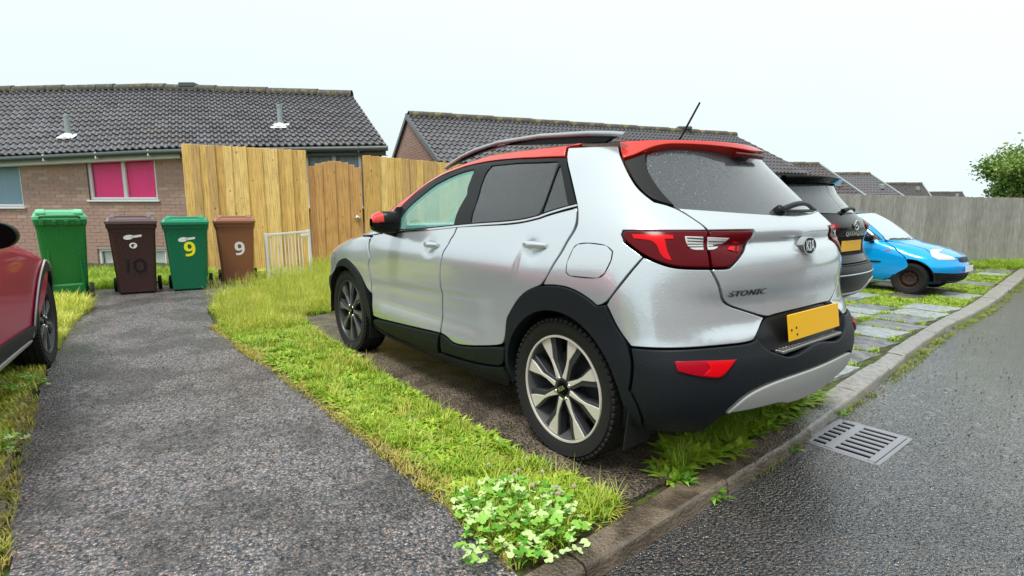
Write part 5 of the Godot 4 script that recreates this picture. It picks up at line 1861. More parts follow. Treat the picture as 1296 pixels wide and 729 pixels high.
# a window unit in the plane z = 0 facing +z: outer frame, bars, panes with a blind behind
func window_unit(owner_: Node3D, t: Transform3D, size: Vector2, columns: Array, transom: float, blind: Material, fw := 0.06) -> Node3D:
	var w := Node3D.new()
	w.name = numbered(owner_, "window")
	owner_.add_child(w, true)
	w.transform = t
	var h := size * 0.5
	var s := Soup.new()
	for q in [[Vector3(0, h.y - fw / 2, 0), Vector3(size.x, fw, 0.06)], [Vector3(0, -h.y + fw / 2, 0), Vector3(size.x, fw, 0.06)], [Vector3(-h.x + fw / 2, 0, 0), Vector3(fw, size.y - fw * 2, 0.06)], [Vector3(h.x - fw / 2, 0, 0), Vector3(fw, size.y - fw * 2, 0.06)]]:
		s.box(at(q[0]), q[1], 0.008)
	part("window_frame", s, M.white_upvc, w)
	s = Soup.new()
	s.box(at(Vector3(0, -h.y - 0.02, 0.05)), Vector3(size.x + 0.08, 0.04, 0.13), 0.008)
	part("sill", s, M.white_upvc, w)
	var xs := [-h.x + fw]
	for c in columns:
		xs.append(c)
		s = Soup.new()
		s.box(at(Vector3(c, 0, 0.002)), Vector3(fw * 1.3, size.y - fw * 2, 0.058), 0.008)
		part("mullion", s, M.white_upvc, w)
	xs.append(h.x - fw)
	for i in xs.size() - 1:
		var parts := [[-h.y + fw, h.y - fw]]
		if transom > 0.0:
			parts = [[-h.y + fw, h.y - transom], [h.y - transom, h.y - fw]]
			s = Soup.new()
			s.box(at(Vector3((xs[i] + xs[i + 1]) / 2, h.y - transom, 0.001)), Vector3(xs[i + 1] - xs[i] - 0.03, fw * 0.9, 0.05), 0.006)
			part("transom", s, M.white_upvc, w)
		for p in parts:
			var c := Vector3((xs[i] + xs[i + 1]) / 2, (p[0] + p[1]) / 2, -0.012)
			var sz := Vector3(xs[i + 1] - xs[i], p[1] - p[0], 0.006)
			s = Soup.new()
			s.box(at(c), sz)
			part("pane", s, M.house_glass, w)
			# the blind hangs in soft folds
			s = Soup.new()
			var k := 14
			for j in k:
				var x0: float = c.x - sz.x / 2 + sz.x * j / k
				var x1: float = c.x - sz.x / 2 + sz.x * (j + 1) / k
				var z0 := -0.05 + 0.006 * sin(j * 2.1 + i)
				var z1 := -0.05 + 0.006 * sin((j + 1) * 2.1 + i)
				s.quad(Vector3(x0, c.y - sz.y / 2 - 0.01, z0), Vector3(x1, c.y - sz.y / 2 - 0.01, z1), Vector3(x1, c.y + sz.y / 2 + 0.01, z1), Vector3(x0, c.y + sz.y / 2 + 0.01, z0), Vector3(0, 0, 1))
			part("blind", s, blind, w)
	return w


# bricks in running bond on the plane given by t (x along, y up, z out), between y0 and y1; ends(y) gives [from, to]; holes are Rect2
func brickwork(owner_: Node, t: Transform3D, y0: float, y1: float, ends: Callable, holes: Array, singles: int, prefer: Rect2, seed_: int) -> void:
	var r := RandomNumberGenerator.new()
	r.seed = seed_
	var tones := [M.brick_a, M.brick_b, M.brick_c, M.brick_d, M.brick_e]
	var shared := []
	for k in 2:
		var b := Soup.new()
		b.box(at(Vector3(0.1075, 0.0325, 0.0)), Vector3(0.215, 0.065, 0.03))
		shared.append(b.mesh())
	var rest := Soup.new()
	var y := y1 - 0.075
	var course_ := 0
	var left := singles
	while y > y0 - 0.07:
		var e: Array = ends.call(y + 0.03)
		var spans := [[e[0], e[1]]]
		for h in holes:
			if y + 0.065 > h.position.y and y < h.end.y:
				var cut := []
				for sp in spans:
					if h.end.x <= sp[0] or h.position.x >= sp[1]:
						cut.append(sp)
						continue
					if h.position.x > sp[0]:
						cut.append([sp[0], h.position.x])
					if h.end.x < sp[1]:
						cut.append([h.end.x, sp[1]])
				spans = cut
		for sp in spans:
			var x: float = floor(sp[0] / 0.225) * 0.225 - (0.1125 if course_ % 2 else 0.0)
			while x < sp[1]:
				var a := maxf(x, sp[0])
				var b := minf(x + 0.215, sp[1])
				x += 0.225
				if b - a < 0.03:
					continue
				var o := Vector3(a, y + r.randf_range(-0.002, 0.002), r.randf_range(-0.003, 0.003))
				if left > 0 and prefer.has_point(Vector2(a, y)):
					left -= 1
					put("brick", shared[0], owner_, tones[r.randi() % 5], t * Transform3D(Basis.from_scale(Vector3((b - a) / 0.215, 1, 1)), o))
				else:
					rest.box(t * at(o + Vector3((b - a) / 2, 0.0325, 0)), Vector3(b - a, 0.065, 0.03))
		y -= 0.075
		course_ += 1
	if not rest.v.is_empty():
		tag(part("brick_courses", rest, M.brick_b, owner_), "", "", "", "stuff")


func vent_pipe(roof: Node3D, p: Vector3, h: float, n: Vector3) -> void:
	var s := Soup.new()
	s.lathe(at(p + Vector3(0, -0.05, 0)), [Vector2(0.055, 0), Vector2(0.055, h), Vector2(0.062, h), Vector2(0.062, h + 0.05), Vector2(0.03, h + 0.06), Vector2(0.0, h + 0.06)], 14)
	var v := part("vent_pipe", s, M.lead, roof)
	s = Soup.new()
	var x := Vector3.RIGHT
	var z := x.cross(n).normalized()
	s.box(Transform3D(Basis(x, n, z), p + n * 0.05), Vector3(0.36, 0.02, 0.26), 0.008)
	s.lathe(Transform3D(Basis.IDENTITY, p + Vector3(0, 0.0, 0)), [Vector2(0.12, 0.02), Vector2(0.07, 0.10), Vector2(0.055, 0.11)], 14)
	part("lead_flashing", s, M.fascia_white, v)


func make_houses() -> void:
	# the bungalow behind the bins
	var h := thing("brick_bungalow", "long brick bungalow with pink window blinds behind the wheelie bins", "house", Vector3(-7.5, 0, -12))
	h.position = Vector3.ZERO
	var ye := func(x: float) -> float: return course([[-17.5, 2.0], [-11.0, 2.23], [-7.1, 2.41], [-2.6, 2.47]], x)
	var eave := func(u: float) -> Vector3:
		var x := lerpf(-13.6, -2.62, u)
		return Vector3(x, ye.call(x) + 0.02, -11.70)
	var ridge := func(u: float) -> Vector3:
		var x := lerpf(-15.8, -4.22, u)
		return Vector3(x, course([[-15.8, 4.2], [-13.5, 4.24], [-9.45, 4.31], [-4.2, 4.13]], x), -15.0)
	var holes := [Rect2(-9.17, 1.37, 1.49, 1.0), Rect2(-12.1, 1.22, 1.49, 0.99), Rect2(-9.13, -0.26, 1.51, 0.57), Rect2(-4.43, 1.22, 1.2, 1.16)]
	var wall := Soup.new()
	var face := PackedVector2Array([Vector2(-13.4, -0.7), Vector2(-2.8, -0.7), Vector2(-2.8, 2.46), Vector2(-7.1, 2.40), Vector2(-11.0, 2.22), Vector2(-13.4, 2.14)])
	var cuts := []
	for q in holes:
		cuts.append(PackedVector2Array([q.position, Vector2(q.end.x, q.position.y), q.end, Vector2(q.position.x, q.end.y)]))
	var flat := fill([face] + cuts, 1.5)
	for i in range(0, flat.size(), 3):
		wall.flat(Vector3(flat[i].x, flat[i].y, -12.0), Vector3(flat[i + 1].x, flat[i + 1].y, -12.0), Vector3(flat[i + 2].x, flat[i + 2].y, -12.0), Vector3(0, 0, 1))
	for c in cuts:
		for i in 4:
			var p: Vector2 = c[i]
			var q: Vector2 = c[(i + 1) % 4]
			var mid: Vector2 = (c[0] + c[2]) * 0.5 - (p + q) * 0.5
			wall.quad(Vector3(p.x, p.y, -11.99), Vector3(q.x, q.y, -11.99), Vector3(q.x, q.y, -12.14), Vector3(p.x, p.y, -12.14), Vector3(mid.x, mid.y, 0))
	wall.quad(Vector3(-2.8, -0.7, -12.0), Vector3(-6.2, -0.7, -18.0), Vector3(-6.2, 2.46, -18.0), Vector3(-2.8, 2.46, -12.0), Vector3(1, 0, 0))
	wall.flat(Vector3(-2.8, 2.46, -12.0), Vector3(-6.2, 2.46, -18.0), Vector3(-4.42, 4.05, -15.0), Vector3(1, 0, 0))
	wall.quad(Vector3(-13.4, -0.7, -12.2), Vector3(-2.9, -0.7, -12.2), Vector3(-2.9, 2.4, -12.2), Vector3(-13.4, 2.1, -12.2), Vector3(0, 0, 1))
	var w := part("wall", wall, M.mortar, h)
	brickwork(w, at(Vector3(0, 0, -12.008)), -0.5, 2.40, func(y): return [-13.4 if y < 2.13 else lerpf(-13.4, -7.1, (y - 2.13) / 0.27), -5.6], holes, 300, Rect2(-11.2, -1, 5.2, 4), 7)
	window_unit(h, at(Vector3(-8.425, 1.87, -12.06)), Vector2(1.49, 1.0), [0.02], 0.0, M.pink_blind)
	window_unit(h, at(Vector3(-11.355, 1.715, -12.06)), Vector2(1.49, 0.99), [-0.35], 0.0, M.net_blind)
	window_unit(h, at(Vector3(-8.375, 0.025, -12.06)), Vector2(1.51, 0.57), [0.02], 0.0, M.fascia_white)
	window_unit(h, at(Vector3(-3.83, 1.80, -11.97)), Vector2(1.2, 1.16), [0.02], 0.36, M.net_blind)
	var roof := tile_roof(h, eave, ridge, 36, 14, 300, 8, [M.tile_a, M.tile_b, M.tile_c, M.tile_a, M.tile_d])
	ridge_course(roof, func(u): return ridge.call(u) + Vector3(0, 0.05, 0), 26, M.ridge_tile, 0.13)
	var s := Soup.new()
	s.quad(eave.call(0.0), eave.call(1.0), ridge.call(1.0), ridge.call(0.0), Vector3(0, 1, 0.5))
	s.quad(ridge.call(0.0), ridge.call(1.0), Vector3(-6.4, 2.4, -18.3), Vector3(-17.0, 2.4, -18.3), Vector3(0, 1, -0.5))
	part("roof_deck", s, M.gutter_dark, roof)
	s = Soup.new()
	s.box(at(ridge.call(0.628) + Vector3(0, 0.12, 0)), Vector3(0.42, 0.12, 0.26), 0.02)
	part("ridge_vent", s, M.gutter_dark, roof)
	for q in [[0.385, 0.20], [0.81, 0.30]]:
		var p: Vector3 = eave.call(q[0]).lerp(ridge.call(q[0]), q[1])
		vent_pipe(roof, p, 0.50, Vector3(0, 0.87, 0.48).normalized())
	for d in [["fascia", -13.6, -7.02, M.fascia_white, 0.13, -0.10, -11.80, 0.03], ["fascia", -7.02, -2.66, M.gutter_dark, 0.12, -0.10, -11.80, 0.03]]:
		s = Soup.new()
		for k in 6:
			var x0 := lerpf(d[1], d[2], k / 6.0)
			var x1 := lerpf(d[1], d[2], (k + 1) / 6.0)
			var p := Vector3(x0, ye.call(x0) + d[5], d[6])
			var q := Vector3(x1, ye.call(x1) + d[5], d[6])
			var up := Vector3(0, d[4], 0)
			s.quad(p - up * 0.5, q - up * 0.5, q + up * 0.5, p + up * 0.5, Vector3(0, 0, 1))
			s.quad(p - up * 0.5, q - up * 0.5, q - up * 0.5 + Vector3(0, 0, -0.2), p - up * 0.5 + Vector3(0, 0, -0.2), Vector3.DOWN)
		part(d[0], s, d[3], h)
	s = Soup.new()
	var gp := []
	for k in 12:
		var x := lerpf(-13.6, -2.60, k / 11.0)
		gp.append(Vector3(x, ye.call(x) - 0.035, -11.70))
	s.tube(gp, 0.055, 10)
	var gut := part("gutter", s, M.gutter_dark, h)
	for k in 9:
		var x := lerpf(-12.0, -3.2, k / 8.0)
		s = Soup.new()
		s.box(at(Vector3(x, ye.call(x) - 0.05, -11.72)), Vector3(0.03, 0.14, 0.13), 0.005)
		part("gutter_bracket", s, M.gutter_dark if k > 5 else M.fascia_white, gut)
	# the terrace beyond, gable towards the drive
	var A := Vector3(-2.94, 3.78, -16.0)
	var rd := Vector3(0.929, 0, -0.370)
	var fall := Vector3(1.24, -1.47, 2.85)
	var back := Vector3(-1.24, -1.47, -2.85)
	var L := 11.9
	var t := thing("brick_terrace", "brick terrace with dark tiled roof rising behind the wooden fence", "house", A)
	t.position = Vector3.ZERO
	s = Soup.new()
	var E1 := A + fall
	var E2 := A + back
	s.flat(A, E1, E2, -rd)
	for q in [[E1, E2, -rd], [E1, E1 + rd * L, Vector3(0.37, 0, 0.93)], [E1 + rd * L, E2 + rd * L, rd]]:
		var dn := Vector3(0, -3.0, 0)
		s.quad(q[0], q[1], q[1] + dn, q[0] + dn, q[2])
	s.flat(A + rd * L, E1 + rd * L, E2 + rd * L, rd)
	var tw := part("wall", s, M.mortar, t)
	var gx := Vector3(0.399, 0, 0.917)
	var org := Vector3(A.x, 0, A.z) - rd * -0.008
	brickwork(tw, Transform3D(Basis(gx, Vector3.UP, -rd), org), 1.9, 3.72, func(y): return [-(3.74 - y) / 1.47 * 3.06, (3.74 - y) / 1.47 * 3.06] if y > 2.3 else [-3.0, 3.0], [], 0, Rect2(), 31)
	var r2 := tile_roof(t, func(u): return E1 + fall * 0.05 + rd * (L * u - 0.06), func(u): return A + rd * (L * u - 0.06) + Vector3(0, 0.02, 0), 40, 12, 300, 0, [M.tile_b, M.tile_a, M.tile_d, M.tile_c])
	tile_roof(t, func(u): return E2 + back * 0.05 + rd * (L * u - 0.06), func(u): return A + rd * (L * u - 0.06) + Vector3(0, 0.02, 0), 20, 6, 0, 0, [M.tile_b], "rear_roof")
	ridge_course(r2, func(u): return A + rd * L * u + Vector3(0, 0.07, 0), 28, M.ridge_tile, 0.12)
	s = Soup.new()
	for e in [fall, back]:
		s.box(Transform3D(Basis(rd, e.normalized(), rd.cross(e.normalized())), A + e * 0.51 - rd * 0.05 + Vector3(0, -0.02, 0)), Vector3(0.06, e.length() * 1.06, 0.14), 0.01)
	part("barge_board", s, M.gutter_dark, t)
	s = Soup.new()
	s.box(at(A + rd * 9.6 + Vector3(0, 0.16, 0)), Vector3(0.5, 0.12, 0.3), 0.03)
	part("ridge_vent", s, M.gutter_dark, r2)
	# roofs of the terraces that step down the hill beyond the grey fence
	var far := [
		[Vector3(9.3, 3.04, -24.0), 13.20, Vector3(0.28, -2.30, 4.9), "grey tiled house seen over the black car's spoiler", true],
		[Vector3(14.4, 2.87, -28.0), 18.0, Vector3(-0.30, -1.80, 4.3), "house with blue grey tiles between two taller roofs, beyond the grey fence", false],
		[Vector3(22.6, 2.74, -36.0), 26.6, Vector3(-2.2, -1.10, 4.0), "small distant house whose brown grey roof is third down the hill", true],
		[Vector3(31.5, 2.40, -44.0), 35.8, Vector3(-2.9, -0.80, 4.2), "lowest and farthest house roof, just clearing the grey fence", false]]
	for q in far:
		var a: Vector3 = q[0]
		var b := Vector3(q[1], a.y, a.z)
		var dn: Vector3 = q[2]
		var hs := thing("hillside_house", q[3], "house", a, 0.0, "houses stepping down the hill")
		hs.position = Vector3.ZERO
		s = Soup.new()
		var bk := Vector3(-dn.x, dn.y, -dn.z)
		var ground_y := -0.5
		for e in [[a + dn * 0.94, b + dn * 0.94, Vector3(0, 0, 1)], [b + dn * 0.94, b + bk * 0.94, Vector3(1, 0, 0)], [a + dn * 0.94, a + bk * 0.94, Vector3(-1, 0, 0)], [a + bk * 0.94, b + bk * 0.94, Vector3(0, 0, -1)]]:
			s.quad(e[0], e[1], Vector3(e[1].x, ground_y, e[1].z), Vector3(e[0].x, ground_y, e[0].z), e[2])
		s.flat(b + Vector3(-0.02, -0.05, 0), b + dn * 0.94, b + bk * 0.94, Vector3(1, 0, 0))
		s.flat(a + Vector3(0.02, -0.05, 0), a + dn * 0.94, a + bk * 0.94, Vector3(-1, 0, 0))
		part("wall", s, M.brick_b, hs)
		var w2 := a.distance_to(b)
		var rf := tile_roof(hs, func(u): return a.lerp(b, u) + dn, func(u): return a.lerp(b, u), int(w2 / 0.3), int(dn.length() / 0.3), 0, 0, [M.far_tile if q[4] else M.far_tile_b])
		tile_roof(hs, func(u): return a.lerp(b, u) + bk, func(u): return a.lerp(b, u), int(w2 / 0.6), int(dn.length() / 0.6), 0, 0, [M.far_tile], "rear_roof")
		ridge_course(rf, func(u): return a.lerp(b, u) + Vector3(0, 0.05, 0), int(w2 / 0.5), M.ridge_tile, 0.11)
		s = Soup.new()
		s.box(Transform3D(Basis(Vector3.RIGHT, dn.normalized(), Vector3.RIGHT.cross(dn.normalized())), b + dn * 0.5 + Vector3(0.03, 0.03, 0)), Vector3(0.07, dn.length(), 0.12), 0.01)
		part("barge_board", s, M.lead, hs)
		s = Soup.new()
		var vp := a.lerp(b, 0.86) + dn * 0.46
		s.box(at(vp + Vector3(0, 0.16, 0)), Vector3(0.16, 0.22, 0.16), 0.02)
		part("roof_vent", s, M.lead, rf)


# unseen terrace added across the road, darkening what paint and glass mirror
func make_added_terrace() -> void:
	var t := thing("added_terrace", "unseen brick terrace across the road, added to darken reflections in the cars", "house")
	var s := Soup.new()
	var q := [ab(-26, -13, 0), ab(34, -13, 0), ab(34, -21, 0), ab(-26, -21, 0)]
	for p in q:
		p.y = 0.0
	for i in 4:
		var a: Vector3 = q[i] * Vector3(1, 0, 1) + Vector3(0, -0.5, 0)
		var b: Vector3 = q[(i + 1) % 4] * Vector3(1, 0, 1) + Vector3(0, -0.5, 0)
		s.quad(a, b, b + Vector3(0, 5.3, 0), a + Vector3(0, 5.3, 0), [AWAY, ALONG, -AWAY, -ALONG][i])
	part("wall", s, M.brick_b, t)
	s = Soup.new()
	for e in [[-12.6, 0.45], [-21.4, -0.45]]:
		var a: Vector3 = ALONG * -26.3 + AWAY * e[0] + Vector3(0, 4.75, 0)
		var b: Vector3 = ALONG * 34.3 + AWAY * e[0] + Vector3(0, 4.75, 0)
		var c := ALONG * 34.3 + AWAY * -17.0 + Vector3(0, 6.9, 0)
		var d := ALONG * -26.3 + AWAY * -17.0 + Vector3(0, 6.9, 0)
		s.quad(a, b, c, d, Vector3.UP)
	part("roof", s, M.tile_a, t)
	for k in 12:
		for y in [1.1, 3.6]:
			var o := ALONG * (-23.0 + k * 5.0) + AWAY * -12.95 + Vector3(0, y, 0)
			window_unit(t, Transform3D(Basis(ALONG, Vector3.UP, ALONG.cross(Vector3.UP)) if ALONG.cross(Vector3.UP).dot(AWAY) > 0 else Basis(-ALONG, Vector3.UP, AWAY), o), Vector2(1.6, 1.15), [0.0], 0.0, M.dark_room)


# ---------------------------------------------------------------- fences
func board_run(owner_: Node3D, a: Vector3, b: Vector3, top: Callable, n: int, mats: Array, base: float, seed_: int, lap := 0.016, first := 0, tilt := 0.004) -> void:
	var r := RandomNumberGenerator.new()
	r.seed = seed_
	var d := (b - a) / n
	var w := d.length()
	var x := d.normalized()
	var out := Vector3(-x.z, 0, x.x)
	var shapes := []
	for k in 3:
		var s := Soup.new()
		var o := PackedVector2Array([Vector2(-0.5, 0), Vector2(0.5, 0), Vector2(0.5, 1.0 + 0.002 * k), Vector2(-0.5, 1.0 - 0.001 * k)])
		s.prism(Transform3D(Basis.from_scale(Vector3(w * 1.10, 1.0, 1.0)), Vector3.ZERO), o, -0.009, 0.009, 0.0025)
		shapes.append(s.mesh())
	for i in n:
		var u := (i + 0.5) / n
		var p := a + d * (i + 0.5)
		var h: float = top.call(u) - base - lie(p.x, p.z) + r.randf_range(-0.003, 0.003)
		var bs := Basis(x, Vector3.UP, out).rotated(Vector3.UP, -0.09 + r.randf_range(-0.02, 0.02)).rotated(out, r.randf_range(-tilt, tilt))
		bs.y *= h
		put("board", shapes[r.randi() % 3], owner_, mats[r.randi() % mats.size()], Transform3D(bs, Vector3(p.x, lie(p.x, p.z) + base, p.z) + out * (0.012 if i % 2 else 0.0)))


func make_fences() -> void:
	var woods := [M.wood, M.wood_b, M.wood_c, M.wood, M.wood_d]
	var f := thing("timber_fence", "tall fence of new yellow vertical boards behind the brown bin", "fence")
	board_run(f, Vector3(-6.02, 0, -10.2), Vector3(-4.06, 0, -11.0), func(u): return lerpf(2.355, 2.315, u), 16, woods, -0.05, 41)
	var s := Soup.new()
	for y in [0.4, 1.2, 2.0]:
		s.box(Transform3D(Basis(Vector3.UP, 0.388), Vector3(-5.04, y, -10.68)), Vector3(2.05, 0.09, 0.04), 0.004)
	part("rail", s, M.wood_d, f)
	var g := thing("arched_gate", "arched wooden garden gate of orange boards with a round latch", "gate")
	board_run(g, Vector3(-4.03, 0, -11.02), Vector3(-3.12, 0, -11.43), func(u): return 1.98 + 0.15 * (1.0 - pow(absf(u - 0.5) * 2.0, 2.0)), 8, [M.gate_wood, M.gate_wood_b], 0.03, 43, 0.006)
	s = Soup.new()
	var lt := Vector3(-3.19, 0.99, -11.36)
	s.lathe(Transform3D(Basis(Vector3(0, 1, 0), Vector3(0.41, 0, 0.91), Vector3(0.91, 0, -0.41)), lt), [Vector2(0.055, -0.02), Vector2(0.055, 0.012), Vector2(0.04, 0.024), Vector2(0.022, 0.03), Vector2(0.02, 0.05), Vector2(0, 0.05)], 18)
	part("latch", s, M.chrome, g)
	s = Soup.new()
	for y in [0.35, 1.05, 1.75]:
		s.box(Transform3D(Basis(Vector3.UP, 0.423), Vector3(-3.575, y, -11.28)), Vector3(0.9, 0.10, 0.04), 0.004)
	part("ledge", s, M.gate_wood_b, g)
	var f2 := thing("timber_fence", "lower run of yellow fence boards between the arched gate and the silver car", "fence")
	board_run(f2, Vector3(-3.06, 0, -11.46), Vector3(0.9, 0, -13.5), func(u): return lerpf(2.27, 2.06, u), 28, woods, -0.05, 47)
	s = Soup.new()
	for y in [0.4, 1.1, 1.8]:
		s.box(Transform3D(Basis(Vector3.UP, 0.476), Vector3(-1.08, y, -12.54)), Vector3(4.4, 0.09, 0.04), 0.004)
	part("rail", s, M.wood_d, f2)
	var f3 := thing("grey_fence", "long weathered grey board fence behind the blue car", "fence")
	board_run(f3, Vector3(4.6, 0, -14.55), Vector3(16.2, 0, -15.75), func(u): return course([[0.0, 1.62], [0.2, 1.585], [0.45, 1.55], [0.85, 1.475], [1.0, 1.43]], u), 76, [M.grey_wood, M.grey_wood_b, M.grey_wood, M.grey_wood_c], -0.06, 53, 0.016, 0, 0.008)
	s = Soup.new()
	for y in [-0.1, 0.6, 1.2]:
		s.box(Transform3D(Basis(Vector3.UP, 0.103), Vector3(10.4, y, -15.22)), Vector3(11.6, 0.09, 0.04), 0.004)
	part("rail", s, M.grey_wood_c, f3)


func make_tree() -> void:
	var t := thing("leafy_tree", "green leafy tree rising behind the grey fence", "tree", Vector3(24.9, -0.1, -27))
	var s := Soup.new()
	s.tube([Vector3(0, 0, 0), Vector3(0.05, 0.9, 0), Vector3(-0.03, 1.7, 0.05), Vector3(0.06, 2.6, 0), Vector3(0.0, 3.8, 0)], [0.17, 0.14, 0.12, 0.08, 0.03], 10)
	var tr := part("trunk", s, M.bark, t)
	var r := RandomNumberGenerator.new()
	r.seed = 9
	var limbs := []
	for k in 15:
		var a := TAU * k / 15.0 + r.randf() * 0.5
		var y := 1.2 + r.randf() * 1.7
		var e := Vector3(cos(a), 0.55 + r.randf() * 0.5, sin(a)) * r.randf_range(0.9, 1.7)
		s = Soup.new()
		var o := Vector3(0, y, 0)
		s.tube([o, o + e * 0.5 + Vector3(0, 0.08, 0), o + e], [0.05, 0.03, 0.012], 6)
		part("limb", s, M.bark, tr)
		limbs.append(o + e)
		limbs.append(o + e * 0.6)
	for k in 12:
		limbs.append(Vector3(r.randf_range(-1.0, 1.0), r.randf_range(2.3, 4.35), r.randf_range(-1.0, 1.0)))
	s = Soup.new()
	s.coloured = true
	for l in limbs:
		var tone: Color = [Color(0.16, 0.29, 0.06), Color(0.24, 0.35, 0.09), Color(0.12, 0.24, 0.05), Color(0.22, 0.33, 0.07)][r.randi() % 4]
		var size := r.randf_range(0.38, 0.68)
		for k in 340:
			var d := Vector3(r.randfn(), r.randfn() * 0.85, r.randfn()) * size * 0.5
			var p: Vector3 = l + d
			if p.y < 0.9:
				continue
			var q := Vector3(r.randfn(), r.randfn(), r.randfn()).normalized()
			var w := q.cross(Vector3(r.randfn(), r.randfn(), r.randfn())).normalized() * r.randf_range(0.035, 0.06)
			var len := q * r.randf_range(0.06, 0.12)
			s.tint = tone * r.randf_range(0.7, 1.35)
			s.tri(p - len, p + w, p + len)
			s.tri(p - len, p - w, p + len)
	part("crown", s, M.blade, t)


# ---------------------------------------------------------------- bins and small things
func loft(s: Soup, rings: Array, cap_low: bool, cap_high: bool) -> void:      # ring: [y, half width, half depth, z shift, corner]
	var loops := []
	for g in rings:
		var l := []
		for c in 4:
			var sx: float = [1, -1, -1, 1][c]
			var sz: float = [1, 1, -1, -1][c]
			var o := Vector3(sx * (g[1] - g[4]), g[0], sz * (g[2] - g[4]) + g[3])
			for k in 5:
				var a: float = (c + k / 4.0) * PI / 2
				l.append(o + Vector3(cos(a), 0, sin(a)) * g[4])
		loops.append(l)
	var n: int = loops[0].size()
	for i in rings.size() - 1:
		for j in n:
			var m := (j + 1) % n
			var a: Vector3 = loops[i][j]
			var b: Vector3 = loops[i][m]
			var c: Vector3 = loops[i + 1][m]
			var d: Vector3 = loops[i + 1][j]
			var up: Vector3 = (d - a)
			var nj := _round_normal(j, up, rings[i + 1][0] >= rings[i][0])
			var nm := _round_normal(m, up, rings[i + 1][0] >= rings[i][0])
			var f := (b - a).cross(d - a)
			if f.length() < 1e-9:
				f = (c - b).cross(d - b)
			f = f.normalized()
			if absf(up.normalized().y) < 0.5:
				var v := Vector3.UP if rings[i + 1][1] < rings[i][1] else Vector3.DOWN
				s.quad(a, b, c, d, v)
			else:
				s.squad(a, b, c, d, nj, nm, nm, nj)
	for e in [[cap_low, 0, Vector3.DOWN], [cap_high, rings.size() - 1, Vector3.UP]]:
		if e[0]:
			var mid := Vector3(0, rings[e[1]][0], rings[e[1]][3])
			for j in n:
				s.flat(mid, loops[e[1]][j], loops[e[1]][(j + 1) % n], e[2])


func _round_normal(j: int, up: Vector3, _rising: bool) -> Vector3:
	var a := (j / 5 + (j % 5) / 4.0) * PI / 2
	var o := Vector3(cos(a), 0, sin(a))
	var u := up.normalized()
	return (o - u * o.dot(u)).normalized()


func make_bin(label: String, at_: Vector3, turn: float, body: Material, lid: Material, size := Vector3.ONE) -> Node3D:
	var b := thing("wheelie_bin", label, "wheelie bin", at_, turn, "wheelie bins by the fence")
	var s := Soup.new()
	loft(s, [[0.02, 0.20, 0.20, 0.03, 0.04], [0.035, 0.222, 0.225, 0.03, 0.045], [0.30, 0.236, 0.25, 0.02, 0.05], [0.86, 0.268, 0.30, -0.005, 0.05], [0.875, 0.274, 0.305, -0.005, 0.05], [0.90, 0.276, 0.307, -0.005, 0.05], [0.905, 0.288, 0.32, -0.005, 0.05], [0.965, 0.290, 0.322, -0.005, 0.05]], true, true)
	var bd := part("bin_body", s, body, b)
	bd.scale = size
	s = Soup.new()
	for sd in [-1.0, 1.0]:      # ribs down the corners
		s.box(Transform3D(Basis(Vector3.FORWARD, -0.045 * sd), Vector3(sd * 0.17, 0.45, -0.25)), Vector3(0.03, 0.78, 0.05), 0.01)
	s.box(at(Vector3(0, 0.12, -0.21)), Vector3(0.40, 0.16, 0.09), 0.02)
	part("bin_ribs", s, body, bd)
	s = Soup.new()
	loft(s, [[0.962, 0.296, 0.335, 0.008, 0.05], [0.998, 0.300, 0.340, 0.01, 0.05], [1.004, 0.290, 0.33, 0.01, 0.05], [1.022, 0.284, 0.322, 0.008, 0.06], [1.055, 0.262, 0.28, -0.01, 0.08], [1.062, 0.235, 0.25, -0.015, 0.08]], true, true)
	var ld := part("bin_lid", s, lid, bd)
	s = Soup.new()
	for sd in [-1.0, 1.0]:
		s.box(Transform3D(Basis(Vector3.RIGHT, 0.35), Vector3(sd * 0.20, 1.045, 0.255)), Vector3(0.075, 0.05, 0.10), 0.015)
		s.box(Transform3D(Basis(Vector3.RIGHT, -0.3), Vector3(sd * 0.20, 1.045, -0.27)), Vector3(0.11, 0.05, 0.12), 0.015)
	s.tube([Vector3(-0.20, 1.058, 0.262), Vector3(0.20, 1.058, 0.262)], 0.017, 8)
	part("lid_handle", s, lid, ld)
	s = Soup.new()
	s.tube([Vector3(-0.21, 0.985, -0.345), Vector3(-0.20, 1.0, -0.405), Vector3(0.20, 1.0, -0.405), Vector3(0.21, 0.985, -0.345)], 0.016, 8)
	part("rear_handle", s, body, bd)
	for k in 4:
		s = Soup.new()
		s.box(at(Vector3(-0.195 + k * 0.13, 0.925, -0.345)), Vector3(0.05, 0.06, 0.07), 0.01)
		part("hinge_lug", s, body, bd)
	s = Soup.new()
	s.tube([Vector3(-0.28, 0.10, -0.24), Vector3(0.28, 0.10, -0.24)], 0.012, 8)
	part("axle", s, M.rubber, bd)
	for sd in [-1.0, 1.0]:
		s = Soup.new()
		s.lathe(Transform3D(Basis(Vector3(0, 0, 1), Vector3(sd, 0, 0), Vector3(0, 1, 0)), Vector3(sd * 0.265, 0.10, -0.24)), [Vector2(0.06, -0.022), Vector2(0.092, -0.025), Vector2(0.10, -0.015), Vector2(0.10, 0.015), Vector2(0.092, 0.025), Vector2(0.075, 0.024), Vector2(0.06, 0.012), Vector2(0.02, 0.016), Vector2(0, 0.016)], 24)
		part("bin_wheel", s, M.rubber, bd)
	return b


# front face of a bin at a height: x across, y up, z out
func bin_face(y: float) -> Transform3D:
	var z := lerpf(0.27, 0.295, (y - 0.30) / 0.56) if y > 0.3 else lerpf(0.255, 0.27, y / 0.3)
	return Transform3D(Basis(Vector3.RIGHT, 0.045), Vector3(0, y, z + 0.0015))


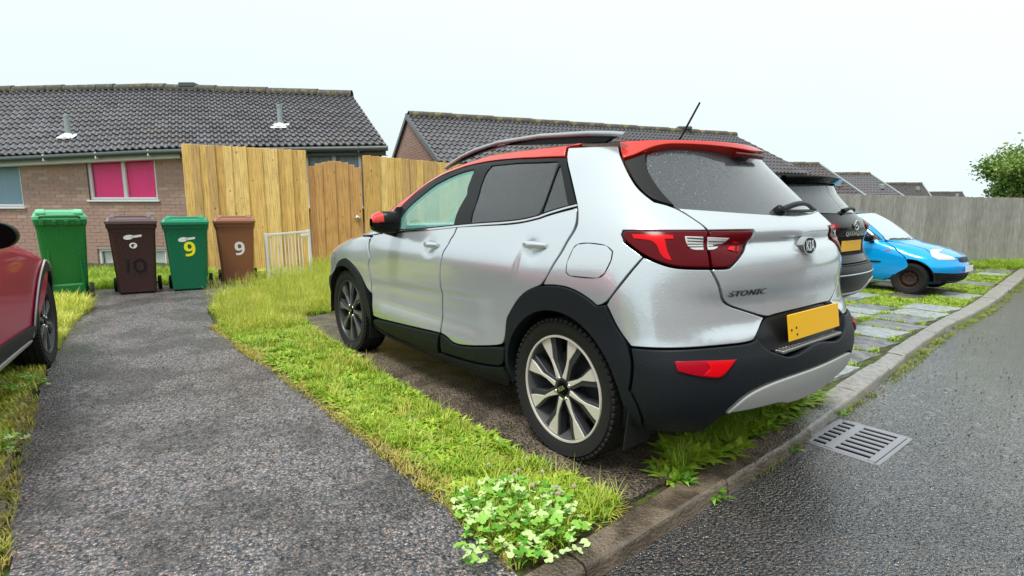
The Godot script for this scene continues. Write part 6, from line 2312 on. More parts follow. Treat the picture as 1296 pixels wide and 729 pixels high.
func swoosh(b: Node3D, y: float) -> void:
	var s := Soup.new()
	var t := bin_face(y)
	var o := PackedVector2Array()
	for k in 20:
		var a := TAU * k / 20.0
		o.append(Vector2(cos(a) * 0.058 - 0.045 + sin(a) * 0.012, sin(a) * 0.034))
	s.prism(t, o, 0.0, 0.002)
	s.prism(t, PackedVector2Array([Vector2(-0.02, -0.014), Vector2(0.105, 0.004), Vector2(0.108, 0.034), Vector2(0.0, 0.022)]), 0.0, 0.002)
	part("council_logo", s, M.paint_white, b)


func make_bins() -> void:
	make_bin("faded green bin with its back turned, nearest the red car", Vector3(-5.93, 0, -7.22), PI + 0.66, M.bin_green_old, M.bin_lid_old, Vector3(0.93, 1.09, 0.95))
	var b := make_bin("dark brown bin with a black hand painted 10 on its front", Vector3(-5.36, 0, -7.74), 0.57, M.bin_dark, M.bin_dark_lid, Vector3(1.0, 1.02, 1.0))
	swoosh(b, 0.80)
	var s := Soup.new()
	var t := bin_face(0.685)
	var o := PackedVector2Array()
	for k in 20:
		o.append(Vector2(cos(TAU * k / 20.0) * 0.045 + 0.0, sin(TAU * k / 20.0) * 0.04))
	s.prism(t, o, 0.0, 0.002)
	var st := part("round_sticker", s, M.paint_white, b)
	s = Soup.new()
	s.prism(t * at(Vector3(0, 0, 0.002)), PackedVector2Array([Vector2(-0.02, -0.02), Vector2(0.0, -0.026), Vector2(0.005, 0.0), Vector2(0.03, 0.008), Vector2(0.0, 0.022), Vector2(-0.026, 0.012)]), 0.0, 0.001)
	part("sticker_mark", s, M.bin_dark, st)
	s = Soup.new()
	var d := bin_face(0.40)
	s.tube([d * Vector3(-0.085, 0.10, 0), d * Vector3(-0.082, 0.0, 0), d * Vector3(-0.085, -0.09, 0)], [0.016, 0.018, 0.017], 8, Vector2(1, 0.25), Vector3.RIGHT)
	part("painted_digit", s, M.paint_black, b)
	s = Soup.new()
	var ring := []
	for k in 25:
		var a := TAU * k / 24.0
		ring.append(d * Vector3(cos(a) * 0.065 + 0.055, sin(a) * 0.088, 0))
	for k in 24:
		var p: Vector3 = ring[k]
		var q: Vector3 = ring[k + 1]
		s.box(Transform3D(Basis((q - p).normalized(), d.basis.z.cross((q - p).normalized()), d.basis.z), (p + q) * 0.5), Vector3(p.distance_to(q) * 1.25, 0.034, 0.004))
	for q in [[-0.05, 0.06], [0.02, 0.10], [0.09, 0.07]]:
		s.box(d * at(Vector3(q[0] + 0.03, -0.09 - q[1] * 0.4, 0)), Vector3(0.007, q[1], 0.002))
	part("painted_digit", s, M.paint_black, b)
	b = make_bin("bright green bin with a yellow number 9", Vector3(-4.80, 0, -8.08), 0.50, M.bin_green, M.bin_green_lid)
	swoosh(b, 0.75)
	put("painted_number", letters("9", 0.205, 0.003, M.paint_yellow, 800), b, null, bin_face(0.605) * at(Vector3(0.03, 0, 0.001)))
	b = make_bin("chestnut brown bin with a white number 9, against the fence", Vector3(-4.45, 0, -8.80), 0.46, M.bin_brown, M.bin_brown_lid)
	put("painted_number", letters("9", 0.205, 0.003, M.paint_white, 800), b, null, bin_face(0.56) * at(Vector3(0.05, 0, 0.001)))
	# white metal stair gate left leaning in the grass
	var g := thing("white_metal_gate", "small white metal stair gate leaning in the long grass", "gate", Vector3(-4.03, -0.02, -8.92), 0.0)
	var dir := Vector3(0.44, 0.03, -0.80).normalized()
	g.basis = Basis(dir, Vector3(-0.06, 1, -0.12).normalized(), dir.cross(Vector3(-0.06, 1, -0.12).normalized()).normalized())
	for q in [["post", 0.02, 0.0, 0.80, 0.026], ["post", 0.90, 0.0, 0.80, 0.026]]:
		s = Soup.new()
		s.box(at(Vector3(q[1], 0.40, 0)), Vector3(q[4] * 2.2, 0.82, 0.03), 0.006)
		part(q[0], s, M.white_metal, g)
	for y in [0.03, 0.78]:
		s = Soup.new()
		s.box(at(Vector3(0.46, y, 0)), Vector3(0.84, 0.035, 0.026), 0.005)
		part("rail", s, M.white_metal, g)
	for k in 10:
		s = Soup.new()
		s.tube([Vector3(0.10 + k * 0.071, 0.03, 0), Vector3(0.10 + k * 0.071, 0.78, 0)], 0.009, 8)
		part("bar", s, M.white_metal, g)
	s = Soup.new()
	s.box(at(Vector3(0.80, 0.72, 0.0)), Vector3(0.16, 0.05, 0.034), 0.008)
	part("catch", s, M.white_metal, g)


func make_drain() -> void:
	var c := ab(3.21, 1.035, -0.060)
	var g := thing("drain_grate", "iron gully grate set in the wet road against the kerb", "drain", c, 0.0)
	g.basis = Basis(ALONG, Vector3.UP, -AWAY)
	var s := Soup.new()
	for q in [[Vector3(0, 0, 0.175), Vector3(0.50, 0.03, 0.022)], [Vector3(0, 0, -0.175), Vector3(0.50, 0.03, 0.022)], [Vector3(-0.245, 0, 0), Vector3(0.022, 0.03, 0.33)], [Vector3(0.245, 0, 0), Vector3(0.022, 0.03, 0.33)]]:
		s.box(at(q[0]), q[1], 0.004)
	part("grate_frame", s, M.grate_iron, g)
	s = Soup.new()
	s.box(at(Vector3(0, -0.22, 0)), Vector3(0.48, 0.02, 0.34))
	for sx in [-1.0, 1.0]:
		s.box(at(Vector3(sx * 0.25, -0.12, 0)), Vector3(0.01, 0.21, 0.34))
		s.box(at(Vector3(0, -0.12, sx * 0.18)), Vector3(0.5, 0.21, 0.01))
	part("gully", s, M.pit, g)
	for q in [[0.145, 0.034], [-0.058, 0.046], [-0.155, 0.016]]:
		s = Soup.new()
		s.box(at(Vector3(0, 0.012, q[0])), Vector3(0.462, 0.010, q[1]), 0.003)
		part("cross_rib", s, M.grate_iron, g)
	for k in 8:
		var x := -0.222 + k * 0.0634
		for q in [[0.047, 0.165], [-0.114, 0.068]]:
			s = Soup.new()
			s.box(at(Vector3(x, 0.012, q[0])), Vector3(0.030, 0.010, q[1]), 0.003)
			part("bar", s, M.grate_iron, g)


# ---------------------------------------------------------------- plants one can tell apart
func lobed_leaf(r: RandomNumberGenerator, lobes: int) -> ArrayMesh:
	var s := Soup.new()
	var n := lobes * 4
	var rim := []
	for i in n + 1:
		var a := lerpf(-2.55, 2.55, float(i) / n)
		var f := absf(sin(a * lobes * 0.5 / 0.81 * 0.52))
		var rad := 0.72 + 0.28 * f + r.randf_range(-0.03, 0.03)
		var p := Vector3(sin(a) * rad, 0, cos(a) * rad)
		p.y = 0.16 * pow(rad, 2.0) + 0.07 * sin(a * lobes) - 0.02
		rim.append(p)
	var o := Vector3.ZERO
	for i in n:
		var m1: Vector3 = rim[i] * Vector3(0.55, 0.30, 0.55) + Vector3(0, 0.02, 0)
		var m2: Vector3 = rim[i + 1] * Vector3(0.55, 0.30, 0.55) + Vector3(0, 0.02, 0)
		s.flat(o, m1, m2, Vector3.UP)
		s.quad(m1, rim[i], rim[i + 1], m2, Vector3.UP)
	return s.mesh()


func make_plants() -> void:
	var r := RandomNumberGenerator.new()
	r.seed = 61
	var shapes := []
	for k in 4:
		shapes.append(lobed_leaf(r, 5 + k % 2 * 2))
	var mats := [M.leaf_pale, M.leaf_pale, M.leaf_mid, M.leaf_pale, M.leaf_mid, M.leaf_green]
	var stems := Soup.new()
	var c := ab(1.22, 1.50)
	var p := thing("lobed_plant", "pale green clump of lobed leaves in the corner of drive and kerb", "plant", c)
	for k in 290:
		var a := r.randf() * TAU
		var d := sqrt(r.randf())
		var q := ALONG * (cos(a) * d * 0.23) + AWAY * (sin(a) * d * 0.30)
		var top := Vector3(q.x, 0.022 + (1.0 - d * d) * 0.045 * r.randf_range(0.2, 1.3) + r.randf() * 0.035, q.z)
		var sc := r.randf_range(0.010, 0.027)
		var b := Basis(Vector3.UP, r.randf() * TAU).rotated(Vector3(r.randfn(), 0, r.randfn()).normalized(), r.randf_range(0.0, 0.6))
		put("leaf", shapes[r.randi() % 4], p, mats[r.randi() % 6], Transform3D(b.scaled(Vector3.ONE * sc), top))
		stems.tube([Vector3(q.x * 0.8, -0.01, q.z * 0.8), (Vector3(q.x * 0.9, top.y * 0.5, q.z * 0.9)), top], 0.0014, 4)
	tag(part("stems", stems, M.leaf_mid, p), "", "", "", "stuff")
	var clumps := [
		["lobed leaf seedling at the drive's near corner beside the kerb", Vector3(-0.13, 0, -1.66), 14, 0.05, 0.024],
		["pale lobed plant beside the red car's front wheel, against the drive edging", ab(-0.44, 4.7), 70, 0.20, 0.024],
		["pale lobed plant along the drive edging, nearest the camera on the red car's side", ab(-0.47, 3.55), 70, 0.18, 0.024]]
	for q in clumps:
		var w := thing("lobed_plant", q[0], "plant", q[1])
		for k in q[2]:
			var a := r.randf() * TAU
			var d: float = sqrt(r.randf()) * q[3]
			var b := Basis(Vector3.UP, r.randf() * TAU).rotated(Vector3(r.randfn(), 0, r.randfn()).normalized(), r.randf_range(0.0, 0.6))
			put("leaf", shapes[r.randi() % 4], w, mats[r.randi() % 6], Transform3D(b.scaled(Vector3.ONE * q[4] * r.randf_range(0.6, 1.1)), Vector3(cos(a) * d, 0.03 + r.randf() * 0.06, sin(a) * d)))
	# rosettes in the kerb joint
	var blade := []
	for k in 3:
		var s := Soup.new()
		var side := 0.0
		for i in 5:
			var t0 := i / 5.0
			var t1 := (i + 1) / 5.0
			var w0 := 0.16 * sin(PI * minf(1.0, t0 * 0.92 + 0.08)) * (1.0 if i % 2 else 0.72)
			var w1 := 0.16 * sin(PI * minf(0.98, t1 * 0.92 + 0.06)) * (0.72 if i % 2 else 1.0)
			var y0 := 0.55 * t0 - (0.42 + 0.1 * k) * t0 * t0
			var y1 := 0.55 * t1 - (0.42 + 0.1 * k) * t1 * t1
			s.quad(Vector3(-w0, y0 + w0 * 0.2, t0), Vector3(w0, y0 + w0 * 0.2, t0), Vector3(w1, y1 + w1 * 0.2, t1), Vector3(-w1, y1 + w1 * 0.2, t1), Vector3.UP)
		blade.append(s.mesh())
	var spots := [
		["weed at the foot of the kerb, nearest the camera", Vector3(0.64, -0.044, -2.02), 0.045, 16], ["leafy weed in the gutter below the silver car's rear wheel", Vector3(0.87, -0.044, -2.20), 0.075, 40], ["weed sprouting where the kerb meets the road below the silver bumper", Vector3(1.08, -0.044, -2.40), 0.065, 30],
		["bright weed beside the drain's lower corner", Vector3(1.43, -0.044, -2.67), 0.075, 30], ["small weed between the drain and the kerb", Vector3(1.98, -0.044, -3.14), 0.05, 18], ["tiny weed on the bay's edge beside the kerb", Vector3(0.75, 0.018, -2.22), 0.06, 26]]
	for q in spots:
		var w := thing("kerb_weed", q[0], "weed", q[1], 0.0, "weeds along the kerb")
		for k in q[3]:
			var sc: float = q[2] * r.randf_range(0.5, 1.15)
			put("leaf", blade[r.randi() % 3], w, M.weed_leaf if r.randf() < 0.7 else M.leaf_mid, Transform3D((Basis(Vector3.UP, r.randf() * TAU) * Basis(Vector3.RIGHT, r.randf_range(-0.7, 0.05))).scaled(Vector3.ONE * sc), Vector3(r.randf_range(-0.02, 0.02), 0.0, r.randf_range(-0.02, 0.02))))
	# clover heads in the strip
	for k in 9:
		var a: float = [1.36, 1.42, 1.45, 1.33, 1.40, 1.48, 1.38, 1.30, 1.50][k]
		var b: float = [1.58, 1.50, 1.62, 1.66, 1.72, 1.46, 1.45, 1.80, 1.78][k]
		var s := Soup.new()
		var h := 0.07 + 0.008 * (k % 4)
		for j in 26:
			var d := Vector3(r.randfn(), absf(r.randfn()) * 0.8 + 0.1, r.randfn()).normalized()
			s.box(Transform3D(Basis(d.cross(Vector3(0.3, 0.2, 0.9)).normalized(), d, d.cross(Vector3(0.3, 0.2, 0.9)).normalized().cross(d)), Vector3(0, h, 0) + d * 0.006), Vector3(0.0022, 0.009, 0.0022))
		var f := thing("clover_flower", ["pale clover head in the strip, nearest the rear wheel", "pale clover head leaning to the kerb", "tall clover head in the middle of the strip", "low clover head beside the lobed leaves", "clover head among broad green leaves", "clover head closest to the kerb stone", "clover head just behind the pale lobed clump", "clover head at the drive side of the strip", "clover head against the bay's concrete edge"][k], "flower", ab(a, b), 0.0, "clover heads in the strip")
		part("flower_head", s, M.petal, f)
		s = Soup.new()
		s.tube([Vector3(0.01, 0, 0), Vector3(0.003, h * 0.6, 0), Vector3(0, h, 0)], 0.0014, 4)
		part("stalk", s, M.weed_leaf, f)


# ---------------------------------------------------------------- the other cars
func wheel_arch(sh: Shell, x: float, r: float, y: float, from_front: bool, low: float) -> PackedVector2Array:
	var p := PackedVector2Array()
	var dip := asin(clampf((y - low) / r, -1, 1))
	for i in 15:
		var a := lerpf(-dip, PI + dip, i / 14.0)
		if not from_front:
			a = PI - a
		p.append(sh.side(x + r * cos(a), y + r * sin(a)))
	return p


# c: paint, base (wheelbase), wr, rim, style, low, arch, doors [front seam, middle seam, rear seam], belt Callable(x), bonnet [x, z] list, pillar tops
func car_body(car: Node3D, sh: Shell, c: Dictionary) -> void:
	on_shell = sh
	on_car = car
	var low: float = c.low
	var wb: float = c.base
	var ar: float = c.arch
	var wy: float = c.wr
	var belt: Callable = c.belt
	var d: Array = c.doors
	var twin := func(called: String, o: PackedVector2Array, m: Material, q := {}) -> void:
		part(called, skin(sh, o, q), m, car)
		var e: Dictionary = q.duplicate()
		e["mirror"] = true
		part(called, skin(sh, o, e), m, car)
	part("inner_body", inner_body(sh, c.get("deck", 0.95), [0.0, wb], ar + 0.03), M.gap_black, car)
	var g := 0.004
	# wing, from the front seam round to the middle of the nose
	var o := PackedVector2Array()
	o.append(sh.side(d[0] + g, belt.call(d[0]) - 0.005))
	o.append(sh.side(d[0] + g, low))
	if wb - ar < d[0]:
		o.resize(1)
		o.append(sh.side(d[0] + g, wy + sqrt(maxf(ar * ar - pow(wb - d[0], 2.0), 0.0001))))
	var arc := wheel_arch(sh, wb, ar, wy, false, low)
	for p in arc:
		var px := -sh.bare(p.x, p.y).z
		if px > d[0] + g:
			o.append(p)
	for q in c.nose_low:
		o.append(sh.front(q[0], q[1]))
	for q in c.nose_high:
		o.append(sh.front(q[0], q[1]))
	for q in c.bonnet:
		o.append(sh.side(q[0], q[1]))
	twin.call("front_wing", o, c.paint, {"grid": 0.05})
	# bonnet
	o = PackedVector2Array()
	var hi: Array = c.nose_high.duplicate()
	hi.reverse()
	var bn: Array = c.bonnet.duplicate()
	bn.reverse()
	for q in bn:
		o.append(sh.side(q[0], q[1] + 0.004))
	for q in hi:
		o.append(sh.front(q[0], q[1] + 0.005))
	for q in c.cowl:
		o.append(sh.front(q[0], q[1]))
	twin.call("bonnet", o, c.paint, {"grid": 0.06})
	# doors
	o = PackedVector2Array([sh.side(d[0] - g, low), sh.side(d[0] - g, belt.call(d[0])), sh.side((d[0] + d[1]) / 2, belt.call((d[0] + d[1]) / 2)), sh.side(d[1] + g, belt.call(d[1])), sh.side(d[1] + g, low)])
	if wb - ar < d[0]:
		o = PackedVector2Array()
		for p in arc:
			if -sh.bare(p.x, p.y).z < d[0] - g:
				o.append(p)
		o.reverse()
		o.append_array([sh.side(d[0] - g, belt.call(d[0])), sh.side((d[0] + d[1]) / 2, belt.call((d[0] + d[1]) / 2)), sh.side(d[1] + g, belt.call(d[1])), sh.side(d[1] + g, low)])
	twin.call("front_door", o, c.paint, {"grid": 0.06, "soft": false})
	o = PackedVector2Array([sh.side(d[1] - g, low), sh.side(d[1] - g, belt.call(d[1])), sh.side(d[2] + g, belt.call(d[2])), sh.side(d[2] + g, wy + sqrt(maxf(ar * ar - d[2] * d[2], 0.001)))])
	var rarc := wheel_arch(sh, 0.0, ar, wy, true, low)
	var tail := PackedVector2Array()
	var mid_arc := PackedVector2Array()
	for p in rarc:
		if -sh.bare(p.x, p.y).z > d[2] + g:
			mid_arc.append(p)
		elif -sh.bare(p.x, p.y).z < d[2] - g:
			tail.append(p)
	mid_arc.reverse()
	o.append_array(mid_arc)
	twin.call("rear_door", o, c.paint, {"grid": 0.06, "soft": false})
	# quarter
	o = tail.duplicate()
	for q in c.tail_low:
		o.append(sh.rear(q[0], q[1]))
	for q in c.tail_high:
		o.append(sh.rear(q[0], q[1]))
	o.append(sh.side(d[2] - g, belt.call(d[2])))
	o.append(sh.side(d[2] - g, wy + sqrt(maxf(ar * ar - d[2] * d[2], 0.001))))
	twin.call("rear_quarter", o, c.paint, {"grid": 0.05, "soft": false})
	# greenhouse
	o = PackedVector2Array()
	for q in c.house:
		o.append(sh.side(q[0], q[1]) if q[2] == 0 else (sh.rear(q[0], q[1]) if q[2] == 1 else sh.front(q[0], q[1])))
	var wins := []
	for w in c.windows:
		var l := PackedVector2Array()
		for q in w:
			l.append(sh.side(q[0], q[1]))
		wins.append(l)
	twin.call("roof_pillars", o, c.get("pillar", c.paint), {"grid": 0.05, "holes": wins})
	for l in wins:
		twin.call("side_window", l, c.get("glass", M.tint_glass), {"off": -0.006, "edge": 0.001, "deep": 0.001})
	o = PackedVector2Array()
	for q in c.screen:
		o.append(sh.front(q[0], q[1]))
	twin.call("windscreen", o, M.screen_glass, {"off": -0.003})
	o = PackedVector2Array()
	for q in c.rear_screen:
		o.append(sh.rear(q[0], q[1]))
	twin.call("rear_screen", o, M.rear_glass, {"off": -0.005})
	part("roof", roof_cap(sh, sh.z1 - 0.004, 0.03), c.paint, car)
	for x in [0.0, wb]:
		for sd in [-1.0, 1.0]:
			var b := Basis(Vector3(sd, 0, 0).cross(Vector3.UP).normalized(), Vector3(sd, 0, 0), Vector3.UP)
			b.z = b.x.cross(b.y)
			var half: float = c.half
			wheel_set(car, "wheel", Transform3D(b, Vector3(sd * (half - 0.10), wy, -x)), wy + 0.002, c.rim, 0.19, c.style, 0.35)
			var s := Soup.new()
			s.lathe(Transform3D(b, Vector3(sd * (half - 0.19), wy, -x)), [Vector2(ar + 0.012, 0.17), Vector2(ar + 0.015, -0.18), Vector2(0.0, -0.18)], 28, -0.15, PI + 0.15)
			part("arch_liner", s, M.liner, car)
	var u := Soup.new()
	u.box(at(Vector3(0, low + 0.05, -wb / 2)), Vector3(1.1, 0.10, wb + 1.0), 0.02)
	u.box(at(Vector3(0, low + 0.03, -wb / 2)), Vector3(1.5, 0.05, wb - 0.85), 0.02)
	part("underside", u, M.liner, car)
	u = Soup.new()
	u.box(at(Vector3(0, c.get("deck", 0.95) - 0.01, -wb * 0.42)), Vector3(1.42, 0.02, wb * 0.85))
	for q in [[-0.36, 0.44], [0.36, 0.44]]:
		u.box(Transform3D(Basis(Vector3.RIGHT, 0.25), Vector3(q[0], c.get("deck", 0.95) + 0.1, -wb * q[1])), Vector3(0.46, 0.34, 0.12), 0.05)
		u.box(Transform3D(Basis(Vector3.RIGHT, 0.25), Vector3(q[0], c.get("deck", 0.95) + 0.32, -wb * q[1] + 0.05)), Vector3(0.26, 0.17, 0.10), 0.04)
	part("seats", u, M.seat, car)


func door_mirror(car: Node3D, c: Vector3, cap: Material, size: Vector3) -> void:
	for sd in [-1.0, 1.0]:
		var s := Soup.new()
		s.lathe(Transform3D(Basis(Vector3(size.x, 0, 0), Vector3(0, 0, -size.z), Vector3(0, size.y, 0)), Vector3(c.x * sd, c.y, c.z)), [Vector2(0.95, -0.45), Vector2(1.0, -0.35), Vector2(1.0, 0.05), Vector2(0.9, 0.45), Vector2(0.6, 0.85), Vector2(0, 1.0)], 24)
		var m := part("door_mirror", s, cap, car)
		s = Soup.new()
		s.lathe(Transform3D(Basis(Vector3(size.x, 0, 0), Vector3(0, 0, -size.z), Vector3(0, size.y, 0)), Vector3(c.x * sd, c.y, c.z)), [Vector2(0.95, -0.47), Vector2(0, -0.47)], 24)
		part("mirror_glass", s, M.badge_black, m)
		s = Soup.new()
		s.tube([Vector3((c.x - size.x * 0.5) * sd, c.y - size.y * 0.6, c.z), Vector3((c.x - size.x * 1.6) * sd, c.y - size.y * 1.1, c.z - 0.05)], 0.03, 8)
		part("mirror_arm", s, M.trim_black, m)


func make_black_car() -> void:
	var car := thing("black_car", "black crossover with a dark spoiler, parked beyond the silver car", "car", Vector3(2.982, -0.085, -6.438), 0.671)
	var sh := Shell.new([
		[0.30, 0.816, -0.82, 3.2, 0.80, 5.0, 0.8, 4.0], [0.385, 0.877, -0.95, 3.35, 0.80, 5.6, 0.8, 4.0], [0.492, 0.908, -1.005, 3.42, 0.80, 5.8, 0.8, 4.2], [0.621, 0.918, -1.01, 3.45, 0.80, 5.8, 0.8, 4.2],
		[0.706, 0.918, -0.975, 3.43, 0.80, 5.6, 0.8, 4.0], [0.813, 0.918, -0.92, 3.38, 0.80, 5.2, 0.8, 3.8], [0.942, 0.908, -0.915, 3.15, 0.80, 5.0, 0.8, 3.2], [1.049, 0.898, -0.95, 2.8, 0.80, 5.0, 0.7, 2.8],
		[1.102, 0.877, -0.945, 2.55, 0.80, 4.8, 0.5, 2.6], [1.196, 0.836, -0.86, 2.4, 0.84, 4.4, 0.45, 2.6], [1.314, 0.796, -0.76, 2.16, 0.84, 4.0, 0.45, 2.6], [1.442, 0.745, -0.66, 1.85, 0.84, 3.8, 0.45, 2.6],
		[1.539, 0.704, -0.62, 1.58, 0.84, 3.6, 0.45, 2.6], [1.603, 0.632, -0.54, 1.2, 0.84, 3.2, 0.45, 2.6]], [0.8, 0.9, 5.0], [0.8, 0.88, 4.0])
	car_body(car, sh, {"paint": M.black_paint, "base": 2.66, "wr": 0.345, "rim": 0.235, "style": "front", "low": 0.31, "arch": 0.40, "half": 0.91, "deck": 1.0,
		"doors": [2.15, 1.15, 0.25], "belt": func(x): return 1.08 + 0.09 * clampf((1.9 - x) / 2.2, 0, 1),
		"nose_low": [[0.7, 0.32], [0.35, 0.32], [0.0, 0.32]], "nose_high": [[0.0, 0.93], [0.4, 0.93], [0.7, 0.93]], "bonnet": [[2.75, 1.0], [2.3, 1.07]], "cowl": [[0.0, 1.14], [0.5, 1.14], [0.74, 1.13]],
		"tail_low": [[0.8, 0.71], [0.76, 0.71], [0.66, 0.80], [0.69, 0.95], [0.70, 1.04], [0.68, 1.16]], "tail_high": [[0.70, 1.235]],
		"house": [[2.0, 1.11, 0], [0.25, 1.185, 0], [-0.3, 1.22, 0], [0.70, 1.24, 1], [0.67, 1.33, 1], [0.62, 1.44, 1], [0.55, 1.53, 1], [0.5, 1.595, 1], [0.5, 1.595, 0], [1.0, 1.59, 0], [0.56, 1.55, 2], [0.62, 1.42, 2], [0.68, 1.30, 2], [0.72, 1.20, 2]],
		"windows": [[[1.85, 1.15], [1.3, 1.16], [1.28, 1.50], [1.45, 1.50], [1.62, 1.40]], [[1.18, 1.16], [0.25, 1.20], [0.05, 1.30], [0.2, 1.48], [1.16, 1.50]]],
		"screen": [[0.0, 1.15], [0.7, 1.15], [0.66, 1.30], [0.60, 1.42], [0.54, 1.55], [0.0, 1.57]], "rear_screen": [[0.0, 1.555], [0.46, 1.55], [0.535, 1.53], [0.605, 1.44], [0.655, 1.33], [0.685, 1.245], [0.4, 1.228], [0.0, 1.222]]})
	var half := func(pts: Array) -> PackedVector2Array:
		var o := PackedVector2Array()
		for q in pts:
			o.append(sh.rear(q[0], q[1]) if q[0] > 0.001 else Vector2(sh.mid, q[1]))
		return whole(sh, o)
	part("tailgate", skin(sh, half.call([[0.0, 1.217], [0.4, 1.222], [0.695, 1.238], [0.675, 1.16], [0.695, 1.04], [0.685, 0.95], [0.655, 0.80], [0.62, 0.715], [0.0, 0.712]]), {"grid": 0.045}), M.black_paint, car)
	part("plate_recess", skin(sh, half.call([[0.0, 0.99], [0.46, 0.985], [0.42, 0.79], [0.0, 0.79]]), {"off": 0.002, "edge": 0.002, "deep": 0.003}), M.gap_black, car)
	part("rear_bumper", skin(sh, half.call([[0.0, 0.705], [0.6, 0.708], [0.86, 0.708], [0.905, 0.55], [0.88, 0.40], [0.80, 0.325], [0.4, 0.305], [0.0, 0.305]]), {"off": 0.006, "edge": 0.01}), M.trim_black, car)
	for y in [[0.60, "bumper_trim", M.chrome, 0.008], [0.69, "bumper_seam", M.gap_black, 0.005]]:
		var s := Soup.new()
		var l := []
		for k in 21:
			var q := sh.rear(lerpf(0.80, -0.80, k / 20.0), y[0])
			l.append(sh.pos(q.x, q.y) + sh.normal(q.x, q.y) * 0.008)
		s.tube(l, y[3], 6)
		part(y[1], s, y[2], car)
	var s := Soup.new()
	var l := []
	for q in [[0.80, 0.52], [0.62, 0.52], [0.46, 0.50], [0.30, 0.405], [0.0, 0.40], [-0.24, 0.405], [-0.40, 0.50], [-0.62, 0.515], [-0.80, 0.52]]:
		var v := sh.rear(q[0], q[1])
		l.append(sh.pos(v.x, v.y) + sh.normal(v.x, v.y) * 0.008)
	s.tube(l, 0.012, 6)
	part("skid_trim", s, M.satin_silver, car)
	part("skid_plate", skin(sh, half.call([[0.0, 0.40], [0.27, 0.40], [0.43, 0.49], [0.74, 0.505], [0.72, 0.40], [0.4, 0.36], [0.0, 0.355]]), {"off": 0.009, "edge": 0.003, "deep": 0.004}), M.trim_black, car)
	part("spoiler", skin(sh, half.call([[0.0, 1.602], [0.45, 1.602], [0.55, 1.56], [0.56, 1.52], [0.0, 1.535]]), {"lift": func(u, z): return 0.01 + 0.10 * smoothstep(1.60, 1.53, z), "edge": 0.01, "deep": 0.09, "grid": 0.04}), M.black_paint, car)
	for mir in [false, true]:
		var o := PackedVector2Array()
		for q in [[0.33, 1.105], [0.40, 1.14], [0.60, 1.158], [0.75, 1.16], [0.84, 1.15], [0.86, 1.07], [0.7, 1.035], [0.36, 1.05]]:
			o.append(sh.rear(q[0], q[1]))
		var lm := part("tail_lamp", skin(sh, o, {"off": 0.008, "edge": 0.004, "deep": 0.02, "step": 0.02, "mirror": mir}), M.lens_dark, car)
		o = PackedVector2Array()
		for q in [[0.42, 1.11], [0.62, 1.135], [0.74, 1.13], [0.6, 1.09], [0.42, 1.075]]:
			o.append(sh.rear(q[0], q[1]))
		part("signal_strip", skin(sh, o, {"off": 0.010, "edge": 0.001, "deep": 0.003, "step": 0.02, "mirror": mir}), M.lens_red, lm)
	var bt := on_body(sh, sh.mid, 0.888, 0.010)
	s = Soup.new()
	s.box(bt, Vector3(0.50, 0.112, 0.008), 0.003)
	part("number_plate", s, M.plate_yellow, car)
	bt = Transform3D(Basis(Vector3.RIGHT, Vector3.UP, Vector3(0, 0, 1)), sh.bare(sh.mid, 1.102) + Vector3(0, 0, 0.004))
	s = Soup.new()
	for k in 24:
		var a := TAU * k / 24.0
		var b2 := TAU * (k + 1) / 24.0
		var p := bt * Vector3(cos(a) * 0.055, sin(a) * 0.048, 0.006)
		var q := bt * Vector3(cos(b2) * 0.055, sin(b2) * 0.048, 0.006)
		s.tube([p, q], 0.008, 6)
	s.box(bt * at(Vector3(0, 0, 0.006)), Vector3(0.15, 0.018, 0.012), 0.004)
	part("badge", s, M.chrome, car)
	var nt := Transform3D(Basis(Vector3.RIGHT, Vector3.UP, Vector3(0, 0, 1)), sh.bare(sh.mid, 1.018) + Vector3(0, 0, 0.003))
	put("name_letters", letters("QASHQAI", 0.042, 0.004, M.chrome, 700), car, null, nt * Transform3D(Basis.from_scale(Vector3(1.75, 1, 1)), Vector3.ZERO))
	s = Soup.new()
	l = []
	for k in 9:
		var q := sh.rear(lerpf(0.06, -0.34, k / 8.0), 1.236 + 0.012 * sin(k / 8.0 * PI))
		l.append(sh.pos(q.x, q.y) + sh.normal(q.x, q.y) * (0.015 + 0.03 * sin(k / 8.0 * PI)))
	s.tube(l, [0.028, 0.024, 0.019, 0.017, 0.016, 0.015, 0.014, 0.012, 0.009], 8)
	part("wiper_arm", s, M.trim_black, car)
	door_mirror(car, Vector3(1.02, 1.14, -1.75), M.black_paint, Vector3(0.11, 0.085, 0.13))


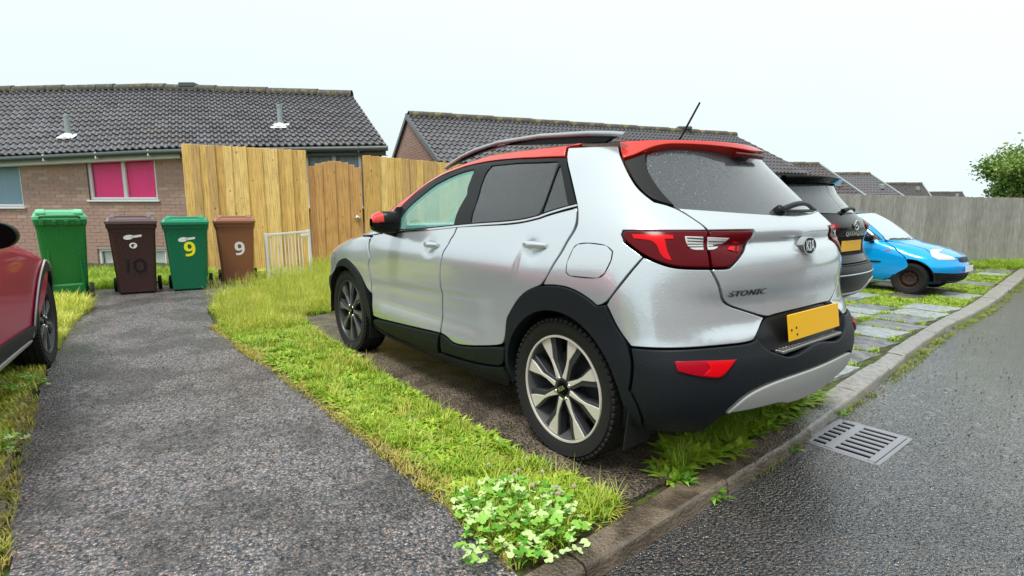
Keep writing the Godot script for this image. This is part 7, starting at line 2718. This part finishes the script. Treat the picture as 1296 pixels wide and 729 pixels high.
func make_blue_car() -> void:
	var car := thing("blue_car", "bright blue hatchback with rusty steel wheels, its nose towards the road", "car", Vector3(6.452, -0.397, -12.493), -2.4706)
	var sh := Shell.new([
		[0.20, 0.76, -0.50, 2.98, 0.80, 5.0, 0.7, 3.0], [0.28, 0.80, -0.60, 3.10, 0.80, 5.0, 0.7, 3.0], [0.40, 0.825, -0.64, 3.15, 0.80, 5.0, 0.75, 3.2], [0.52, 0.84, -0.64, 3.16, 0.80, 5.0, 0.75, 3.2],
		[0.62, 0.842, -0.62, 3.13, 0.80, 5.0, 0.85, 3.0], [0.70, 0.842, -0.60, 3.10, 0.80, 5.0, 0.95, 2.8], [0.78, 0.838, -0.58, 2.95, 0.80, 5.0, 1.0, 2.6], [0.87, 0.83, -0.56, 2.70, 0.80, 5.0, 0.9, 2.4],
		[0.96, 0.81, -0.53, 2.30, 0.80, 4.6, 0.6, 2.4], [1.08, 0.775, -0.48, 2.13, 0.80, 4.4, 0.5, 2.6], [1.22, 0.735, -0.43, 1.95, 0.80, 4.2, 0.45, 2.6], [1.37, 0.695, -0.37, 1.74, 0.80, 4.0, 0.45, 2.6], [1.52, 0.63, -0.30, 1.46, 0.80, 4.0, 0.45, 2.6]], [0.8, 0.84, 5.0], [0.75, 0.84, 3.2])
	car_body(car, sh, {"paint": M.blue_paint, "base": 2.486, "wr": 0.29, "rim": 0.178, "style": "steel", "low": 0.22, "arch": 0.37, "half": 0.825, "deck": 0.93,
		"doors": [2.03, 0.95, 0.30], "belt": func(x): return 0.96 + 0.05 * clampf((2.0 - x) / 2.0, 0, 1),
		"nose_low": [[0.72, 0.23], [0.4, 0.23], [0.0, 0.23]], "nose_high": [[0.0, 0.70], [0.4, 0.70], [0.66, 0.72]], "bonnet": [[2.62, 0.84], [2.2, 0.945], [2.05, 0.968]], "cowl": [[0.0, 0.985], [0.45, 0.985], [0.66, 0.985]],
		"tail_low": [[0.7, 0.22], [0.4, 0.22], [0.0, 0.22]], "tail_high": [[0.0, 1.0], [0.66, 1.01]],
		"house": [[2.02, 0.965, 0], [0.30, 1.015, 0], [-0.2, 1.02, 0], [0.64, 1.02, 1], [0.60, 1.18, 1], [0.55, 1.36, 1], [0.5, 1.515, 1], [0.3, 1.515, 0], [0.85, 1.515, 0], [0.55, 1.48, 2], [0.60, 1.34, 2], [0.645, 1.18, 2], [0.685, 0.99, 2]],
		"windows": [[[1.98, 0.985], [1.10, 1.0], [1.05, 1.45], [1.32, 1.44], [1.56, 1.32], [1.76, 1.16]], [[0.98, 1.0], [0.2, 1.03], [0.0, 1.12], [0.15, 1.42], [0.95, 1.45]]], "glass": M.tint_glass,
		"screen": [[0.0, 0.99], [0.665, 0.99], [0.63, 1.18], [0.585, 1.34], [0.535, 1.48], [0.0, 1.50]], "rear_screen": [[0.0, 1.02], [0.60, 1.03], [0.57, 1.18], [0.52, 1.36], [0.0, 1.38]]})
	# lower bumper, grille, lamps, plate
	var lb := PackedVector2Array([sh.side(2.84, 0.24), sh.side(2.80, 0.43), sh.front(0.70, 0.44), sh.front(0.45, 0.42), sh.front(0.2, 0.42), Vector2(-Shell.LS - sh.nose, 0.42), Vector2(-Shell.LS - sh.nose, 0.21), sh.front(0.4, 0.21), sh.front(0.66, 0.215)])
	for mir in [false, true]:
		part("lower_bumper", skin(sh, lb, {"off": 0.008, "edge": 0.006, "mirror": mir}), M.cladding, car)
		for z in [0.28, 0.315, 0.35]:
			var gl := PackedVector2Array([sh.front(0.62, z), sh.front(0.3, z), sh.front(0.02, z), sh.front(0.02, z + 0.022), sh.front(0.3, z + 0.022), sh.front(0.60, z + 0.022)])
			part("air_slot", skin(sh, gl, {"off": 0.011, "edge": 0.002, "deep": 0.006, "step": 0.02, "mirror": mir}), M.gap_black, car)
		var hl := PackedVector2Array([sh.side(2.63, 0.845), sh.side(2.80, 0.835), sh.front(0.47, 0.78), sh.front(0.36, 0.70), sh.front(0.40, 0.655), sh.front(0.60, 0.655), sh.side(2.86, 0.66), sh.side(2.76, 0.72)])
		part("headlamp", skin(sh, hl, {"off": 0.006, "edge": 0.006, "step": 0.02, "grid": 0.04, "mirror": mir}), M.lens_clear, car)
		var gr := PackedVector2Array([sh.front(0.33, 0.69), sh.front(0.15, 0.70), sh.front(0.01, 0.70), sh.front(0.01, 0.60), sh.front(0.2, 0.60), sh.front(0.30, 0.62)])
		part("grille", skin(sh, gr, {"off": 0.004, "edge": 0.004, "step": 0.02, "mirror": mir}), M.trim_black, car)
		var md := PackedVector2Array([sh.side(2.02, 0.555), sh.side(1.0, 0.55), sh.side(1.0, 0.59), sh.side(2.02, 0.595)])
		part("side_moulding", skin(sh, md, {"off": 0.012, "edge": 0.005, "deep": 0.014, "step": 0.02, "mirror": mir}), M.cladding, car)
		var ind := PackedVector2Array([sh.side(2.16, 0.785), sh.side(2.07, 0.785), sh.side(2.07, 0.815), sh.side(2.16, 0.815)])
		part("side_indicator", skin(sh, ind, {"off": 0.006, "edge": 0.006, "step": 0.012, "grid": 0.03, "mirror": mir}), M.lens_amber, car)
	var s := Soup.new()
	s.box(Transform3D(Basis(Vector3.RIGHT, 0.05), Vector3(0, 0.49, -3.185)), Vector3(0.50, 0.11, 0.01), 0.003)
	part("number_plate", s, M.plate_white, car)
	s = Soup.new()
	var l := []
	for k in 7:
		var q := sh.front(lerpf(0.62, 0.05, k / 6.0), 0.995 + 0.01 * (k % 2))
		l.append(sh.pos(q.x, q.y) * Vector3(-1, 1, 1) + Vector3(0, 0.012, -0.01))
	s.tube(l, 0.009, 6)
	part("wiper", s, M.trim_black, car)
	door_mirror(car, Vector3(0.93, 1.03, -1.80), M.trim_black, Vector3(0.085, 0.075, 0.10))


func make_red_car() -> void:
	var car := thing("red_car", "dark red car with black wheel arches, cut off beside the drive", "car", Vector3(-2.957, 0, -1.418), deg_to_rad(31))
	var sh := Shell.new([
		[0.24, 0.80, -0.62, 3.10, 0.80, 5.5, 0.8, 3.5], [0.32, 0.85, -0.70, 3.26, 0.80, 5.5, 0.8, 3.5], [0.45, 0.87, -0.74, 3.36, 0.80, 5.5, 0.85, 3.5], [0.60, 0.885, -0.74, 3.38, 0.80, 5.5, 0.85, 3.4],
		[0.76, 0.892, -0.71, 3.36, 0.80, 5.5, 0.9, 3.0], [0.86, 0.885, -0.70, 3.28, 0.80, 5.4, 1.2, 2.4], [0.94, 0.875, -0.69, 3.05, 0.80, 5.4, 1.4, 2.2], [1.0, 0.86, -0.68, 2.75, 0.80, 5.4, 1.2, 2.2],
		[1.06, 0.84, -0.67, 2.40, 0.80, 5.0, 0.7, 2.4], [1.10, 0.83, -0.66, 2.30, 0.82, 4.8, 0.45, 2.6], [1.25, 0.77, -0.55, 2.0, 0.84, 3.8, 0.45, 2.6], [1.40, 0.70, -0.40, 1.6, 0.84, 3.4, 0.45, 2.6], [1.52, 0.62, -0.33, 1.20, 0.84, 3.0, 0.45, 2.6]], [0.8, 0.88, 5.5], [0.85, 0.88, 3.5])
	car_body(car, sh, {"paint": M.red_paint, "base": 2.6, "wr": 0.335, "rim": 0.248, "style": "front", "low": 0.26, "arch": 0.40, "half": 0.878, "deck": 1.0,
		"doors": [2.03, 1.05, 0.25], "belt": func(x): return 1.03 + 0.08 * clampf((1.9 - x) / 2.0, 0, 1),
		"nose_low": [[0.7, 0.28], [0.35, 0.28], [0.0, 0.28]], "nose_high": [[0.0, 0.86], [0.4, 0.86], [0.7, 0.87]], "bonnet": [[2.6, 0.965], [2.2, 1.02]], "cowl": [[0.0, 1.09], [0.5, 1.09], [0.74, 1.085]],
		"tail_low": [[0.7, 0.28], [0.4, 0.28], [0.0, 0.28]], "tail_high": [[0.0, 1.10], [0.66, 1.12]],
		"house": [[2.0, 1.045, 0], [0.25, 1.12, 0], [-0.2, 1.13, 0], [0.66, 1.13, 1], [0.62, 1.25, 1], [0.56, 1.40, 1], [0.5, 1.515, 1], [0.5, 1.515, 0], [1.0, 1.51, 0], [0.54, 1.47, 2], [0.60, 1.34, 2], [0.66, 1.22, 2], [0.71, 1.12, 2]],
		"windows": [[[1.85, 1.09], [1.2, 1.10], [1.18, 1.44], [1.38, 1.44], [1.60, 1.32]], [[1.08, 1.10], [0.2, 1.14], [0.0, 1.22], [0.15, 1.42], [1.06, 1.44]]],
		"screen": [[0.0, 1.095], [0.70, 1.095], [0.65, 1.22], [0.59, 1.34], [0.53, 1.47], [0.0, 1.49]], "rear_screen": [[0.0, 1.13], [0.60, 1.14], [0.58, 1.25], [0.52, 1.40], [0.0, 1.42]]})
	for mir in [false, true]:
		var o := PackedVector2Array()
		var n := PackedVector2Array()
		for i in 17:
			var a := lerpf(-0.2, PI + 0.2, i / 16.0)
			o.append(sh.side(2.6 + 0.465 * cos(a), 0.335 + 0.455 * sin(a)))
			n.append(sh.side(2.6 + 0.385 * cos(a), 0.335 + 0.385 * sin(a)))
		n.reverse()
		o.append_array(n)
		part("wheel_arch", skin(sh, o, {"off": 0.014, "edge": 0.006, "deep": 0.05, "step": 0.02, "grid": 0.04, "mirror": mir}), M.cladding, car)
		var s := Soup.new()
		var l := []
		for i in 19:
			var a := lerpf(-0.1, PI + 0.05, i / 18.0)
			var q := sh.side(2.6 + 0.470 * cos(a), 0.335 + 0.462 * sin(a))
			l.append((sh.pos(q.x, q.y) + sh.normal(q.x, q.y) * 0.012) * Vector3(-1 if mir else 1, 1, 1))
		s.tube(l, 0.007, 6)
		part("arch_trim", s, M.satin_silver, car)
		o = PackedVector2Array([sh.side(2.14, 0.395), sh.side(1.6, 0.415), sh.side(0.45, 0.43), sh.side(0.45, 0.25), sh.side(2.14, 0.25)])
		part("sill", skin(sh, o, {"off": 0.016, "edge": 0.006, "deep": 0.03, "mirror": mir}), M.cladding, car)
		o = PackedVector2Array([sh.side(2.12, 0.315), sh.side(0.46, 0.325), sh.side(0.46, 0.285), sh.side(2.12, 0.275)])
		part("sill_trim", skin(sh, o, {"off": 0.024, "edge": 0.004, "deep": 0.012, "step": 0.015, "mirror": mir}), M.satin_silver, car)
		o = PackedVector2Array([sh.side(2.95, 0.74), sh.side(3.05, 0.80), sh.front(0.72, 0.83), sh.front(0.55, 0.80), sh.front(0.5, 0.72), sh.front(0.72, 0.70)])
		part("headlamp", skin(sh, o, {"off": 0.006, "edge": 0.004, "mirror": mir}), M.lens_clear, car)
	door_mirror(car, Vector3(0.97, 1.05, -1.10), M.trim_black, Vector3(0.09, 0.07, 0.12))
	for sd in [-1.0, 1.0]:
		for z in [1.2, 0.32]:
			var s := Soup.new()
			var l := []
			for i in 7:
				var f := i / 6.0
				l.append(Vector3(sd * (0.872 + 0.03 * sin(PI * f)), 0.95, -z + 0.1 - 0.2 * f))
			s.tube(l, 0.014, 8)
			part("door_handle", s, M.red_paint, car)
